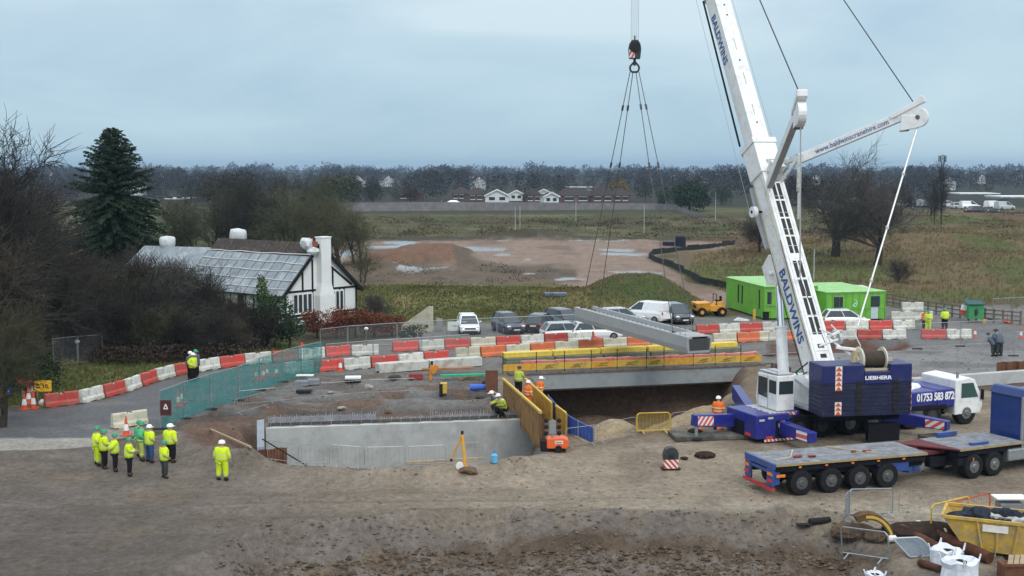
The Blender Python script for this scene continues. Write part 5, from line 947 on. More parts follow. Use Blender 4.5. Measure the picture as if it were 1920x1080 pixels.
# ---------------------------------------------------------------- green site cabins
grn = M('lime_green_paint', (.15, .44, .045), .5, var=.12, scale=1.5, dirt=(.11, .25, .05), dscale=1.1, dlo=.5, dhi=.75); grn2 = M('lime_green_roof', (.24, .52, .16), .5, var=.16, scale=1.2, dirt=(.40, .6, .32), dscale=1)
def cabin(c, ang, L_, Wd_, hh, label, wins, door=None, logo=False, left_wins=()):
    o = thing('site_cabin', label, 'cabin', c, ang, 'lime green site cabins'); w = MB(); w.box((0, 0, .12), (L_, Wd_, hh)); w.build('cabin_shell', grn, o, bevel=.03)
    w = MB(); w.raw([(-.06, -.06, hh), (L_ + .06, -.06, hh), (L_ + .06, Wd_ + .06, hh), (-.06, Wd_ + .06, hh), (-.06, -.06, hh + .06), (L_ + .06, -.06, hh + .06), (L_ + .06, Wd_ + .06, hh + .06), (-.06, Wd_ + .06, hh + .06), (.3, .3, hh + .14), (L_ - .3, .3, hh + .14), (L_ - .3, Wd_ - .3, hh + .14), (.3, Wd_ - .3, hh + .14)], [(0, 1, 5, 4), (1, 2, 6, 5), (2, 3, 7, 6), (3, 0, 4, 7), (4, 5, 9, 8), (5, 6, 10, 9), (6, 7, 11, 10), (7, 4, 8, 11), (8, 9, 10, 11)]); w.build('roof', grn2, o)
    for x0, x1 in wins:
        w = MB(); w.box((x0, -.03, hh * .48), (x1, -.005, hh * .84)); wi = w.build('window', glass_d, o); w = MB(); w.box((x0 - .06, -.05, hh * .44), (x1 + .06, -.005, hh * .47)); w.box((x0 - .06, -.04, hh * .85), (x1 + .06, -.005, hh * .875)); w.build('window_sill', galv, wi)
    for y0, y1 in left_wins:
        w = MB(); w.box((-.03, y0, .9 if y1 - y0 < 1 else .2), (-.005, y1, hh - .35)); w.build('side_panel', dark, o)
    w = MB(); n = int(L_ / .6)
    for i in range(n + 1): w.box((L_ * i / n - .02, -.03, .15), (L_ * i / n + .02, -.001, hh - .02)) if 0 < i < n else None
    w.box((-.04, -.04, .1), (.06, .0, hh)); w.box((L_ - .06, -.04, .1), (L_ + .04, .0, hh)); w.box((-.03, -.045, hh - .12), (L_ + .03, -.002, hh - .02))
    w.box((0, -.035, hh * .40), (L_, -.002, hh * .42)); w.build('panel_ribs', M('lime_green_trim', (.11, .33, .035), .5, var=.15), o)
    if door:
        w = MB(); w.box((door[0], -.05, .15), (door[1], -.006, hh * .46)); w.build('notice', M('pale_notice', (.5, .6, .6), .5), o)
    if logo:
        w = MB(); c2 = Vector((L_ * .49, -.03, hh * .62)); pts = [c2 + Vector((.22 * math.cos(t) - .05, 0, .3 * math.sin(t))) for t in [RD(k) for k in range(-150, 120, 30)]]; w.path(pts, .045, n=4); w.path([c2 + Vector((-.25, 0, -.3)), c2 + Vector((0, 0, .05)), c2 + Vector((.12, 0, -.1))], .05, n=4); w.build('painted_emblem', M('emblem_pale', (.5, .8, .7), .5), o)
    return o
a = P(1548, 603); b = P(1659, 600); cabin(a, math.atan2(b.y - a.y, b.x - a.x), (b - a).length, 8.5, PY(1600, 549, a.y).z, 'lime green cabin with two dark windows and a pale emblem, right of the boom', [(.75, 1.6), (4.3, 5.15)], (4.3, 5.0), True)
a = P(1381, 580) ; cabin(P(1432, 600), RD(10), 5.0, 10, PY(1432, 538, 113.5).z, 'lime green cabin seen mostly behind the white crane cylinder', [(.3, .7)], left_wins=((1.0, 1.25), (6.4, 6.7), (5.4, 5.7)))
hc_ = PY(1381, 524, a.y); cabin(P(1384, 579), RD(-62), 6.0, 3.0, 2.75, 'lime green cabin set obliquely at the left end of the cabin group', [(1.0, 1.15), (1.5, 1.6)], left_wins=())
w = MB(); w.blob((0, 0, 0), (1.4, 1.0, .35), 4, .05, 2); o = w.build('roof_cover', M('cover_white', (.7, .74, .74), .5)); q = PY(1602, 541, P(1600, 602).y + 6); o.location = q; tag(o, 'white rounded cover lying on the roof of the right green cabin', 'cover')
# far bungalows
bw = M('house_white', (.66, .68, .70), .8); brick = M('house_brick', (.12, .075, .06), .85, var=.2); tile = M('roof_tile', (.05, .04, .04), .85, var=.2, rnd=.2)
def bungalow(px_, py_, Y, wpx, gable, label):
    c = P(px_, py_); s = Y / c.y; c = Vector((c.x * s, Y, 0)); Wm = wpx * Y / F; o = thing('bungalow', label, 'house', c, random.Random(px_).uniform(-.25, .25), 'row of bungalows beyond the field'); D = 8; hh = 2.9; rr = hh + Wm * .24 if gable else hh + 2.6
    w = MB(); w.box((-Wm / 2, 0, 0), (Wm / 2, D, hh)); w.raw([(-Wm / 2, 0, hh), (Wm / 2, 0, hh), (0, 0, rr)], [(0, 1, 2)]) if gable else None; w.build('wall', bw if gable else brick, o)
    w = MB()
    if gable:
        w.raw([(-Wm / 2 - .4, -.5, hh - .25), (0, -.5, rr), (Wm / 2 + .4, -.5, hh - .25), (-Wm / 2 - .4, D, hh - .25), (0, D, rr), (Wm / 2 + .4, D, hh - .25)], [(0, 3, 4, 1), (1, 4, 5, 2)]); w.build('roof', tile, o)
        w = MB(); w.bar((-Wm / 2 - .5, -.6, hh - .3), (0, -.6, rr + .05), .12, .5); w.bar((Wm / 2 + .5, -.6, hh - .3), (0, -.6, rr + .05), .12, .5); w.build('bargeboard', whpaint, o)
    else:
        w.raw([(-Wm / 2 - .4, -.5, hh - .2), (Wm / 2 + .4, -.5, hh - .2), (Wm / 2 - 2, D / 2, rr), (-Wm / 2 + 2, D / 2, rr), (-Wm / 2 - .4, D + .5, hh - .2), (Wm / 2 + .4, D + .5, hh - .2)], [(0, 1, 2, 3), (1, 5, 2), (5, 4, 3, 2), (4, 0, 3)]); w.build('roof', tile, o)
    for x0 in (-.55, .15): w = MB(); w.box((x0 * Wm / 1.6, -.06, .9), ((x0 + .4) * Wm / 1.6, -.01, 2.3)); wi = w.build('window', glass_d, o); w = MB(); w.box((x0 * Wm / 1.6 - .2, -.1, .7), ((x0 + .4) * Wm / 1.6 + .2, -.07, .95)); w.box((x0 * Wm / 1.6 - .2, -.1, 2.25), ((x0 + .4) * Wm / 1.6 + .2, -.07, 2.5)); w.build('window_frame', whpaint, wi)
    return o
bl = [(893, 386, 520, 30, 0, 'leftmost bungalow, dark roofed, beyond the white marquee'), (932, 384, 500, 44, 1, 'wide bungalow with white gable boards, second group from the left'), (968, 380, 530, 26, 1, 'small gabled bungalow half hidden by a dark round bush'), (1001, 384, 500, 30, 0, 'dark roofed bungalow left of the two white gables'), (1020, 374, 560, 24, 1, 'rear bungalow with a small white gable'), (1034, 385, 485, 28, 1, 'front bungalow with the brightest white gable'), (1080, 386, 500, 60, 0, 'long bungalow with a low roof and white windows'), (1068, 376, 560, 18, 1, 'small bungalow peeping over the long low roof'), (1130, 386, 500, 44, 0, 'brown roofed bungalow left of the hanging slings'), (1165, 386, 505, 34, 0, 'rightmost bungalow beside the yellowish willow'), (860, 384, 540, 26, 0, 'bungalow behind the white marquee'), (765, 382, 540, 40, 0, 'bungalow among trees left of the marquee')]
for b_ in bl: bungalow(b_[0], b_[1] + 0, b_[2], b_[3], b_[4], b_[5])
w = MB(); w.raw([(-4.5, -3, 0), (4.5, -3, 0), (4.5, 3, 0), (-4.5, 3, 0), (-1, 0, 1.9), (1, 0, 1.9)], [(0, 1, 5, 4), (1, 2, 5), (2, 3, 4, 5), (3, 0, 4), (0, 3, 2, 1)]); o = w.build('marquee', M('marquee_white', (.85, .87, .88), .6)); q = P(850, 387); o.location = (q.x, q.y, .3); tag(o, 'small bright white marquee at the far edge of the field', 'marquee')
# industrial sheds at the far right
def shed(px0, px1, pytop, pybot, Y, label, m, stripes=True):
    a = PY(px0, pybot, Y); b = PY(px1, pytop, Y); o = thing('industrial_shed', label, 'shed', (a.x, Y, 0), 0, 'pale industrial sheds at the far right'); w = MB(); Lx = b.x - a.x; w.box((0, 0, 0), (Lx, 18, b.z)); w.build('wall', m, o); w = MB(); w.box((-.3, -.6, b.z), (Lx + .3, 19, b.z + .5)); w.build('roof', M('shed_roof', (.75, .8, .82), .5), o)
    n = max(2, int(Lx / 4)); w = MB()
    for i in range(n): w.box((Lx * (i + .2) / n, -.1, 1), (Lx * (i + .8) / n, -.02, b.z * .6))
    w.build('window_band', glass_d, o); return o
shed(1800, 1874, 364, 380, 640, 'white flat roofed shed with long roof line, left one', M('shed_pale', (.45, .52, .55), .6, var=.2)); shed(1876, 1960, 370, 392, 560, 'pale shed with white band at the right photo edge', M('shed_pale', (.45, .52, .55))); shed(1062, 1110, 352, 360, 760, 'long white roof among the trees above the bungalows', M('shed_pale', (.45, .52, .55)))
shed(310, 345, 374, 384, 560, 'small white building seen right of the tall conifer', M('shed_pale', (.45, .52, .55)))
# long grey fence on top of the field embankment
w = MB(); pts = [(560, 389), (700, 388), (840, 387), (1100, 386), (1230, 386), (1262, 390), (1290, 397), (1330, 404)]
hts = [4.0, 4.2, 4.2, 3.6, 3.2, 3.0, 2.2, 1.2]; vs = []
for (x_, y_), h_ in zip(pts, hts): p = P(x_, y_ + 7 if x_ < 1250 else y_ + 5); vs += [Vector((p.x, p.y, -.2)), Vector((p.x, p.y, h_ * .62)), Vector((p.x, p.y + .25, h_ * .62)), Vector((p.x, p.y + .25, -.2))]
w.raw(vs, [(4 * i + a_, 4 * i + 4 + a_, 4 * i + 4 + b_, 4 * i + b_) for i in range(len(pts) - 1) for a_, b_ in ((0, 1), (1, 2), (2, 3))]); o = w.build('long_fence', M('lilac_grey_boards', (.20, .19, .20), .85, var=.25, scale=.5)); tag(o, 'long grey boarded fence running along the top of the field before the bungalows', 'fence')
# post and rail fence by the cabins
pr = thing('post_and_rail_fence', 'weathered post and rail fence running right from the green cabin', 'fence', G(1662, 575)); pp = [(1662, 572), (1700, 580), (1740, 588), (1785, 595), (1830, 602), (1880, 607), (1930, 611)]; wood = M('weathered_wood', (.17, .15, .125), .9, var=.3); fine_ = []
for (a, b) in zip(pp, pp[1:]):
    for k in range(3): fine_.append((a[0] + (b[0] - a[0]) * k / 3, a[1] + (b[1] - a[1]) * k / 3))
gp = [G(*p) for p in fine_]
for p in gp: w = MB(); w.cbox(p + Kz * .6, (.14, .14, 1.3)); w.build('post', wood, pr, world=True)
for zz in (.35, .75, 1.1): w = MB(); [w.bar(a + Kz * zz + Vector((0, -.09, 0)), b + Kz * zz + Vector((0, -.09, 0)), .05, .12) for a, b in zip(gp, gp[1:])]; w.build('rail', wood, pr, world=True)

# small pale houses scattered through the far woods
rgh_ = random.Random(31); hp = []
for i in range(26):
    Y = rgh_.uniform(620, 1500); X = rgh_.uniform(-.38, .40) * Y; o = thing('far_house', 'tiny pale house half hidden among the far woods', 'house', (X, Y - 6, 0), rgh_.uniform(-.6, .6), 'tiny houses among the far woods')
    if i < 1:
        w = MB(); w.box((-4, 0, 0), (4, 7, 5.2)); w.raw([(-4, 0, 5.2), (4, 0, 5.2), (0, 0, 8.2)], [(0, 1, 2)]); w.build('wall', bw, o); w = MB(); w.raw([(-4.4, -.4, 5), (0, -.4, 8.4), (4.4, -.4, 5), (-4.4, 7.4, 5), (0, 7.4, 8.4), (4.4, 7.4, 5)], [(0, 3, 4, 1), (1, 4, 5, 2)]); w.build('roof', tile, o); hp = list(o.children)
    else:
        for c_ in hp: q = c_.copy(); C.objects.link(q); q.parent = o
# ---------------------------------------------------------------- cars
def car_mat(name, c): return M('car_' + name, c, .25, var=.03, coat=.6)
CM = dict(white=car_mat('white', (.78, .80, .82)), navy=car_mat('navy', (.02, .028, .06)), black=car_mat('black', (.012, .012, .014)), slate=car_mat('slate', (.035, .042, .06)), silver=car_mat('silver', (.45, .50, .52)))
cglass = M('car_glass', (.05, .07, .085), .05); lampw = M('lamp_clear', (.75, .78, .8), .1); lampr = M('lamp_rear', (.55, .04, .03), .2); platem = M('plate_pale', (.7, .7, .62), .5)
def build_car(body, kind, label, group):
    L_, Wc, Hc = dict(hatch=(4.1, 1.76, 1.48), mpv=(3.9, 1.74, 1.62), suv=(4.4, 1.85, 1.66), van=(4.3, 1.84, 1.84), sedan=(4.5, 1.78, 1.42))[kind]
    o = thing('parked_car' if kind != 'van' else 'parked_van', label, 'car' if kind != 'van' else 'van', (0, 0, 0), 0, group); x1 = L_ / 2; x0 = -x1; belt = Hc * .60; m = CM[body]
    # +x is the front
    st = [(x0, .42, belt * .82, .80), (x0 + .08, .24, belt * .97, .95), (x0 + .7, .2, belt, 1), (0, .2, belt, 1), (x1 - 1.1, .2, belt * .97, 1), (x1 - .35, .22, belt * .82, .95), (x1 - .05, .25, belt * .66, .86), (x1, .36, belt * .52, .80)]
    w = MB(); vs = []; n = 8
    for x_, zb, zt, kw in st: hw = Wc / 2 * kw; vs += [(x_, -hw * .92, zb), (x_, hw * .92, zb), (x_, hw, zb + (zt - zb) * .35), (x_, hw * .98, zb + (zt - zb) * .75), (x_, hw * .88, zt), (x_, -hw * .88, zt), (x_, -hw * .98, zb + (zt - zb) * .75), (x_, -hw, zb + (zt - zb) * .35)]
    fs = [(i * n + k, i * n + (k + 1) % n, (i + 1) * n + (k + 1) % n, (i + 1) * n + k) for i in range(len(st) - 1) for k in range(n)] + [tuple(range(n)), tuple(range((len(st) - 1) * n, len(st) * n))[::-1]]
    w.raw(vs, fs); w.build('body', m, o, smooth=False, bevel=.03)
    # greenhouse: glass volume with a painted roof and pillars
    if kind == 'van': g0, g1, r0, r1 = x0 + .05, x1 - .75, x0 + .12, x1 - 1.75
    elif kind == 'sedan': g0, g1, r0, r1 = x0 + .6, x1 - .95, x0 + 1.25, x1 - 1.85
    else: g0, g1, r0, r1 = x0 + .12, x1 - .85, x0 + .55, x1 - 1.75
    hb_ = Wc / 2 * .86; ht = Wc / 2 * .66; zt = Hc - .05; B4 = [(g0, -hb_, belt - .03), (g1, -hb_, belt - .06), (g1, hb_, belt - .06), (g0, hb_, belt - .03)]; T4 = [(r0, -ht, zt), (r1, -ht, zt), (r1, ht, zt), (r0, ht, zt)]
    w = MB(); w.raw(B4 + T4, [(0, 1, 5, 4), (1, 2, 6, 5), (2, 3, 7, 6), (3, 0, 4, 7), (4, 5, 6, 7)]); gl = w.build('windows' if False else 'window_glass', cglass if kind != 'van' else cglass, o)
    w = MB(); w.raw([(r0 - .04, -ht - .02, zt - .03), (r1 + .06, -ht - .02, zt - .03), (r1 + .06, ht + .02, zt - .03), (r0 - .04, ht + .02, zt - .03), (r0 + .15, -ht * .85, zt + .06), (r1 - .1, -ht * .85, zt + .06), (r1 - .1, ht * .85, zt + .06), (r0 + .15, ht * .85, zt + .06)], [(0, 1, 5, 4), (1, 2, 6, 5), (2, 3, 7, 6), (3, 0, 4, 7), (4, 5, 6, 7)]); w.build('roof', m, o, bevel=.02)
    w = MB()
    for i in range(4): w.bar(Vector(B4[i]), Vector(T4[i]), .09, .09)
    for s_ in (-1, 1): mx = (g0 + g1) / 2 + .1; mt_ = (r0 + r1) / 2 + .1; w.bar(Vector((mx, s_ * hb_, belt)), Vector((mt_, s_ * ht, zt)), .09, .05)
    if kind == 'van':
        for s_ in (-1, 1): w.raw([(g0, s_ * (hb_ + .012), belt - .02), (x1 - 2.15, s_ * (hb_ + .012), belt - .02), (x1 - 2.3, s_ * (ht + .012), zt), (r0, s_ * (ht + .012), zt)], [(0, 1, 2, 3)])
        w.raw([(g0 - .01, -hb_, belt - .02), (g0 - .01, hb_, belt - .02), (r0 - .01, ht, zt), (r0 - .01, -ht, zt)], [(0, 1, 2, 3)])
    w.build('pillars', m, o)
    for sx, xx in ((1, x1 - .78), (-1, x0 + .72)):
        for s_ in (-1, 1):
            w = MB(); w.tube((xx, s_ * (Wc / 2 - .2), .32), (xx, s_ * (Wc / 2 + .01), .32), .32, n=16); wo = w.build('wheel', tyre, o); w = MB(); w.tube((xx, s_ * (Wc / 2 + .005), .32), (xx, s_ * (Wc / 2 + .025), .32), .2, .17, n=12); w.build('rim', rim, wo)
    for s_ in (-1, 1):
        w = MB(); w.blob((x1 - .20, s_ * Wc * .36, belt * .70), (.16, .19, .10), 1, 0, 2); w.build('headlight', lampw, o); w = MB(); w.blob((x0 + .05, s_ * Wc * .38, belt * .80), (.08, .12, .15), 1, 0, 2); w.build('tail_light', lampr, o)
        w = MB(); w.blob((g1 - .35, s_ * (Wc / 2 + .06), belt + .08), (.08, .12, .08), 1, 0, 1); w.build('mirror', m, o)
    w = MB(); w.cbox((x1 + .005, 0, .42), (.03, .52, .11)); w.build('front_plate', platem, o); w = MB(); w.cbox((x0 - .005, 0, .62), (.03, .52, .11)); w.build('rear_plate', platem, o)
    w = MB(); w.cbox((x1 - .015, 0, belt * .6), (.05, .9, .12)); w.cbox((x1 + .0, 0, .30), (.04, 1.2, .10)); w.build('grille', blk, o)
    return o
gc = 'cars parked beyond the outer barriers'
def park(x, y, ang, body, kind, label): o = build_car(body, kind, label, gc); o.location = G(x, y); o.rotation_euler.z = ang; return o
FRT = -math.pi / 2
park(878, 623, FRT + .12, 'white', 'hatch', 'white hatchback facing the camera at the left end of the parked cars'); park(953, 623, FRT + .38, 'navy', 'mpv', 'tall navy car facing the camera, second parked car from the left'); park(1012, 620, -FRT - .30, 'black', 'hatch', 'black hatchback seen from behind with red tail lights')
park(1057, 616, FRT + .5, 'slate', 'suv', 'dark estate car partly hidden behind the left end of the hanging beam'); park(1062, 638, .25, 'silver', 'hatch', 'pale silver car with only its roof showing over the barriers'); park(1116, 637, .2, 'white', 'hatch', 'white car low behind the barriers below the left end of the beam')
park(1163, 608, .35, 'silver', 'hatch', 'light car half hidden behind the hanging beam'); park(1212, 603, 2.45, 'white', 'van', 'small white van seen from behind above the hanging beam'); park(1268, 604, FRT + .25, 'slate', 'suv', 'dark grey people carrier facing the camera right of the white van'); park(1584, 612, .05, 'white', 'hatch', 'white car parked in front of the right green cabin')
q = G(1268, 608); w = MB(); w.box((-.62, 0, .85), (.1, .03, 1.3)); o = w.build('notice_board', whpaint); o.location = q + Vector((-.9, -3.2, 0)); w = MB()
tag(o, 'plain white board propped before the dark people carrier', 'board'); o['group'] = 'white boards by the parked cars'
sg = thing('car_park_sign', 'white sign board with dark writing standing left of the white hatchback', 'sign', G(860, 626)); w = MB(); w.box((-.9, -.02, .25), (.62, .02, 1.0)); w.build('sign_panel', M('sign_offwhite', (.66, .70, .68), .5), sg); w = MB(); w.box((-.8, -.04, 0), (-.74, 0, .3)); w.box((.45, -.04, 0), (.51, 0, .3)); w.build('legs', galv, sg)
w = MB()
for i in range(9): w.box((-.55 + i * .12, -.03, .6), (-.48 + i * .12, -.022, .66 + .03 * (i % 3)))
w.build('dark_writing', M('sign_ink', (.08, .14, .12)), sg)
# yellow dumper
dm = thing('site_dumper', 'yellow site dumper parked between the cars and the green cabins', 'dumper', G(1330, 592), .15); ydm = M('dumper_yellow', (.72, .33, .03), .45, var=.1, dirt=(.4, .2, .06))
w = MB(); w.raw([(-1.3, -.7, .5), (-.2, -.75, .55), (-.2, .75, .55), (-1.3, .7, .5), (-1.5, -.95, 1.25), (-.1, -.9, 1.3), (-.1, .9, 1.3), (-1.5, .95, 1.25)], [(0, 3, 2, 1), (0, 1, 5, 4), (1, 2, 6, 5), (2, 3, 7, 6), (3, 0, 4, 7), (4, 5, 6, 7)]); w.build('skip_bucket', ydm, dm, bevel=.04)
w = MB(); w.box((-.1, -.55, .45), (1.3, .55, 1.0)); w.prism([(.3, 1.0), (1.3, 1.0), (1.2, 1.35), (.5, 1.3)], (0, -.4, 0), (0, .4, 0), (1, 0, 0), (0, 0, 1)); w.build('engine_body', ydm, dm, bevel=.04)
w = MB(); w.prism([(-1.42, .75), (-1.25, .75), (-1.35, 1.05), (-1.5, 1.05)], (0, -.35, 0), (0, .35, 0), (1, 0, 0), (0, 0, 1)); w.build('bucket_recess', dark, dm)
for xx in (-.95, .95):
    for s_ in (-1, 1): w = MB(); w.tube((xx, s_ * .6, .42), (xx, s_ * .92, .42), .42, n=14); wo = w.build('wheel', tyre, dm); w = MB(); w.tube((xx, s_ * .92, .42), (xx, s_ * .94, .42), .18, n=10); w.build('hub', ydm, wo)
w = MB(); w.path([(.5, -.5, 1.0), (.5, -.5, 2.0), (.5, .5, 2.0), (.5, .5, 1.0)], .04, n=5); w.build('roll_bar', dark, dm)
w = MB(); w.cbox((.8, 0, 1.4), (.5, .5, .1)); w.cbox((1.05, 0, 1.6), (.08, .5, .4)); w.build('seat', blk, dm)
# ---------------------------------------------------------------- flatbed trailer
def deck_frame(p0, p1): d = (p1 - p0); d.z = 0; d.normalize(); f = Matrix((d, Vector((-d.y, d.x, 0)), Vector((0, 0, 1)))).transposed().to_4x4(); f.translation = Vector((p0.x, p0.y, 0)); return f
tb = M('trailer_blue', (.03, .075, .28), .4, var=.12, dirt=(.06, .07, .12)); planks = M('deck_planks', (.22, .235, .26), .75, var=.3, scale=3, dirt=(.14, .13, .13), dscale=2.5); ambr = M('lamp_amber', (.8, .22, .02), .3); edge = M('deck_edge_ochre', (.33, .26, .14), .7, var=.2)
ta = P(1455, 872, 1.38); tb_ = P(1739, 849, 1.38); FT = deck_frame(ta, tb_); LT = (tb_ - ta).length; ta.z = 0
tl = thing('flatbed_trailer', 'long blue flatbed trailer with four axles standing in front of the crane', 'trailer', ta)
def deck(o, F_, L_, Wt, zt, name='deck'):
    w = MB(F_); rg = random.Random(11); n = 7
    for i in range(n): w.box((0, Wt * i / n + .008, zt - .06), (L_, Wt * (i + 1) / n - .008, zt + rg.uniform(0, .012)))
    w.build(name, planks, o, world=True); w = MB(F_); w.box((0, -.03, zt - .09), (L_, 0, zt - .005)); w.box((0, Wt, zt - .09), (L_, Wt + .03, zt - .005)); w.build('deck_edge', edge, o, world=True)
    w = MB(F_); w.box((.02, .1, zt - .35), (L_ - .02, Wt - .1, zt - .062)); w.box((0, .35, zt - .62), (L_, .6, zt - .3)); w.box((0, Wt - .6, zt - .62), (L_, Wt - .35, zt - .3)); w.build('chassis', blk2, o, world=True)
WT = 2.45; deck(tl, FT, LT, WT, 1.38)
w = MB(FT); w.box((-.12, 0, 1.16), (0, WT, 1.42)); w.box((-.12, .05, .42), (-.02, .55, 1.16)); w.box((-.12, WT - .55, .42), (-.02, WT - .05, 1.16)); w.box((-.02, .1, .5), (.25, .16, 1.1)); w.box((-.1, .55, .95), (-.04, WT - .55, 1.1)); w.build('tail_frame', tb, tl, world=True, bevel=.02)
w = MB(FT); w.box((-.18, .0, .28), (-.02, WT, .4)); w.build('rear_bumper', M('bumper_red', (.45, .04, .04), .5), tl, world=True)
for yy in (.05, WT - .45):
    for zz in (.9, .62): w = MB(FT); w.box((-.16, yy, zz), (-.135, yy + .38, zz + .13)); w.build('tail_lamp', ambr if zz > .8 else lampr, tl, world=True)
w = MB(FT); w.box((.02, -.045, .85), (.42, -.02, .97)); w.build('side_lamp', ambr, tl, world=True)
for k in range(5): w = MB(FT); w.cbox((1.1 + k * 1.25, -.045, 1.22), (.12, .03, .06)); w.build('marker_lamp', ambr, tl, world=True)
for k in (1.22, 2.62, 4.0, 5.35):
    for yy in (.20, WT - .2): wheel('wheel', FT @ Vector((k, yy, .53)), FT.col[1].xyz, .53, .40, tl, M('trailer_rim', (.13, .135, .14), .4, .5, var=.25))
    w = MB(FT); w.box((k - .1, .3, .4), (k + .1, WT - .3, .54)); w.build('axle', blk2, tl, world=True)
w = MB(FT); w.box((5.0, .15, .62), (6.5, WT - .1, 1.05)); w.bar((6.4, .9, .62), (7.6, 1.0, .5), .35, .3); w.bar((6.4, .9, .62), (6.7, .3, .62), .3, .25); w.build('drawbar', tb, tl, world=True, bevel=.03)
w = MB(FT); w.blob((7.62, 1.0, .6), (.22, .3, .28), 3, .15, 2); w.build('coupling_eye', galv, tl, world=True)
w = MB(FT); rg = random.Random(3); 
for pts in ([(.3, .6, 1.42), (1.2, .9, 1.42), (2.0, 2.1, 1.42)], [(3.8, 2.3, 1.42), (4.6, 1.1, 1.42), (5.2, .5, 1.42)]): w.path(pts, .035, n=4)
w.build('lashing_strap', M('strap_cream', (.5, .42, .32)), tl, world=True)
w = MB(FT)
for c, s_, i in [((1.5, .9, 1.45), (.25, .12, .06), 1), ((2.1, .75, 1.45), (.22, .1, .06), 2), ((4.3, 1.0, 1.45), (.14, .12, .05), 3), ((4.9, .9, 1.45), (.2, .08, .05), 5)]: w.blob(c, s_, i, .3, 1)
w.build('loose_chain', M('chain_reddish', (.22, .06, .05), .8, var=.4), tl, world=True)
w = MB(FT); w.box((LT, .3, .85), (LT + .05, WT - .3, 1.3)); w.bar((LT - .3, 1.9, 1.2), (LT + 1.5, 2.1, 1.15), .18, .18); w.bar((LT - .3, 1.5, 1.25), (LT + 1.7, 1.6, 1.2), .1, .1); w.build('front_frame', M('frame_red', (.13, .035, .04), .6), tl, world=True)
# ---------------------------------------------------------------- blue lorry with flat body at the right edge
ka = P(1800, 843, 1.38); kb = P(1918, 828, 1.38); FK = deck_frame(ka, kb); lk = thing('ballast_lorry', 'blue flatbed lorry cut off by the right photo edge, towing unit of the trailer', 'lorry', (ka.x, ka.y, 0))
deck(lk, FK, 3.8, 2.45, 1.38); w = MB(FK); w.box((-1.3, .9, 1.05), (0, 1.5, 1.2)); w.raw([(-.02, 0, 1.32), (0, 2.45, 1.32), (-1.6, 2.3, 1.3), (-.9, 1.4, 1.3), (-.02, 0, 1.38), (0, 2.45, 1.38), (-1.6, 2.3, 1.36), (-.9, 1.4, 1.36)], [(0, 1, 2, 3), (7, 6, 5, 4), (0, 4, 5, 1), (1, 5, 6, 2), (2, 6, 7, 3), (3, 7, 4, 0)]); w.build('rear_deck_frame', M('frame_red', (.13, .035, .04)), lk, world=True)
w = MB(FK); w.box((-.9, .8, .5), (4.6, 1.7, .95)); w.bar((-.9, 1.2, .7), (-1.1, 1.2, .3), .2, .2); w.box((0, .1, .6), (.6, .7, .95)); w.build('lorry_chassis', blk2, lk, world=True, bevel=.02)
for k in (.85, 2.05):
    for yy in (.22, 2.2): wheel('wheel', FK @ Vector((k, yy, .54)), FK.col[1].xyz, .54, .46, lk, M('lorry_rim', (.22, .23, .24), .35, .6, var=.2))
w = MB(FK); w.box((.75, -.03, .8), (.85, .05, .95)); w.build('marker_lamp', ambr, lk, world=True); w = MB(FK); w.box((2.9, 0, .55), (4.4, .5, 1.1)); w.build('air_tanks', galv, lk, world=True, bevel=.08)
w = MB(FK); w.box((4.2, .1, 1.0), (4.5, 2.4, 3.5)); w.box((4.5, -.02, .9), (6.9, 2.5, 3.3)); w.raw([(4.1, .1, 3.25), (4.5, .1, 3.25), (4.5, 2.45, 3.25), (4.1, 2.45, 3.25), (4.25, .3, 3.62), (4.6, .3, 3.62), (4.6, 2.3, 3.62), (4.25, 2.3, 3.62)], [(0, 1, 5, 4), (1, 2, 6, 5), (2, 3, 7, 6), (3, 0, 4, 7), (4, 5, 6, 7)]); w.build('cab', M('lorry_blue', (.012, .04, .19), .4, var=.15, coat=.3), lk, world=True, bevel=.08)
w = MB(FK); w.box((1.0, .3, 1.41), (2.0, .5, 1.5)); w.box((.9, 2.2, 1.41), (2.0, 2.4, 1.6)); w.build('headboard_rail', tb, lk, world=True)
lettering('Baldw', .34, txw, lk, frame(FK @ Vector((5.0, -.035, 2.6)), FK.col[0].xyz, (0, 0, 1)), 'door_lettering', shear=.2); lettering('XT', .28, txw, lk, frame(FK @ Vector((4.8, -.035, 2.0)), FK.col[0].xyz, (0, 0, 1)), 'door_lettering')
for yy in (.22, 2.25): wheel('wheel', FK @ Vector((5.6, yy, .54)), FK.col[1].xyz, .54, .34, lk, M('lorry_rim', (.22, .23, .24), .35, .6))
w = MB(FK); w.box((5.5, -.04, 2.0), (6.6, -.025, 2.9)); w.box((6.9, .2, 2.0), (6.93, 2.3, 3.0)); w.build('cab_window', glass_d, lk, world=True); w = MB(FK); w.box((6.9, .1, .6), (7.1, 2.4, 1.3)); w.box((3.7, .2, .6), (6.9, 2.3, 1.0)); w.build('bumper', blk2, lk, world=True, bevel=.04)
w = MB(FK); w.tube((3.95, .25, 1.0), (3.95, .25, 3.3), .08, n=8); w.build('exhaust_stack', galv, lk, world=True)
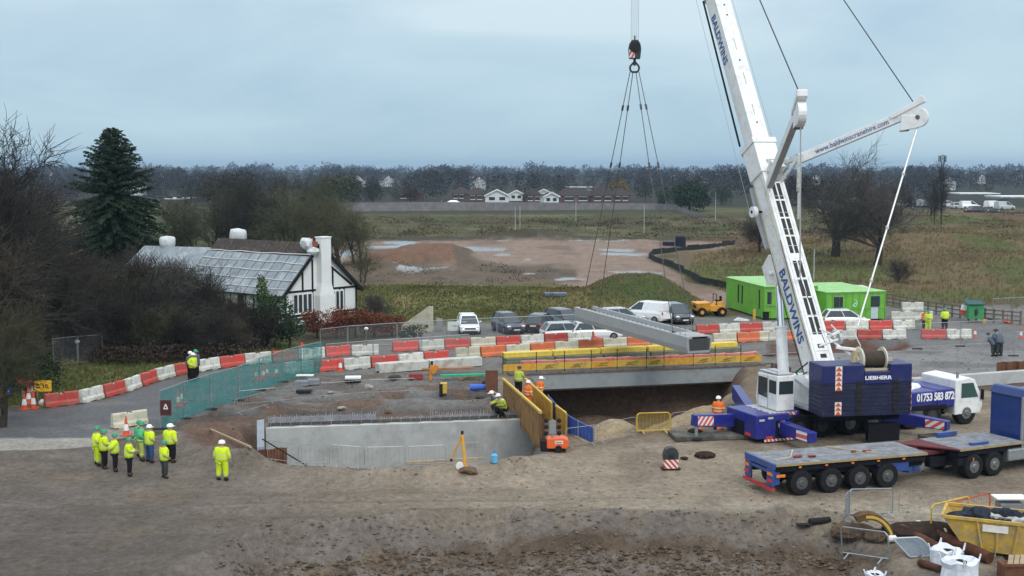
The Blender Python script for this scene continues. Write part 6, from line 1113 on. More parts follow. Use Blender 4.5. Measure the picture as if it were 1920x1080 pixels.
# spare hook block standing on the ground
q = G(1257, 880); sp = thing('spare_hook_block', 'spare black hook block with red and white striped base standing on the haul road', 'hook block', q, .1)
w = MB(); w.prism([(-.32, .42), (.32, .42), (.34, .7), (.25, .93), (.1, 1.02), (-.1, 1.02), (-.25, .93), (-.34, .7)], (0, -.2, 0), (0, .2, 0), (1, 0, 0), (0, 0, 1)); w.build('block_body', hkm, sp, bevel=.03)
w = MB(); w.raw([(-.3, -.22, .06), (.3, -.22, .06), (.33, -.22, .46), (-.33, -.22, .46), (-.3, .22, .06), (.3, .22, .06), (.33, .22, .46), (-.33, .22, .46)], [(0, 1, 2, 3), (7, 6, 5, 4), (0, 4, 5, 1), (1, 5, 6, 2), (3, 2, 6, 7), (0, 3, 7, 4)]); w.build('striped_base', stripe_mat('red_white_block', (.55, .06, .04), (.74, .72, .68), .24, axis=(1, 0, .9)), sp)
w = MB(); w.cbox((0, 0, .03), (.85, .4, .06)); w.blob((.0, -.2, .62), (.12, .08, .2), 3, .2, 1); w.build('foot_plate', dark, sp)
# ---------------------------------------------------------------- people
def skin(vs, es, rs, mats, name, parent, root=0, sub=1):
    me = bpy.data.meshes.new(name); me.from_pydata(vs, es, []); ob = bpy.data.objects.new('tmp', me); C.objects.link(ob); ob.modifiers.new('s', 'SKIN'); sv = me.skin_vertices[0].data
    for i, r in enumerate(rs): sv[i].radius = (r, r) if isinstance(r, (int, float)) else r; sv[i].use_root = (i == root)
    if sub: ob.modifiers.new('u', 'SUBSURF').levels = sub; ob.modifiers['u'].render_levels = sub
    dg = bpy.context.evaluated_depsgraph_get(); m2 = bpy.data.meshes.new_from_object(ob.evaluated_get(dg)); bpy.data.objects.remove(ob); bpy.data.meshes.remove(me); m2.materials.clear(); m2.materials.append(mats); m2.name = name
    for p in m2.polygons: p.use_smooth = True
    o = bpy.data.objects.new(name, m2); C.objects.link(o); o.parent = parent; return o
skinm = M('skin_tone', (.50, .30, .22), .6, var=.05)
def hivis(name, c, bands, band=(.60, .68, .40)):
    if name in _mats: return _mats[name]
    m = M(name, c, .75, var=.14, scale=9, bump=.35); t = m.node_tree; N = t.nodes; L = t.links; b = N['Principled BSDF']; src = b.inputs['Base Color'].links[0].from_socket
    tc = N.new('ShaderNodeTexCoord'); sp_ = N.new('ShaderNodeSeparateXYZ'); L.new(tc.outputs['Object'], sp_.inputs[0]); acc = None
    for z0, z1 in bands:
        a = N.new('ShaderNodeMath'); a.operation = 'GREATER_THAN'; a.inputs[1].default_value = z0; L.new(sp_.outputs['Z'], a.inputs[0]); c_ = N.new('ShaderNodeMath'); c_.operation = 'LESS_THAN'; c_.inputs[1].default_value = z1; L.new(sp_.outputs['Z'], c_.inputs[0])
        k = N.new('ShaderNodeMath'); k.operation = 'MULTIPLY'; L.new(a.outputs[0], k.inputs[0]); L.new(c_.outputs[0], k.inputs[1])
        if acc is None: acc = k
        else: q = N.new('ShaderNodeMath'); q.operation = 'MAXIMUM'; L.new(acc.outputs[0], q.inputs[0]); L.new(k.outputs[0], q.inputs[1]); acc = q
    mx = N.new('ShaderNodeMix'); mx.data_type = 'RGBA'; L.new(acc.outputs[0], mx.inputs[0]); L.new(src, mx.inputs[6]); mx.inputs[7].default_value = (*band, 1); L.new(mx.outputs[2], b.inputs['Base Color']); return m
JK = dict(yellow=hivis('hi_vis_yellow', (.62, .80, .03), ((.985, 1.03), (1.15, 1.19))), orange=hivis('hi_vis_orange', (.80, .16, .03), ((.98, 1.04), (1.14, 1.20))), olive=hivis('hi_vis_dull', (.42, .52, .08), ((1.0, 1.05),)), greenvest=hivis('hi_vis_green', (.10, .42, .20), ((.92, 1.0),)), grey=M('work_grey', (.10, .12, .16), .8, var=.2))
TR = dict(yellow=hivis('hi_vis_trousers', (.60, .78, .03), ((.20, .25),)), orange=hivis('hi_vis_orange_trousers', (.72, .14, .03), ((.18, .24), (.34, .38))), dirty=hivis('hi_vis_dirty', (.42, .48, .12), ((.3, .35),)), dark=M('dark_trousers', (.014, .014, .018), .85, var=.3), grey=M('grey_trousers', (.05, .052, .055), .85, var=.3), jeans=M('blue_jeans', (.04, .08, .20), .85, var=.3))
HM = dict(green=M('helmet_green', (.01, .26, .13), .3, var=.05), white=M('helmet_white', (.82, .84, .86), .3, var=.05), black=M('helmet_black', (.02, .02, .02), .5)); boot = M('boots', (.03, .025, .02), .85, var=.3)
ARMS = dict(down=[(.235, -.02, 1.16), (.25, .05, .93)], pocket=[(.27, -.07, 1.17), (.19, .10, 1.0)], front=[(.26, .0, 1.16), (.08, .24, 1.14)], reach=[(.26, .18, 1.25), (.22, .46, 1.22)], back=[(.25, -.13, 1.17), (.07, -.17, .98)])
def person(x, y, rz, jk, tr, hm, label, arms=('down', 'down'), stance=.0, size=1.0, lean=0.0, crouch=False, grp='workers in high visibility clothing watching the lift', z=None, wide=1.0, base=None):
    p0 = base if base is not None else G(x, y); o = thing('person', label, 'person', p0, rz, grp); o.scale = (size * wide * 1.14, size * wide * 1.14, size)
    hz = .0 if not crouch else -.42; ln = lambda v: (v[0], v[1] + lean * max(0, v[2] + hz - .9 - hz) , v[2] + hz)
    T = [ln(v) for v in [(0, 0, .95), (0, 0, 1.1), (0, 0, 1.3), (0, 0, 1.46), (0, .01, 1.53), (0, .015, 1.60), (0, .0, 1.69), (0, .105, 1.60), (.085, 0, 1.60), (-.085, 0, 1.60), (0, .06, 1.52)]]
    vs = list(T); es = [(0, 1), (1, 2), (2, 3), (3, 4), (4, 5), (5, 6), (5, 7), (5, 8), (5, 9), (4, 10)]; rs = [.125, .12, (.15, .12), .06, .058, .088, .062, .016, .018, .018, .03]
    jv, je, jr = [ln(v) for v in [(0, 0, .78), (0, 0, .98), (0, 0, 1.18), (0, 0, 1.33), (0, -.01, 1.47)]], [(0, 1), (1, 2), (2, 3), (3, 4)], [(.27, .21), (.26, .20), (.26, .21), (.22, .18), (.11, .10)]
    tv = [(0, 0, .93 + hz)]; te = []; trr = [(.16, .13)]; bv, be, br = [], [], []
    for s_ in (-1, 1):
        el, wr = [ln((a[0] * s_, a[1], a[2])) for a in ARMS[arms[0 if s_ < 0 else 1]]]; sh_ = ln((.19 * s_, 0, 1.40)); n = len(vs); el_, wr_ = Vector(el), Vector(wr); dd = (wr_ - el_).normalized(); palm = wr_ + dd * .07; sd_ = dd.cross(Vector((s_, .01, 0))).normalized(); 
        vs += [sh_, el, wr, tuple(palm)]; es += [(2, n), (n, n + 1), (n + 1, n + 2), (n + 2, n + 3)]; rs += [.07, .05, .032, .036]
        for k in range(4):
            f0 = palm + sd_ * (-.03 + .02 * k) + dd * .03; f1 = f0 + dd * (.035, .042, .038, .028)[k] + Vector((-s_ * .015, 0, 0)); f2 = f1 + dd * .025 + Vector((-s_ * .02, 0, 0)); m = len(vs); vs += [tuple(f0), tuple(f1), tuple(f2)]; es += [(n + 3, m), (m, m + 1), (m + 1, m + 2)]; rs += [.011, .009, .008]
        m = len(vs); t0 = wr_ + dd * .035 - sd_ * .04; vs += [tuple(t0), tuple(t0 + dd * .045 - sd_ * .012)]; es += [(n + 2, m), (m, m + 1)]; rs += [.012, .009]
        n = len(jv); jv += [(sh_[0] * .92, sh_[1], sh_[2] - .04), el, tuple(wr_ - dd * .0)]; je += [(3, n), (n, n + 1), (n + 1, n + 2)]; jr += [.12, .10, .075]
        st = stance * s_; n = len(vs)
        if crouch: L4 = [(.11 * s_, 0, .5), (.16 * s_, .38, .46), (.14 * s_, .12, .1), (.15 * s_, .26, .035)]
        else: L4 = [(.10 * s_, 0, .88), (.12 * s_, .02 + st * .5, .49), (.13 * s_, -.01 + st, .1), (.15 * s_, .12 + st, .035)]
        vs += L4; es += [(0, n), (n, n + 1), (n + 1, n + 2), (n + 2, n + 3)]; rs += [.095, .062, .042, .035]
        n = len(tv); tv += [(L4[0][0], L4[0][1], L4[0][2] - .06), L4[1], (L4[2][0], L4[2][1], .13)]; te += [(0, n), (n, n + 1), (n + 1, n + 2)]; trr += [.13, .105, .09]
        skin([(L4[2][0], L4[2][1] - .01, .16), (L4[2][0], L4[2][1] - .02, .06), L4[3]], [(0, 1), (1, 2)], [.082, .078, .07], boot, 'boot', o)
    skin(vs, es, rs, skinm, 'body', o); skin(jv, je, jr, JK[jk], 'jacket', o); skin(tv, te, trr, TR[tr], 'trousers', o)
    hp = Vector(T[5]); w = MB(); w.lathe([(.135, .035), (.118, .05), (.115, .10), (.088, .155), (.03, .178)], hp, 14); w.raw([(hp.x - .09, hp.y + .1, hp.z + .045), (hp.x + .09, hp.y + .1, hp.z + .045), (hp.x + .06, hp.y + .2, hp.z + .03), (hp.x - .06, hp.y + .2, hp.z + .03), (hp.x - .09, hp.y + .1, hp.z + .055), (hp.x + .09, hp.y + .1, hp.z + .055), (hp.x + .06, hp.y + .2, hp.z + .04), (hp.x - .06, hp.y + .2, hp.z + .04)], [(0, 3, 2, 1), (4, 5, 6, 7), (0, 1, 5, 4), (1, 2, 6, 5), (2, 3, 7, 6), (3, 0, 4, 7)]); w.build('helmet', HM[hm], o, smooth=True)
    return o
E_ = -1.1     # most of them look right and away, towards the crane
person(183, 874, -1.0, 'yellow', 'yellow', 'green', 'person in full yellow suit and green helmet at the far left of the group', ('pocket', 'pocket'), size=1.03)
person(196, 880, -1.1, 'yellow', 'dark', 'green', 'person in yellow jacket and black trousers partly covering the leftmost one', ('pocket', 'front'), size=1.03)
person(216, 884, -1.2, 'yellow', 'dark', 'green', 'person with green helmet and black trousers, third from the left in the group', ('back', 'back'), size=.97)
person(243, 892, -1.3, 'yellow', 'dark', 'green', 'person with green helmet and folded arms, slim black trousers, front of the group', ('front', 'front'), size=.97)
person(266, 864, -1.2, 'greenvest', 'dirty', 'green', 'person in green vest and dirty yellow trousers behind the group', ('down', 'pocket'), size=1.03)
person(262, 858, -.9, 'greenvest', 'dirty', 'green', 'person in green mostly hidden behind the one in the green vest', ('down', 'down'), size=1.0)
person(281, 868, -.7, 'yellow', 'jeans', 'white', 'person in yellow jacket, blue jeans and white helmet', ('front', 'pocket'), size=1.0)
person(320, 868, -.6, 'yellow', 'dark', 'white', 'broad person with white helmet and black trousers at the end of the netting', ('down', 'down'), size=1.02, wide=1.15)
person(309, 897, -1.0, 'yellow', 'grey', 'green', 'person with green helmet and grey trousers at the right of the group', ('down', 'pocket'), size=.95)
person(417, 901, -.15, 'yellow', 'yellow', 'white', 'lone person in full yellow suit and white helmet seen from behind', ('down', 'down'), size=1.0, wide=1.1)
person(362, 716, -2.0, 'yellow', 'dark', 'white', 'person in yellow jacket and white helmet beside the outer barriers, front one of three', ('pocket', 'pocket'), size=1.05); person(357, 713, -1.8, 'grey', 'dark', 'white', 'person in dark clothes and white helmet at the barriers, left one of three', size=1.05); person(367, 711, -2.0, 'grey', 'dark', 'green', 'person with green helmet at the barriers, rear one of three', size=1.08)
g_ = 'workers on the timber walkway'
person(990, 772, -1.0, 'orange', 'orange', 'white', 'worker in orange suit on the walkway, nearer of the two in orange', ('pocket', 'down'), grp=g_, size=1.0); person(1011, 764, -1.3, 'orange', 'orange', 'white', 'worker in orange suit leaning on the yellow plywood, right one of the two', ('front', 'down'), lean=.12, grp=g_, size=1.0)
person(972, 742, -.6, 'olive', 'dark', 'black', 'worker in dull yellow jacket and black cap at the top of the walkway', ('front', 'front'), grp=g_, lean=.12); person(944, 782, 2.4, 'olive', 'dark', 'white', 'worker crouching in dull yellow jacket at the right end of the wall', ('front', 'reach'), crouch=True, lean=.5, grp='workers crouching behind the wall'); person(937, 777, 2.0, 'grey', 'grey', 'white', 'worker in grey crouching behind the one in dull yellow', ('front', 'front'), crouch=True, lean=.6, grp='workers crouching behind the wall')
person(1346, 806, -.5, 'orange', 'orange', 'white', 'worker in orange behind the left outrigger beam of the crane', grp='workers near the crane'); person(1496, 752, -.3, 'yellow', 'dark', 'green', 'worker in yellow jacket and green helmet between the crane cab and boom', grp='workers near the crane', base=PY(1496, 752, 72.5) * 1.0)
person(1740, 622, 2.6, 'yellow', 'yellow', 'green', 'person in yellow vest behind the barriers at the right', ('front', 'down'), grp='people on the far road', lean=.05); person(1734, 620, 2.2, 'orange', 'grey', 'green', 'person in orange half hidden behind the one in the yellow vest', grp='people on the far road'); person(1771, 617, .3, 'yellow', 'dark', 'green', 'person in yellow jacket and black trousers standing on the far road', grp='people on the far road', wide=1.15)
person(1873, 668, .5, 'grey', 'grey', 'black', 'grey clothed worker bending on the gravel behind the mesh fence', ('front', 'front'), lean=.3, grp='workers on the right gravel', wide=1.2, size=1.1); person(1862, 668, .9, 'grey', 'grey', 'black', 'grey clothed worker beside the bending one on the gravel', ('front', 'front'), lean=.5, grp='workers on the right gravel', size=.95)
# ---------------------------------------------------------------- trees
bark = M('bark_dark', (.045, .038, .032), .95, var=.3); bark_l = M('bark_grey', (.10, .09, .075), .95, var=.3)
tw = dict(dark=M('twig_dark', (.036, .034, .031), .95, var=.3, rnd=.2), brown=M('twig_brown', (.058, .050, .040), .95, var=.3, rnd=.2), grey=M('twig_grey', (.075, .07, .066), .95, var=.3, rnd=.2), olive=M('twig_olive', (.07, .072, .042), .95, var=.3, rnd=.2), willow=M('twig_willow', (.17, .145, .065), .95, var=.3), purple=M('twig_purple', (.06, .052, .058), .95, var=.3, rnd=.15))
def bare_tree(name, seed, Ht, spread, r0, nt, label, group, split=.25, tm='dark', up=.5, kids=(6, 6, 6, 5), droop=0.0, multi=1, tl=.75, rmin=.011):
    rg = random.Random(seed); o = thing(name, label, 'tree', (0, 0, 0), 0, group); trk, crn = MB(), MB()
    def rdir(d, a):
        u = d.orthogonal().normalized(); v = d.cross(u); t = rg.uniform(0, 6.283); return (d * math.cos(a) + (u * math.cos(t) + v * math.sin(t)) * math.sin(a)).normalized()
    def grow(p, d, L_, r, lv, mb):
        n = 3 if lv < 3 else 2; pts = [p]; q = p.copy(); dd = d.copy()
        for i in range(n):
            dd = (dd + Vector((rg.uniform(-1, 1), rg.uniform(-1, 1), rg.uniform(-.6, 1) * (up if lv < 3 else .1) - droop * (lv > 1))) * .22).normalized(); q2 = q + dd * L_ / n; ra = r * (1 - i / n * .6); rb = r * (1 - (i + 1) / n * .6); mb.tube(q, q2, ra, rb, n=7 if lv == 0 else (4 if lv < 2 else 3), cap=False); q = q2; pts.append(q)
        if lv >= len(kids): return
        for k in range(kids[lv]):
            t = rg.uniform(.25 if lv else split, 1.0) if k else 1.0; i = min(int(t * n), n - 1); pp = pts[i].lerp(pts[i + 1], t * n - i); nd = rdir(dd, RD(rg.uniform(22, 62) * (spread if lv < 2 else 1)));
            if lv < 2 and nd.z < -.1: nd.z = abs(nd.z)
            grow(pp, nd.normalized(), L_ * rg.uniform(.5, .82) * (1 if lv else tl), max(r * .42 * (1 - t * .35), rmin), lv + 1, crn)
    for k in range(multi):
        dd = Vector((0, 0, 1)) if multi == 1 else Vector((rg.uniform(-.45, .45), rg.uniform(-.45, .45), 1)).normalized(); grow(Vector((rg.uniform(-.4, .4) * (multi > 1), rg.uniform(-.4, .4) * (multi > 1), -.2)), dd, Ht * .45, r0, 0, trk)
    z = max(v.z for v in crn.v); k = Ht / z
    for mb in (trk, crn): mb.v = [v * k for v in mb.v]
    trk.build('trunk', bark, o); crn.build('crown', tw[tm], o); return o
def place(pr, x, y, sc, label=None, rz=0, tm=None, bark_m=None, Y=None, used={}, group=None):
    o = copy_tree(pr) if pr.name in used else pr; used[pr.name] = 1
    if used.get('_n') is None: used['_n'] = 0
    o.location = G(x, y) if Y is None else Vector(((x - 960) / F * (Y * CT + H * ST), Y, gh(((x - 960) / F * Y, Y)) - .05))
    o.rotation_euler.z = rz; o.scale = (sc if isinstance(sc, tuple) else (sc, sc, sc))
    if label: o['label'] = label
    if group: o['group'] = group
    if tm:
        for ch in o.children:
            if ch.name.startswith('crown'): ch.material_slots[0].link = 'OBJECT'; ch.material_slots[0].material = tw[tm]
    return o
TA = bare_tree('bare_tree', 1, 10, 1.0, .26, 1, 'x', 'bare winter trees on the left of the site', kids=(9, 8, 7, 6), split=.12); TB = bare_tree('bare_tree', 2, 10, .8, .22, 1, 'x', 'bare winter trees on the left of the site', kids=(9, 8, 7, 6), split=.1, up=.9)
TC = bare_tree('bare_shrub', 3, 6, .9, .07, 1, 'x', 'bare shrubs and small trees before the cottage', kids=(8, 7, 7), multi=8, split=.1, up=.7, tm='brown'); TD = bare_tree('oak_tree', 4, 10, 1.25, .50, 1, 'x', 'spreading bare oaks in the field', kids=(11, 9, 7, 7), split=.3, up=.15, tl=1.15, rmin=.016, tm='grey')
def tl_(l): return l
# dark mass on the far left, from the edge inwards
left = [(TA, -60, 640, 1.7, 82, 'dark'), (TB, -10, 0, 1.75, 88, 'dark'), (TA, 30, 0, 1.45, 92, 'brown'), (TB, 78, 0, 1.35, 118, 'purple'), (TA, -30, 0, 1.15, 72, 'brown'), (TB, 45, 0, .92, 80, 'dark'), (TA, 95, 0, .88, 92, 'brown'), (TB, 140, 0, .86, 96, 'dark'), (TA, 5, 0, .75, 66, 'olive'), (TB, 178, 0, .72, 100, 'dark'), (TA, 215, 0, .66, 104, 'dark')]
left += [(TB, 10, 0, 1.3, 78, 'dark'), (TA, 118, 0, 1.05, 104, 'dark'), (TB, 60, 0, 1.1, 100, 'dark'), (TA, 160, 0, .78, 92, 'brown'), (TB, 110, 0, .7, 84, 'dark'), (TA, -45, 0, 1.6, 76, 'dark')]
lb = ['tallest bare tree rising out of the left photo edge', 'dense bare tree second in from the left edge', 'bare tree with upright twigs left of the open crowned one', 'open crowned bare tree against the sky left of the conifer', 'brownish bare tree low at the left edge', 'bare tree behind the yellow sign', 'bare tree right of the yellow sign under the conifer', 'bare tree below the left flank of the conifer', 'olive tinted bare tree nearest the left bottom verge', 'bare tree right under the conifer', 'small bare tree left of the white patches of the cottage', 'slim bare tree between the left edge and the yellow sign', 'wide bare tree overlapping the left side of the conifer', 'bare tree above the yellow sign', 'brown bare tree above the grey mesh fence', 'short bare tree behind the mesh fence', 'tall bare tree mostly cut off by the left edge']
for (pr, x, y, sc, Y, tm), l_ in zip(left, lb): place(pr, x, y, sc, l_, rz=x * .37, Y=Y, tm=tm)
shr = [(235, 95, .95, 'olive'), (285, 97, 1.1, 'brown'), (330, 95, 1.1, 'grey'), (375, 96, .8, 'dark'), (412, 95, .68, 'brown'), (450, 96, .55, 'dark'), (255, 90, .7, 'dark'), (350, 90, .6, 'dark'), (305, 91, .65, 'olive'), (400, 91, .6, 'dark'), (490, 94, .62, 'dark'), (205, 92, .9, 'dark'), (440, 92, .5, 'brown'), (165, 90, .8, 'dark'), (255, 98, 1.15, 'dark'), (300, 98.5, 1.1, 'dark'), (350, 98, 1.05, 'olive'), (385, 98, .98, 'dark'), (225, 98, 1.2, 'brown'), (430, 98, .6, 'olive')]
wh = ['left of the stone in the verge', 'below the wrapped left chimney', 'below the left wing of the cottage', 'below the middle chimney of the cottage', 'below the sheeted roof', 'left of the green evergreen bush', 'low in front of the left shrubs', 'low in the middle of the thicket', 'low and olive beside the verge', 'low before the sheeted roof shrubs', 'between the bush and the netting fence', 'under the conifer by the mesh fence', 'lowest one beside the evergreen bush', 'at the left end behind the mesh fence', 'tall in the second row under the left chimney', 'tallest in the second row', 'olive and tall in the second row', 'tall before the sheeted roof', 'brown and tall next to the conifer', 'olive, second row, before the right part of the roof']
for i, ((x, Y, sc, tm), wl_) in enumerate(zip(shr, wh)): place(TC, x, 0, (sc * 1.15, sc * 1.15, sc * 1.15), 'leafless multi stemmed shrub ' + wl_, rz=i * 1.3, Y=Y, tm=tm)
TE = bare_tree('willow_tree', 9, 10, .9, .2, 1, 'x', 'loose greenish bare trees behind the cottage', kids=(8, 7, 6, 5), split=.05, up=.8, tm='olive', multi=2)
bh = [(360, 175, 1.15, 'olive'), (405, 180, 1.25, 'olive'), (450, 172, 1.3, 'dark'), (500, 178, 1.15, 'olive'), (545, 170, 1.25, 'olive'), (590, 176, 1.25, 'olive'), (635, 170, 1.05, 'olive'), (670, 165, .85, 'olive'), (330, 190, 1.0, 'grey'), (520, 200, 1.3, 'dark'), (610, 210, 1.35, 'olive'), (425, 210, 1.4, 'dark'), (680, 150, .5, 'olive')]
bl_ = ['right of the conifer', 'left of the middle chimney', 'above the middle chimney', 'right of the middle chimney', 'above the bare ridge tiles', 'left of the tall gable chimney', 'right of the tall gable chimney', 'thinnest one at the right end of the group', 'palest one beside the conifer', 'in the second row above the roof', 'in the second row above the gable chimney', 'in the second row left of centre', 'smallest one on the brown soil right of the gable']
for i, ((x, Y, sc, tm), wl_) in enumerate(zip(bh, bl_)): place(TE, x, 0, sc, 'feathery bare tree behind the cottage, ' + wl_, rz=i * 1.9, Y=Y, tm=tm)
# oaks on the right
place(TD, 1566, 0, (2.0, 2.0, 1.85), 'big spreading bare oak, left one behind the crane boom', rz=.4, Y=184); place(TD, 1645, 0, (1.55, 1.55, 1.5), 'bare oak right of the big one, beside the tie bar of the crane', rz=2.6, Y=166); place(TD, 1425, 0, (.72, .72, .85), 'bare tree half hidden behind the crane boom at its left', rz=4, Y=205, tm='brown'); place(TD, 1745, 0, (.9, .9, .95), 'hazy bare tree below the tall mast', rz=1, Y=330, tm='purple'); place(TD, 1690, 0, (.9, .9, 1.0), 'hazy bare tree between the oak and the mast', rz=5, Y=340, tm='dark'); place(TC, 1685, 0, .55, 'small purplish bare bush below the right oak', Y=148, tm='purple', group='low bushes in the right field'); place(TC, 700, 0, .5, 'thin bare sapling right of the cottage gable', Y=112, tm='grey', group='low bushes in the right field')
for i, (x, Y, sc) in enumerate([(1765, 300, 1.6), (1752, 305, 1.2)]): place(TB, x, 0, (sc * .45, sc * .45, sc * 1.05 if i == 0 else sc), ['tall narrow bare poplar standing above the skyline at the right', 'narrow bare poplar left of the tallest one'][i], Y=Y, tm='dark', group='narrow poplars at the right')
# conifer
def conifer(x, Y, ht, rad, label):
    rg = random.Random(12); o = thing('conifer_tree', label, 'tree', ((x - 960) / F * Y, Y, gh(((x - 960) / F * Y, Y)))); w = MB(); w.tube((0, 0, 0), (0, 0, ht * .97), .34, .03, n=8); w.build('trunk', bark, o); w = MB()
    nb = 520
    for i in range(nb):
        t = (i + .5) / nb; z = ht * (.08 + .91 * t); L_ = rad * min((1 - t) ** .7, 1) * rg.uniform(.5, 1.18) + .15; a = i * 2.39996 + rg.uniform(-.2, .2); d = Vector((math.cos(a), math.sin(a), 0)); n = max(4, int(L_ * 4.2)); w.mi = 0 if rg.random() < .7 else 1
        for k in range(n):
            s_ = (k + .7) / n; dz = .22 * L_ * (s_ ** 2) * (1 if t > .6 else -.3) - .12 * L_ * s_; p = Vector((0, 0, z + dz)) + d * L_ * s_; sw = .55 * (1 - s_ * .6) * min(1, L_ / 2.2)
            for q in range(8):
                b_ = rg.uniform(-1, 1); e = p + Vector((-d.y, d.x, 0)) * b_ * sw + d * rg.uniform(.05, .42) + Vector((0, 0, rg.uniform(-.2, .08))); r1 = Vector((rg.uniform(-.12, .12), rg.uniform(-.12, .12), rg.uniform(-.12, .06))); p_ = p + Vector((-d.y, d.x, 0)) * b_ * sw * .4; w.face([p_ + Vector((0, 0, .04)), e + r1, e - r1 + Vector((0, 0, -.05))])
    w.build('crown', [M('needles_dark', (.022, .042, .026), .9, var=.3), M('needles_mid', (.038, .065, .034), .9, var=.3)], o); return o
CY = 128; conifer(215, CY, PY(215, 240, CY).z + .2, 7.4, 'tall dark green conifer standing against the sky left of the cottage')
def leafy(name, c, rad, n, ls, mats, label, cat, group=None, seed=1, zc=None, trunk=True, clump=9):
    rg = random.Random(seed); o = thing(name, label, cat, c, rg.uniform(0, 6), group); rx, ry, rz = rad; w = MB(); cl = []
    for i in range(clump):
        a, b_ = rg.uniform(0, 6.283), rg.uniform(-.7, 1); r_ = rg.uniform(.35, .75); cl.append((Vector((rx * r_ * math.cos(a) * math.sqrt(1 - b_ * b_ * .8), ry * r_ * math.sin(a) * math.sqrt(1 - b_ * b_ * .8), rz + rz * r_ * b_)), rg.uniform(.35, .6)))
    for i in range(n):
        cc, k = rg.choice(cl); d = Vector((rg.gauss(0, 1), rg.gauss(0, 1), rg.gauss(0, 1))).normalized() * rg.uniform(.6, 1.05); p = cc + Vector((d.x * rx * k, d.y * ry * k, d.z * rz * k)); p.z = max(p.z, .05); u = Vector((rg.gauss(0, 1), rg.gauss(0, 1), rg.gauss(0, 1))).normalized() * ls * rg.uniform(.5, 1.2); v = u.cross(Vector((rg.gauss(0, 1), rg.gauss(0, 1), rg.gauss(0, 1)))).normalized() * ls * rg.uniform(.4, .9); w.mi = rg.choice((0, 0, 1)) if len(mats) > 1 else 0; w.face([p - u * .5, p + v * .5, p + u * .5, p - v * .5])
    w.build('crown' if trunk else 'foliage', mats, o); w = MB(); w.tube((0, 0, -.1), (0, 0, rz * 1.0), rx * .07, rx * .03, n=6); w.build('trunk' if trunk else 'stem', bark, o); return o
ev = [M('evergreen_dark', (.022, .04, .022), .85, var=.3), M('evergreen_mid', (.04, .065, .03), .85, var=.3)]; bchm = [M('beech_brown', (.17, .062, .035), .85, var=.3), M('beech_dark', (.095, .036, .025), .85, var=.3)]
def at_(x, Y): X = (x - 960) / F * Y; return Vector((X, Y, gh((X, Y))))
leafy('evergreen_bush', at_(498, 96), (2.3, 1.8, 2.1), 3600, .20, [M('holly_green', (.035, .07, .03), .7, var=.3), ev[0]], 'dark green evergreen bush in front of the timber framed gable', 'bush', seed=3, trunk=False, clump=16)
leafy('evergreen_bush', at_(540, 95), (1.7, 1.4, 1.3), 1800, .18, ev, 'lower evergreen bush between the cottage gable and the red hedge', 'bush', seed=4, trunk=False); leafy('conifer_sapling', at_(490, 98.5), (.8, .8, 3.0), 900, .2, [M('sapling_green', (.07, .11, .03), .8)], 'small yellowish green conifer tip above the evergreen bush', 'tree', seed=14, clump=6)
for i, (x, r_) in enumerate([(592, 1.5), (628, 1.5), (664, 1.55), (700, 1.5), (733, 1.3)]): leafy('beech_hedge', at_(x, 101 + i * .3), (r_ * 1.15, 1.2, r_ * .78 if i < 4 else .9), 2300, .16, bchm, 'russet brown beech bush of the hedge below the gable, ' + ['leftmost', 'second from the left', 'middle one', 'second from the right', 'rightmost by the cream wall'][i], 'hedge bush', 'russet beech bushes below the gable', seed=20 + i, trunk=False, clump=14)
leafy('evergreen_bush', at_(775, 101.5), (1.6, .6, .5), 900, .15, ev, 'low dark green bush in front of the cream wall', 'bush', seed=30, trunk=False); leafy('evergreen_bush', at_(40, 76), (2.2, 1.6, 1.6), 2200, .2, ev, 'dark evergreen bush behind the cones at the left edge', 'bush', seed=31, trunk=False, clump=12)
leafy('bramble_thicket', at_(300, 88), (9, 1.6, .75), 4200, .2, [M('bramble_brown', (.06, .042, .034), .9, var=.3), M('bramble_dark', (.035, .03, .026), .9, var=.3)], 'low brown bramble thicket along the foot of the bare shrubs', 'thicket', seed=33, trunk=False, clump=40)
# single evergreens and willows in the middle distance
def mid(x, yb, Y, wpx, hpx, mats, label, seed, n=1500, ls=None, grp='trees of the middle distance'): rx = wpx / 2 * Y / F; rz = hpx / 2 * Y / F; return leafy('round_tree', at_(x, Y), (rx, rx * .9, rz), n, ls or rx * .13, mats, label, 'tree', grp, seed=seed, clump=26)
mid(1292, 400, 400, 74, 60, ev, 'big rounded dark evergreen tree right of the slings', 41, 3800); mid(1245, 395, 420, 40, 44, ev, 'dark evergreen left of the big rounded one', 42, 1600); mid(1352, 385, 470, 44, 34, ev, 'low dark evergreen beyond the green patch', 43, 1200); mid(1160, 385, 520, 44, 44, [M('willow_gold', (.19, .155, .06), .9, var=.25), M('willow_brown', (.13, .105, .05), .9)], 'golden brown willow at the right end of the bungalows', 44, 1800)
mid(770, 380, 500, 44, 44, [M('twig_purple', (.1, .08, .09)), M('bramble_brown', (.06, .04, .03))], 'round brown leafless tree left of the marquee', 45, 1600); mid(742, 380, 480, 20, 32, ev, 'small pointed dark tree left of the round brown one', 46, 700); mid(700, 382, 470, 40, 52, [M('twig_dark', (.05, .04, .04)), ev[0]], 'dark clump of trees above the gable chimney', 47, 1600); mid(985, 384, 490, 22, 22, ev, 'dark round bush between the bungalows', 48, 500); mid(640, 384, 470, 90, 58, [M('twig_olive', (.1, .1, .06)), ev[1]], 'broad olive tree mass above the cottage chimney', 49, 2600)
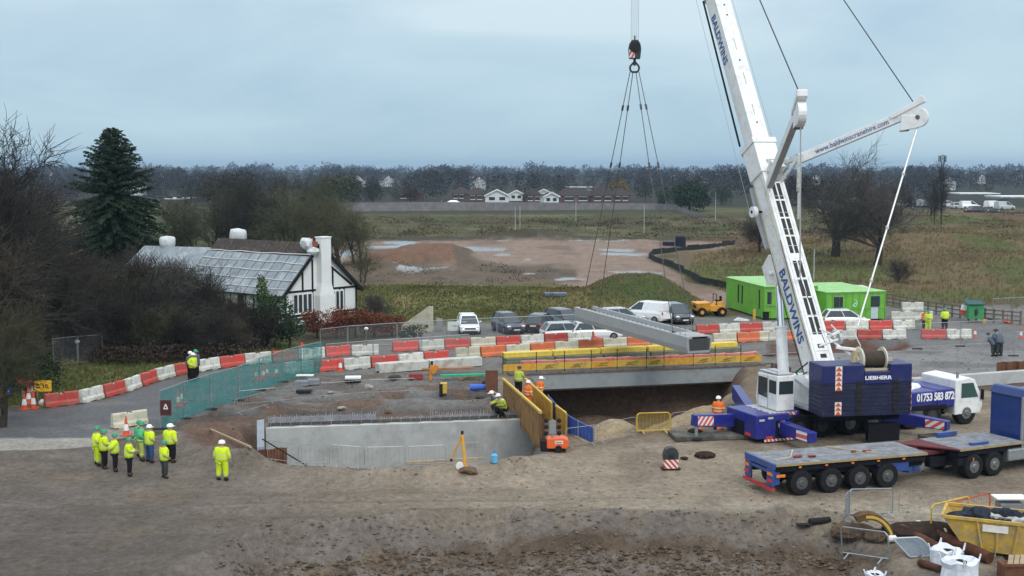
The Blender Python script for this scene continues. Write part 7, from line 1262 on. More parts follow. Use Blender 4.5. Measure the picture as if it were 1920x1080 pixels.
mid(440, 390, 460, 110, 66, [M('twig_dark', (.05, .04, .04)), M('twig_olive', (.1, .1, .06))], 'tall hazy dark tree behind the feathery trees', 50, 2600); mid(360, 385, 560, 60, 40, ev, 'dark tree beyond the small white building', 51, 1200); mid(1210, 380, 520, 30, 34, ev, 'narrow dark tree between willow and slings', 52, 700); mid(1880, 392, 470, 20, 16, ev, 'dark bush before the right shed', 53, 400); mid(1500, 375, 470, 90, 60, [M('twig_dark', (.05, .04, .04)), M('twig_purple', (.1, .08, .09))], 'dark wood edge right of the crane boom', 54, 2200)
# the woods and suburbs that run to the horizon
rs = np.random.RandomState(3); VX, CL = [], []
pal = np.array([(.075, .062, .066), (.095, .075, .075), (.06, .055, .058), (.03, .042, .032), (.085, .08, .055), (.11, .09, .07)])
def woods(n, y0, y1, hmin, hmax, tri, size, xl=None):
    for i in range(n):
        Y = y0 * (y1 / y0) ** rs.rand(); X = (rs.rand() - .5) * (.86 * Y + 120)
        if (X > .335 * Y and Y < 680) or (-.055 * Y < X < .1 * Y and Y < 575): continue
        if xl and not (xl[0] * Y < X < xl[1] * Y): continue
        hh = rs.uniform(hmin, hmax) * (1 + .22 * math.sin(X / Y * 31 + Y * .004) + .12 * math.sin(X / Y * 83)) * (1.12 if rs.rand() < .06 else 1); rx = hh * rs.uniform(.34, .55); c = pal[rs.choice(6, p=[.3, .22, .2, .12, .08, .08])] * .34 * np.array([.9, 1.0, 1.3]) * rs.uniform(.75, 1.3)
        d = rs.randn(tri, 3); d /= np.linalg.norm(d, axis=1)[:, None]; rr = rs.uniform(.35, 1, (tri, 1)) ** .5; ctr = np.array([X, Y, 0]) + d * rr * np.array([rx, rx, hh * .46]) + np.array([0, 0, hh * .53]); a = rs.randn(tri, 3) * size * hh; b = rs.randn(tri, 3) * size * hh; b[:, 2] += size * hh * .4
        VX.append(np.stack([ctr - a * .5, ctr + a * .5, ctr + b], 1).reshape(-1, 3)); CL.append(np.repeat((c * rs.uniform(.86, 1.12, (tri, 1))), 3, 0))
woods(750, 520, 900, 7, 11.5, 260, .034); woods(900, 900, 1700, 8, 13, 120, .055); woods(800, 1700, 3200, 10, 16, 50, .11); woods(700, 3200, 7000, 14, 24, 30, .15)
woods(140, 440, 560, 7, 11.5, 300, .03, (-.45, -.1)); woods(110, 400, 560, 7, 11.5, 300, .03, (.2, .335))
V_ = np.concatenate(VX); Cc = np.concatenate(CL); me = bpy.data.meshes.new('distant_woods'); n = len(V_); me.vertices.add(n); me.vertices.foreach_set('co', V_.astype(np.float32).ravel()); me.loops.add(n); me.loops.foreach_set('vertex_index', np.arange(n, dtype=np.int32)); me.polygons.add(n // 3); me.polygons.foreach_set('loop_start', (np.arange(n // 3) * 3).astype(np.int32)); me.polygons.foreach_set('loop_total', np.full(n // 3, 3, np.int32)); me.update()
ca = me.color_attributes.new('Col', 'FLOAT_COLOR', 'POINT'); ca.data.foreach_set('color', np.concatenate([Cc, np.ones((n, 1))], 1).astype(np.float32).ravel())
wm = bpy.data.materials.new('distant_woods'); wm.use_nodes = True; t = wm.node_tree; at = t.nodes.new('ShaderNodeAttribute'); at.attribute_name = 'Col'; t.links.new(at.outputs['Color'], t.nodes['Principled BSDF'].inputs['Base Color']); t.nodes['Principled BSDF'].inputs['Roughness'].default_value = .95; me.materials.append(wm)
o = bpy.data.objects.new('distant_woods', me); C.objects.link(o); tag(o, 'bare winter woods and leafy suburbs running to the horizon', 'woods', kind='stuff')
# haze
w = MB(); w.box((-4200, -320, -7), (4200, 9900, 60)); hz = w.build('haze', []); hm_ = bpy.data.materials.new('haze'); hm_.use_nodes = True; t = hm_.node_tree; t.nodes.remove(t.nodes['Principled BSDF']); pv = t.nodes.new('ShaderNodeVolumePrincipled'); pv.inputs['Color'].default_value = (.50, .70, .92, 1); pv.inputs['Density'].default_value = .00014; pv.inputs['Anisotropy'].default_value = .2
t.links.new(pv.outputs[0], [q for q in t.nodes if q.type == 'OUTPUT_MATERIAL'][0].inputs['Volume']); hz.data.materials.append(hm_); hz['kind'] = 'stuff'; hz['label'] = 'thin bluish haze lying over the plain'
# ---------------------------------------------------------------- timber walkway from the deck down to the haul road
wk = thing('timber_walkway', 'plywood sided walkway with yellow edges sloping down from the bridge deck', 'walkway', P(1000, 800))
L0, L1 = PY(943, 712, 74.5), PY(1014, 775, 61.6); Kz = Vector((0, 0, 1)); Rr = Vector((1.5, .35, 0))
def sidepanel(a, b, ha, hb, m, name, th=.06):
    w = MB(); n = (b - a); n.z = 0; n.normalize(); n = Vector((-n.y, n.x, 0)) * th
    w.raw([a - Kz * ha, b - Kz * hb, b, a, a - Kz * ha + n, b - Kz * hb + n, b + n, a + n], [(0, 1, 2, 3), (7, 6, 5, 4), (3, 2, 6, 7), (0, 4, 5, 1), (0, 3, 7, 4), (1, 5, 6, 2)]); return w.build(name, m, wk, world=True)
sidepanel(L0, L1, 1.5, 1.9, ply, 'left_panel'); w = MB(); w.bar(L0 + Kz * .05, L1 + Kz * .05, .14, .12); w.build('yellow_edge', yel, wk, world=True)
sidepanel(PY(1012, 775, 61.65), PY(1021, 776, 61.5), 1.9, 1.95, M('dark_ply', (.12, .07, .04), .8, var=.3), 'end_panel')
R0, R1, R2 = PY(985, 712, 75.0), PY(1034, 757, 67.5), PY(1062, 772, 64.0); w = MB(); w.bar(R0 + Kz * .05, R1 + Kz * .05, .12, .12); w.build('yellow_edge', yel, wk, world=True); sidepanel(R0, R1, 1.6, 1.7, ply_y, 'right_panel')
A1, A2_ = PY(1042, 762, 66.5), PY(1061, 776, 64.2); sidepanel(A1, A2_, 1.5, 1.6, ply_y, 'yellow_panel'); w = MB(); w.bar(A1 + Kz * .04, A2_ + Kz * .04, .1, .1); w.build('yellow_edge', yel, wk, world=True)
w = MB(); F0, F1 = L0 - Kz * 1.2, L1 - Kz * 1.75
w.raw([F0, F1, F1 + Rr * .9, F0 + Rr * .9, F0 - Kz * .1, F1 - Kz * .1, F1 + Rr * .9 - Kz * .1, F0 + Rr * .9 - Kz * .1], [(0, 1, 2, 3), (7, 6, 5, 4), (0, 4, 5, 1), (2, 6, 7, 3)]); w.build('walkway_floor', ply, wk, world=True)
bsh = M('blue_sheeting', (.03, .09, .38), .5, var=.25, scale=2)
hb2 = thing('blue_hoarding', 'blue sheeted hoarding curving down beside the walkway to the haul road', 'hoarding', P(1100, 830))
bp = [(1028, 742, 70, 772), (1046, 762, 67.5, 795), (1064, 778, 64.5, 812), (1084, 790, 63.5, 818), (1113, 803, 62.3, 832)]; w = MB(); vs = []
for x_, y0_, Y_b, y1_ in bp: a = PY(x_, y0_, Y_b); b = PY(x_, y1_, Y_b); vs += [a, b, a + Vector((.04, .06, 0)), b + Vector((.04, .06, 0))]
w.raw(vs, [(4 * i + q, 4 * i + 4 + q, 4 * i + 4 + r_, 4 * i + r_) for i in range(4) for q, r_ in ((0, 1), (2, 3), (0, 2))]); w.build('sheet', bsh, hb2, world=True); w = MB()
for x_, y0_, Y_b, y1_ in bp: w.tube(PY(x_, y0_, Y_b) + Kz * .06, PY(x_, y1_, Y_b), .03, n=5)
w.build('posts', galv, hb2, world=True)
# tower light with orange canopy
tw0 = thing('tower_light', 'orange tower light set with folded black lamps beside the end of the wall', 'lighting set', G(1040, 846)); og = M('orange_canopy', (.78, .13, .03), .4, var=.08)
w = MB(); o_ = tw0.location; w.prism([(-.45, .2), (.68, .2), (.78, .4), (.74, .72), (.5, .82), (-.45, .78)], (0, -.4, 0), (0, .4, 0), (1, 0, 0), (0, 0, 1)); w.build('canopy', og, tw0, bevel=.05)
w = MB(); w.box((.0, -.415, .48), (.45, -.402, .66)); w.build('name_plate', M('plate_white', (.75, .72, .7), .5), tw0); w = MB()
for i in range(5): w.box((.06 + i * .075, -.425, .53), (.10 + i * .075, -.417, .61))
w.build('plate_marks', M('plate_ink', (.08, .06, .06)), tw0)
w = MB(); w.box((-.8, -.3, .05), (-.42, .3, .62)); w.box((-.75, -.25, .0), (.6, .25, .2)); w.build('engine_base', blk, tw0, bevel=.03)
for s_ in (-1, 1): w = MB(); w.tube((.2, s_ * .42, .2), (.2, s_ * .50, .2), .2, n=12); w.build('wheel', tyre, tw0)
w = MB(); w.tube((-.12, 0, .7), (-.12, 0, 1.75), .09, n=8); w.box((-.3, -.1, 1.0), (.06, .05, 1.7)); w.build('mast', galv, tw0)
for i in range(3):
    for s_ in (-1, 1): w = MB(); w.blob((-.12 + s_ * .36, -.12, 1.02 + i * .36), (.13, .1, .13), i, .03, 2); w.build('flood_lamp', blk, tw0)
tw0.scale = (.86, .86, .86)
# odds and ends on the backfill
def slab(name, x, y, dims, rz, m, label, cat, z=0, tilt=0.0, group=None):
    w = MB(); w.box((-dims[0] / 2, -dims[1] / 2, 0), (dims[0] / 2, dims[1] / 2, dims[2])); o = w.build(name, m, bevel=min(dims) * .12); o.location = G(x, y) + Kz * z; o.rotation_euler = (tilt, 0, rz); return tag(o, label, cat, group)
poly = M('polystyrene', (.74, .77, .78), .7, var=.06); gpl = M('grey_plastic', (.20, .22, .24), .6, var=.2)
slab('polystyrene_slab', 662, 717, (1.0, .7, .14), .1, poly, 'white slab lying on a black box in the middle of the backfill', 'slab', .2); slab('black_box', 662, 717, (1.0, .65, .2), .1, blk, 'black box under the white slab on the backfill', 'box')
slab('grey_crate', 566, 724, (.85, .7, .32), -.1, gpl, 'grey lidded crate, left one of the pair on the backfill', 'crate'); slab('grey_crate', 588, 722, (.75, .7, .34), .15, gpl, 'grey lidded crate, right one of the pair on the backfill', 'crate'); slab('polystyrene_slab', 572, 715, (1.1, .5, .06), .0, poly, 'thin white sheet on top of the two grey crates', 'sheet', .34)
slab('black_pallet', 570, 736, (.9, .5, .12), 0, blk, 'small black pallet below the grey crates', 'pallet'); slab('steel_plate', 1000 - 78, 738, (.75, .08, 1.45), .05, rust, 'rusty upright steel plate at the left end of the bridge deck', 'plate', -.1)
slab('green_board', 868, 712, (2.9, .35, .10), .17, M('green_board', (.03, .38, .2), .6), 'long green board left of the bridge deck', 'board', .25); slab('red_container', 780, 712, (.9, .5, .35), .1, M('dull_red', (.25, .05, .05), .7, var=.3), 'dull red box under the white concrete blocks', 'box'); slab('orange_timber', 840, 702, (3.4, .25, .12), .15, M('orange_timber', (.38, .16, .07), .8, var=.3), 'orange brown timber beam before the white concrete blocks', 'timber', .3)
w = MB(); w.tube((-.55, 0, .2), (.5, .1, .22), .2, .17, n=10); w.blob((.55, .1, .25), (.18, .16, .14), 3, .3, 1); o = w.build('blue_roll', M('blue_sheet_roll', (.03, .12, .55), .5, var=.2)); o.location = G(898, 733); tag(o, 'rolled blue sheet left of the walkway', 'roll')
po = thing('breaker_rig', 'orange post mounted machine standing on the backfill before the white blocks', 'machine', G(810, 714)); w = MB(); w.bar((-.1, 0, 0), (.0, 0, 1.0), .16, .16); w.bar((.0, 0, .5), (.35, 0, .95), .3, .3); w.build('orange_frame', M('machine_orange', (.65, .24, .03), .6, var=.2), po); w = MB(); w.cbox((.0, 0, 1.1), (.14, .14, .25)); w.build('head', blk, po)
yb_ = thing('yellow_pump', 'small yellow pump standing right of the orange machine on the backfill', 'pump', G(832, 742)); w = MB(); w.box((-.2, -.2, .1), (.2, .2, .75)); w.build('pump_body', yel, yb_, bevel=.04); w = MB(); w.box((-.25, -.25, 0), (-.05, .25, .7)); w.build('pump_frame', blk, yb_)
rg = random.Random(77)
for i, (x, y, s_) in enumerate([(740, 712, .3), (690, 728, .22), (930, 762, .25), (900, 748, .2), (640, 770, .2), (728, 775, .18), (915, 720, .3), (620, 740, .15)]):
    w = MB(); w.blob((0, 0, s_ * .4), (s_ * 1.3, s_, s_ * .6), i, .25, 2); o = w.build('rubble_lump', [M('rubble_dark', (.06, .055, .05), .9), M('rubble_pale', (.32, .30, .27), .9), M('rubble_brown', (.14, .09, .06), .9)][i % 3]); o.location = G(x, y); tag(o, ['dark', 'pale', 'brown'][i % 3] + ' lump of rubble on the backfill ' + ['right of the white slab', 'below the white slab', 'near the top of the walkway', 'left of the walkway foot', 'above the starter bars left of centre', 'above the middle of the concrete wall', 'under the blue roll', 'beside the black pallet'][i], 'rubble')
for i, (x0, y0, x1, y1) in enumerate([(905, 728, 1000, 790), (860, 716, 910, 706), (395, 812, 470, 846), (1000, 770, 985, 760)][:3]):
    a, b = G(x0, y0), G(x1, y1); w = MB(); w.bar(a + Kz * .12, b + Kz * .15, .1, .08); o = w.build('timber_plank', [M('pale_timber', (.36, .29, .2), .8, var=.2), ply][i % 2]); tag(o, ['long pale plank running down beside the walkway', 'brown plank under the green board', 'long plank lying in the reddish hollow left of the wall'][i], 'plank')
# props by the wall trench
pr_ = thing('yellow_prop', 'yellow A shaped steel prop standing at the trench edge before the wall', 'prop', G(872, 880)); w = MB(); w.tube((0.02, -.1, 0), (-.12, 0, 1.55), .07, .055, n=8); w.build('main_tube', M('prop_yellow', (.72, .36, .03), .5, var=.2), pr_); w = MB(); w.tube((-.12, 0, 1.5), (-.62, .35, .3), .04, n=6); w.build('stay', M('prop_yellow', (.72, .36, .03)), pr_); w = MB(); w.cbox((-.12, 0, 1.6), (.12, .12, .14)); w.cbox((-.62, .35, .3), (.12, .12, .12)); w.build('coupler', dark, pr_)
w = MB(); w.tube((0, 0, .18), (0, .12, .18), .17, n=16); o = w.build('white_drum_lid', poly); o.location = G(862, 882); tag(o, 'round white lid leaning at the foot of the yellow prop', 'lid'); w = MB(); w.blob((0, 0, .08), (.42, .3, .15), 2, .3, 2); o = w.build('mortar_heap', M('rubble_brown', (.14, .09, .06))); o.location = G(877, 888); tag(o, 'small brown heap at the foot of the yellow prop', 'heap')
w = MB(); a, b = GP(762, 880), GP(908, 869); w.bar(a + Kz * .25, b + Kz * .3, .12, .1); w.bar(a + Vector((.8, -.3, .15)), b + Vector((-.3, -.2, .2)), .08, .06); o = w.build('timber_rails', M('pale_timber', (.36, .29, .2))); tag(o, 'pair of pale timber rails lying along the trench edge', 'timber')
wb = thing('water_bottle', 'pale blue water bottle on the trench edge right of the yellow prop', 'bottle', G(927, 868)); w = MB(); w.lathe([(.14, 0), (.15, .08), (.15, .34), (.05, .42), (.05, .47)], n=12); w.build('bottle_body', M('bottle_blue', (.12, .42, .7), .2), wb); w = MB(); w.lathe([(.06, .47), (.06, .52)], n=10); w.build('cap', M('cap_blue', (.05, .2, .5)), wb)
# haul road bits
for i, (x, y, s_, l) in enumerate([(1322, 856, .42, 'dark brown heap of spoil right of the spare hook block'), (1283, 862, .16, 'small dark clod right of the spare hook block'), (1303, 818, .3, 'dark rubbish heap on the left outrigger mat')]):
    w = MB(); w.blob((0, 0, .05), (s_ * 1.2, s_, s_ * .45), i + 3, .3, 3); o = w.build('spoil_heap', M('dark_spoil', (.035, .024, .018), .95, var=.4)); o.location = G(x, y) + Kz * (.2 if i == 2 else 0); tag(o, l, 'heap')
w = MB(); w.tube((-.55, 0, .13), (.25, .12, .16), .13, n=10); w.blob((-.75, -.1, .05), (.4, .2, .06), 4, .2, 1); o = w.build('black_pipe_roll', blk); o.location = G(1545, 988); tag(o, 'short black pipe lying on the edge of the foreground bank', 'pipe')
for i, x in enumerate((1312, 1350)): w = MB(); w.blob((0, 0, .18), (.2, .16, .2), i, .1, 2); o = w.build('orange_float', og); o.location = G(x, 812 - 2 * i + 4); tag(o, ['orange bag hanging below the left outrigger beam end', 'orange bag below the middle of the left outrigger beam'][i], 'bag')
# right foreground: arch pipe, rusty pipes, sandbags, bulk bags, skip
ap = thing('broken_arch', 'rusty curved shell with a yellow stripe standing on edge in the right foreground', 'pipe section', G(1652, 1022)); w = MB(); n = 10
for k in range(n):
    t0, t1 = RD(5 + 17 * k * .75), RD(5 + 17 * (k + 1) * .75); p = lambda t, r: Vector((-.45 + r * 1.0 * math.cos(t), 0, r * 1.15 * math.sin(t)))
    if t1 > RD(128): break
    for m_, r0, r1 in ((0, .78, .98),): w.raw([p(t0, r0), p(t1, r0), p(t1, r1), p(t0, r1)] + [v + Vector((0, .5, 0)) for v in (p(t0, r0), p(t1, r0), p(t1, r1), p(t0, r1))], [(0, 1, 2, 3), (7, 6, 5, 4), (3, 2, 6, 7), (0, 4, 5, 1)])
w.build('shell', M('shell_rust', (.12, .07, .035), .8, var=.4), ap); w = MB()
for k in range(1, 7):
    t0, t1 = RD(14 * k), RD(14 * (k + 1)); p = lambda t, r: Vector((-.45 + r * 1.0 * math.cos(t), -.01, r * 1.15 * math.sin(t))); w.raw([p(t0, .84), p(t1, .84), p(t1, .93), p(t0, .93)], [(0, 1, 2, 3)])
w.build('yellow_stripe', yel, ap)
rp = M('rusty_pipe', (.095, .042, .028), .8, var=.4, scale=3)
def pipe(x0, y0, x1, y1, r, label): a, b = G(x0, y0), G(x1, y1); w = MB(); d = (b - a).normalized(); w.tube(a + Kz * r, b + Kz * r, r, n=14); o = w.build('rusty_pipe', rp); tag(o, label, 'pipe', 'rusty steel piles in the right foreground'); return o
pipe(1690, 1002, 1800, 1060, .19, 'rusty pile lying under the tilted grey barrier'); pipe(1740, 1008, 1856, 1058, .21, 'longest rusty pile running to the foot of the skip'); pipe(1705, 998, 1770, 1012, .16, 'short rusty pile behind the other two'); pipe(1725, 1062, 1762, 1076, .13, 'rusty pile end showing left of the white bulk bags')
w = MB(); w.blob((0, 0, .1), (1.6, .9, .3), 6, .25, 3); o = w.build('spoil_heap', M('dark_spoil', (.035, .024, .018))); o.location = G(1735, 1002); tag(o, 'dark spoil heap behind the rusty piles', 'heap')
w = MB(); w.blob((0, 0, .0), (.9, .5, .35), 8, .3, 3); w.blob((.7, -.5, .0), (.5, .45, .25), 9, .3, 3); o = w.build('spoil_heap', M('spoil_brown', (.10, .07, .05), .95, var=.35)); o.location = G(1600, 1000); tag(o, 'brown spoil heap at the left of the rusty curved shell', 'heap')
for i, (x, y, s_) in enumerate([(1708, 995, .1), (1692, 1000, .08), (1722, 990, .09), (1716, 1006, .08), (1672, 1022, .14)]): w = MB(); w.blob((0, 0, s_ * .8), (s_ * 1.4, s_, s_), i, .2, 2); o = w.build('white_lump', poly); o.location = G(x, y) + Kz * .1; tag(o, 'small white lump on the dark spoil, ' + ['second from the left', 'leftmost of the upper ones', 'rightmost', 'lowest of the group', 'biggest one beside the curved shell'][i], 'lump')
for i, x in enumerate((1753, 1762, 1770)): w = MB(); w.blob((0, 0, .16), (.10, .28, .17), i, .08, 2); o = w.build('sandbag', M('bag_cream', (.62, .58, .48), .8, var=.1)); o.location = G(x, 1006 + 3 * i) + Kz * .1; tag(o, 'cream sandbag standing by the yellow tube barrier, ' + ['left', 'middle', 'right'][i] + ' of three', 'sandbag')
bagm = M('bulk_bag_white', (.68, .73, .80), .6, var=.12, scale=3, bump=.5)
def bulkbag(x, y, s_, label):
    o = thing('bulk_bag', label, 'bulk bag', G(x, y), rg.uniform(0, 1), 'white bulk bags'); w = MB(); n = 14; vs = []; prof = [(.46, .0), (.50, .2), (.49, .5), (.52, .72), (.42, .80), (.30, .68), (.05, .62)]
    for r_, z_ in prof:
        for k in range(n): t = 2 * math.pi * k / n; q = r_ * (abs(math.cos(t)) ** 4 + abs(math.sin(t)) ** 4) ** (-.25) * (1 + rg.uniform(-.05, .05)); vs.append((q * math.cos(t) * s_, q * math.sin(t) * s_, (z_ + (rg.uniform(-.07, .09) if z_ > .6 else 0)) * s_))
    w.raw(vs, [(j * n + k, j * n + (k + 1) % n, (j + 1) * n + (k + 1) % n, (j + 1) * n + k) for j in range(len(prof) - 1) for k in range(n)]); w.build('bag_body', bagm, o)
    w = MB(); w.blob((0, 0, .68 * s_), (.28 * s_, .28 * s_, .05), 3, .2, 2); w.build('bag_contents', M('dark_spoil', (.035, .024, .018)), o); w = MB()
    for sx, sy in ((-1, -1), (1, -1), (1, 1), (-1, 1)): w.path([(sx * .42 * s_, sy * .42 * s_, .7 * s_), (sx * .5 * s_, sy * .46 * s_, .98 * s_), (sx * .36 * s_, sy * .48 * s_, .74 * s_)], .025, n=4)
    w.build('bag_loops', bagm, o)
bulkbag(1774, 1068, .95, 'white bulk bag with dark contents, rear left one of the pair'); bulkbag(1798, 1092, 1.0, 'white bulk bag with dark contents, front right one of the pair'); bulkbag(1640, 1098, .55, 'small white bag top at the bottom edge of the photo')
sk = thing('yellow_skip', 'battered yellow skip heaped with black waste at the right edge', 'skip', G(1872, 1030), -.42); sky_ = M('skip_yellow', (.60, .39, .07), .6, var=.2, dirt=(.36, .28, .17), dscale=2.4, dlo=.42, dhi=.62)
def hull(x0, x1, y, z0, z1, k0): return [(-x0, -y * .82, z0), (x0, -y * .82, z0), (x0, y * .82, z0), (-x0, y * .82, z0), (-x1, -y, z1), (x1, -y, z1), (x1, y, z1), (-x1, y, z1)]
w = MB(); w.raw(hull(1.05, 1.85, .92, .05, 1.22, 0), [(0, 3, 2, 1), (0, 1, 5, 4), (1, 2, 6, 5), (2, 3, 7, 6), (3, 0, 4, 7)]); w.build('hull', sky_, sk, bevel=.02); w = MB()
h8 = hull(1.05, 1.87, .94, .05, 1.24, 0)[4:]
for a, b in zip(h8, h8[1:] + h8[:1]): w.bar(a, b, .10, .10)
for x in (-.7, .0, .7): w.bar((x * .75, -.79, .1), (x, -.94, 1.2), .10, .06)
w.build('rim_and_ribs', sky_, sk); w = MB(); w.box((-.5, -.955, .85), (.35, -.92, 1.1)); w.build('plate', M('plate_white', (.6, .55, .4)), sk)
w = MB()
for i in range(9): w.blob((-1.3 + i * .33, rg.uniform(-.45, .45), 1.15), (.42, .36, .22 + .1 * (i % 3)), i, .3, 2)
w.build('waste_heap', M('black_waste', (.025, .03, .045), .7, var=.5, scale=5), sk)
w = MB()
for i in range(6): w.blob((-.3 + i * .28, -.5 + rg.uniform(-.1, .2), 1.28), (.26, .2, .10), i + 20, .35, 1)
w.build('pale_waste', M('pale_waste', (.42, .43, .42), .8, var=.3), sk)
w = MB(); w.box((-.6, -.35, 0), (.6, .35, .05)); o = w.build('white_board', poly); o.location = G(1888, 1000) + Vector((.3, .6, 1.15)); tag(o, 'white board lying over the far rim of the yellow skip', 'board'); w = MB(); w.box((-.45, -.3, 0), (.45, .3, 1.0)); o = w.build('grey_tank', gpl, bevel=.05); o.location = G(1888, 1000) + Vector((.3, .6, 0)); tag(o, 'grey tank behind the skip carrying the white board', 'tank')
w = MB(); w.blob((0, 0, .3), (.25, .3, .5), 3, .2, 2); o = w.build('rubble_sack', bagm); o.location = G(1915, 985); tag(o, 'upright white sack at the right edge behind the skip', 'sack')
w = MB(); w.lathe([(.42, .0), (.42, .04), (.3, .05)], n=20); o = w.build('manhole_ring', blk); o.location = G(1905, 1048) + Kz * .02; tag(o, 'black ring lying flat on the ground below the skip', 'ring')
w = MB(); w.box((-.5, -.3, 0), (.6, .4, .5)); w.box((-.55, -.35, .5), (.65, -.3, .6)); o = w.build('rusty_box', rust); o.location = G(1905, 1085); tag(o, 'rusty steel box in the bottom right corner', 'box'); w = MB()
for i in range(4): w.bar((-.3 + .2 * i, -.2, .5), (-.1 + .2 * i, .2, .75), .16, .03)
o = w.build('offcuts', M('pale_timber', (.36, .29, .2))); o.location = G(1905, 1085); tag(o, 'pale timber offcuts sticking out of the rusty box', 'timber')
# road signs at the left
ys = thing('yellow_road_sign', 'amber rectangular road sign with black lettering on the grass verge', 'sign', G(82, 752)); w = MB(); w.box((-.52, -.02, .55), (.48, .02, 1.2)); w.build('sign_panel', M('sign_amber', (.82, .46, .02), .5, var=.04), ys, bevel=.02); w = MB(); w.tube((-.35, .04, 0), (-.35, .04, 1.1), .03, n=6); w.tube((.3, .04, 0), (.3, .04, 1.1), .03, n=6); w.build('posts', galv, ys); ik = M('sign_ink_black', (.03, .03, .02))
lettering('10.', .36, ik, ys, frame((.14, -.03, .85), (1, 0, 0), (0, 0, 1)), world=False, bold=.01); w = MB()
for i in range(2): w.box((-.42, -.028, .95 - i * .2), (-.22 + .05 * i, -.022, 1.02 - i * .2))
w.build('arrow_marks', ik, ys)
bs_ = thing('blue_arrow_sign', 'tilted round blue sign with a white arrow beside the cones at the left edge', 'sign', G(14, 768)); w = MB(); w.tube((0, 0, .95), (.02, .03, .95), .3, n=20)
w = MB(); fr = frame((0, 0, .95), (.35, -.2, .9), (0, 1, 0)); n = 20; vs = [(.36 * math.cos(2 * math.pi * k / n) * (1), .22 * math.sin(2 * math.pi * k / n)) for k in range(n)]; w.prism(vs, (0, 0, .95), (0, .03, .95), (.45, 0, .9), (.9, 0, -.45)); w.build('disc', M('sign_blue', (.01, .06, .50), .4), bs_); w = MB(); w.bar((-.08, -.01, .78), (.1, -.01, 1.12), .02, .09); w.bar((-.08, -.012, .78), (.08, -.012, .86), .02, .07); w.build('white_arrow', M('cone_white', (.82, .83, .83)), bs_); w = MB(); w.tube((-.05, .03, 0), (-.02, .03, .8), .03, n=6); w.build('post', galv, bs_)
rs_ = thing('red_sign_frame', 'red folded sign frame standing behind the three cones', 'sign', G(52, 750)); w = MB(); w.bar((-.55, 0, 1.35), (-.05, 0, .85), .04, .3); w.bar((-.1, 0, .9), (.3, .05, 1.05), .04, .28); w.build('sign_panel', M('sign_red', (.55, .05, .04), .5), rs_); w = MB(); w.tube((-.3, 0, 0), (-.3, .0, 1.0), .03, n=6); w.tube((.2, 0, 0), (.2, .0, 1.0), .03, n=6); w.build('legs', galv, rs_)
w = MB(); w.blob((0, 0, .12), (.22, .2, .22), 3, .1, 2); o = w.build('white_barrel', whp); o.location = G(80, 760); tag(o, 'white round end cap beside the first red barrier', 'cap'); w = MB(); w.blob((0, 0, .15), (.32, .26, .26), 5, .15, 2); o = w.build('boulder', M('boulder_tan', (.30, .24, .19), .9, var=.2)); o.location = G(276, 676); tag(o, 'tan boulder on the verge behind the outer barriers', 'boulder')
for i, (x, y, l) in enumerate([(687, 648, 'white round topped marker post below the red hedge'), (146, 676, 'thin grey post with a white cap under the left trees')]):
    o = thing('marker_post', l, 'post', G(x, y)); w = MB(); w.tube((0, 0, 0), (0, 0, 1.25), .04, n=6); w.build('pole', M('weathered_wood', (.17, .15, .125)), o); w = MB(); w.blob((0, 0, 1.3), (.17, .14, .13), i, .05, 2); w.build('marker_head', poly, o)
w = MB(); w.lathe([(.3, 0), (.28, .2), (.1, .5)], n=12); o = w.build('red_bucket', redp); o.location = G(565, 655); tag(o, 'red bucket behind the barriers below the evergreen bush', 'bucket')
nv = thing('site_notice', 'dark notice panel fixed on the teal netting near its left end', 'notice', G(312, 806)); w = MB(); w.box((-.28, -.02, .75), (.28, .02, 1.55)); w.build('panel', M('panel_maroon', (.09, .03, .03), .6), nv); w = MB(); w.tube((-.1, -.03, 1.1), (0, -.03, 1.35), .03, n=5); w.tube((.1, -.03, 1.1), (0, -.03, 1.35), .03, n=5); w.tube((-.1, -.03, 1.1), (.1, -.03, 1.1), .03, n=5); w.build('white_symbol', poly, nv)
# right side furniture
gk = thing('green_kiosk', 'small green kiosk with dark roof beyond the far road at the right', 'kiosk', G(1828, 604), -.05); w = MB(); w.box((-.75, -.6, .35), (.55, .6, 1.6)); w.build('kiosk_body', M('kiosk_green', (.04, .27, .09), .5, var=.2), gk, bevel=.02); w = MB(); w.raw([(-.9, -.8, 1.58), (.65, -.7, 1.58), (.65, .7, 1.75), (-.9, .7, 1.85), (-.9, -.8, 1.66), (.65, -.7, 1.66), (.65, .7, 1.83), (-.9, .7, 1.93)], [(0, 3, 2, 1), (4, 5, 6, 7), (0, 1, 5, 4), (1, 2, 6, 5), (2, 3, 7, 6), (3, 0, 4, 7)]); w.build('kiosk_roof', M('kiosk_roof', (.035, .10, .11), .6), gk); w = MB()
for sx in (-.7, .5): w.bar((sx, -.5, 0), (sx, -.5, .4), .08, .08)
w.build('legs', dark, gk); w = MB(); w.blob((-.1, -.64, .95), (.16, .03, .35), 3, .1, 2); w.build('white_figure_mark', M('dark_glass', (.03, .045, .055)), gk)
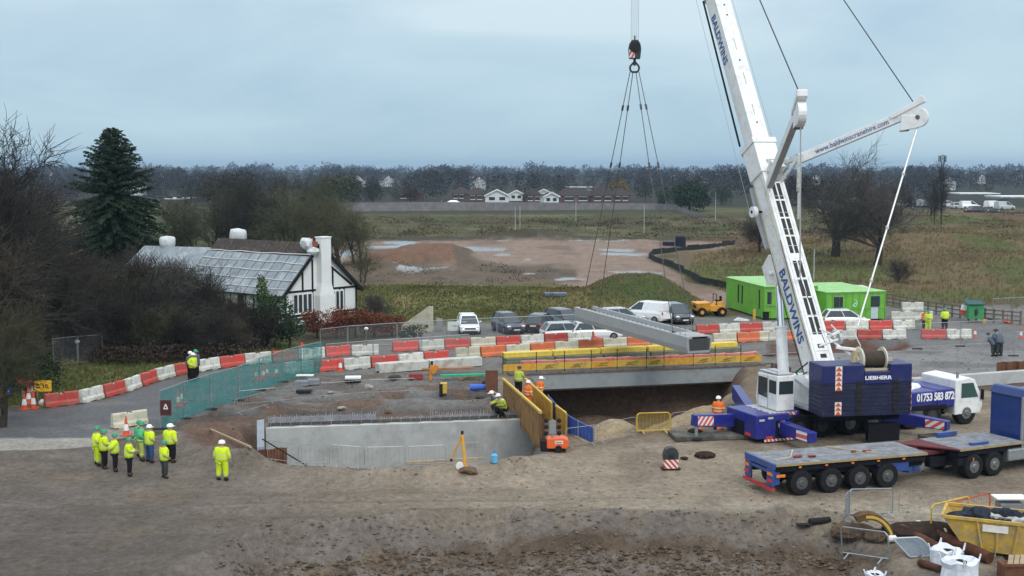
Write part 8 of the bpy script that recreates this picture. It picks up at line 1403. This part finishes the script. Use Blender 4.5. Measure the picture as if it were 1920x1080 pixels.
ws = thing('tilted_sign', 'tilted sign board, white above and red below, beside the green kiosk', 'sign', G(1806, 604)); w = MB(); w.bar((-.05, 0, 1.05), (.06, 0, 1.5), .03, .5, up=(0, 1, 0)); w = MB(); w.raw([(-.28, 0, 1.1), (.22, 0, 1.0), (.32, 0, 1.42), (-.16, 0, 1.56), (-.28, .03, 1.1), (.22, .03, 1.0), (.32, .03, 1.42), (-.16, .03, 1.56)], [(0, 1, 2, 3), (7, 6, 5, 4), (0, 4, 5, 1), (1, 5, 6, 2), (2, 6, 7, 3), (3, 7, 4, 0)]); w.build('white_panel', poly, ws); w = MB(); w.raw([(-.33, -.005, .72), (.16, -.005, .64), (.22, -.005, 1.0), (-.28, -.005, 1.1)], [(0, 1, 2, 3)]); w.build('red_panel', M('sign_red', (.55, .05, .04)), ws); w = MB(); w.tube((0, .03, 0), (0, .03, 1.2), .03, n=6); w.build('post', galv, ws)
w = MB(); w.lathe([(.15, 0), (.17, .35)], n=12); o = w.build('yellow_bucket', yel); o.location = G(1845, 606); tag(o, 'yellow bucket right of the green kiosk', 'bucket')
w = MB(); w.blob((0, 0, .1), (.45, .25, .12), 3, .2, 2); w.tube((.05, 0, .1), (.05, 0, .85), .04, n=6); o = w.build('orange_stand', M('cone_red', (.62, .09, .035))); o.location = G(1888, 606); tag(o, 'orange collapsed barrier stand on the far road at the right', 'stand')
w = MB(); w.prism([(-.65, .05), (.6, .0), (.7, .1), (-.3, .3)], (0, -.2, 0), (0, .2, 0), (1, 0, 0), (0, 0, 1)); o = w.build('white_sheet', poly); o.location = G(1390, 602); tag(o, 'white sheet heap in front of the left green cabin', 'sheet')
for i, (x, c_, l) in enumerate([(1414, yel, 'yellow post standing before the left green cabin'), (1436, blk, 'black bin left of the crane cylinder')]):
    w = MB(); w.lathe([(.12 if i == 0 else .26, 0), (.14 if i == 0 else .3, .95 if i == 0 else .75)], n=12); o = w.build('post' if i == 0 else 'black_bin', c_); o.location = G(x, 600); tag(o, l, 'post' if i == 0 else 'bin')
# hoardings, parked vehicles and masts far away on the right
hd_ = [(1838, 1846, (.25, .3, .4)), (1846, 1862, (.12, .45, .5)), (1862, 1896, (.72, .75, .76)), (1896, 1915, (.12, .45, .25))]
for i, (x0, x1, c_) in enumerate(hd_):
    Yh = 300; a = PY(x0, 441, Yh); b = PY(x1 - .5, 428, Yh); w = MB(); z0_ = max(a.z, 0); w.box((a.x, Yh, a.z - 1), (b.x, Yh + .2, b.z)); o = w.build('hoarding_panel', M('hoarding_%s' % 'abcd'[i], c_, .6, var=.2, scale=.6)); tag(o, ['narrow grey blue', 'turquoise', 'wide white', 'green'][i] + ' hoarding panel beyond the right field', 'hoarding', 'hoarding panels beyond the right field')
w = MB(); a = PY(1868, 438, 299.8); pts = [(1867, 431), (1872, 436), (1880, 433), (1886, 438), (1892, 431), (1880, 430), (1874, 432)]; w.path([PY(x, y, 299.8) for x, y in pts], .18, n=4); hp_ = [o for o in C.objects if o.name == 'hoarding_panel.002'][0]; w.build('dark_drawing', ik, hp_, world=True)
def farcar(x, y, Y, body, kind, label, rz=.1): o = build_car(body, kind, label, 'vehicles parked by the far sheds'); p = PY(x, y, Y); o.location = Vector((p.x, Y, max(p.z, 0) * 0 + gh((p.x, Y)))); o.scale = (1.5, 1.5, 1.5); o.rotation_euler.z = rz
fc = [(1818, 405, 420, 'white', 'van', 'brightest white van by the far sheds'), (1798, 403, 430, 'silver', 'hatch', 'silver vehicle left of the bright white van'), (1862, 402, 420, 'white', 'van', 'white van right of the bright one by the sheds'), (1883, 404, 410, 'silver', 'van', 'silver van nearest the shed bush'), (1776, 404, 450, 'white', 'hatch', 'small white car under the poplars'), (1610, 397, 470, 'white', 'van', 'white van glimpsed through the big oak'), (1660, 398, 460, 'silver', 'hatch', 'silver car glimpsed right of the big oak'), (1690, 399, 455, 'white', 'hatch', 'white car between the oak and the poplars'), (1735, 402, 450, 'silver', 'van', 'pale van left of the poplars'), (1850, 416, 360, 'black', 'sedan', 'black car above the hoarding panels'), (1830, 417, 358, 'black', 'sedan', 'second black car above the hoarding panels')]
for x, y, Y, b_, k_, l_ in fc: farcar(x, y, Y, b_, k_, l_, rz=random.Random(x).uniform(0, .5))
def pole(x, ytop, Y, label, r=.07, arm=False, group='thin poles in the far field'):
    p = PY(x, ytop, Y); o = thing('lamp_post' if arm else 'field_pole', label, 'lamp post' if arm else 'pole', (p.x, Y, 0), 0, group); w = MB(); w.tube((0, 0, -.2), (0, 0, p.z), r, r * .7, n=6); w.build('pole', M('pole_grey', (.42, .46, .47), .5), o)
    w = MB(); w.bar((0, 0, p.z), (1.2 if arm else .0, 0, p.z + .1 if arm else p.z + .12), .12 if arm else .1, .1); w.build('lamp_head' if arm else 'cap', M('pole_grey', (.42, .46, .47)), o)
for x, yt, Y, l in [(966, 388, 260, 'pale pole in the field, left one of the close pair'), (975, 388, 262, 'pale pole in the field, right one of the close pair'), (1208, 386, 270, 'pale pole right of the dark rope slings'), (1080, 368, 330, 'tall pole before the bungalows'), (1527, 470, 150, 'short orange brown pole above the green cabin'), (828, 375, 420, 'thin pole near the marquee'), (1342, 362, 330, 'pole with a tilted head beside the green patch')]: pole(x, yt, Y, l)
for x, yt, l in [(1712, 372, 'lamp post left of the poplars'), (1748, 362, 'lamp post between the poplars'), (1762, 360, 'lamp post right under the poplars'), (1876, 385, 'lamp post before the white shed')]: pole(x, yt, 440, l, .12, True, 'lamp posts by the far sheds')
ms = thing('tree_framed_mast', 'tall dark lattice mast with antennas on the right skyline', 'mast', (PY(1767, 300, 700).x, 700, 0)); zt_ = PY(1767, 290, 700).z; w = MB()
for sx, sy in ((-1, -1), (1, -1), (0, 1)): w.tube((sx * .9, sy * .9, 0), (sx * .5, sy * .5, zt_), .14, n=4)
for i in range(12): z_ = zt_ * i / 12; w.tube((-.9, -.9, z_), (.8, -.8, z_ + zt_ / 12), .07, n=3)
w.build('lattice', dark, ms); w = MB()
for sx in (-1.9, -1.1, 1.1, 1.9): w.cbox((sx, 0, zt_ - 2.2), (.45, .45, 3.4))
w.bar((-2, 0, zt_ - 2), (2, 0, zt_ - 2), .2, .2); w.build('antennas', dark, ms)
# black silt fence round the pink earthworks, blue sheet, dark hut
sf = [(1378, 458), (1330, 466), (1268, 472), (1224, 478), (1217, 484), (1232, 492), (1262, 502), (1292, 517), (1312, 531), (1345, 537), (1378, 545)]; g = [G(*p) for p in sf]; w = MB()
for a, b in zip(g, g[1:]):
    n = max(1, int((b - a).length / 4)); 
    for k in range(n): w.bar(a.lerp(b, k / n) + Kz * .35, a.lerp(b, (k + 1) / n) + Kz * .35, .12, .8 + .3 * math.sin(k * 2.1))
o = w.build('silt_fence', M('silt_black', (.025, .032, .028), .7, var=.4)); tag(o, 'low black membrane fence curving along the edge of the pink earthworks', 'fence')
w = MB(); w.box((-1.1, -.6, 0), (1.1, .6, .3)); o = w.build('blue_sheet', M('blue_grey_sheet', (.09, .14, .19), .5, var=.2)); o.location = G(1042, 556); o.location.z += .05; tag(o, 'blue grey sheet lying on the grass below the earthworks', 'sheet')
hu = thing('dark_water_tank', 'dark upright tank on the far edge of the pink earthworks', 'tank', G(1276, 462)); w = MB(); w.lathe([(.9, 0), (.9, 1.6), (.7, 1.8)], n=12); w.build('tank_body', M('tank_dark', (.02, .025, .04), .6), hu); w = MB(); w.box((-3.0, -.5, 0), (-1.1, .5, .8)); w.build('tank_base', M('tank_dark', (.02, .025, .04)), hu)
yc = PY(1440, 702, 76); w = MB(); w.box((0, 0, 0), (2.4, .2, .75)); o = w.build('yellow_trench_box', M('machine_amber', (.6, .34, .04), .6, var=.2)); o.location = Vector((PY(1475, 705, 76).x, 76, .0)); o.rotation_euler.z = -.3; tag(o, 'amber trench sheet behind the crane cab', 'trench sheet')
sheet_pile('trench_sheet', G(1445, 690), G(1480, 700), -.2, .35, 'muddy steel trench sheets behind the crane cylinder', M('muddy_steel', (.15, .12, .10), .8, var=.3))
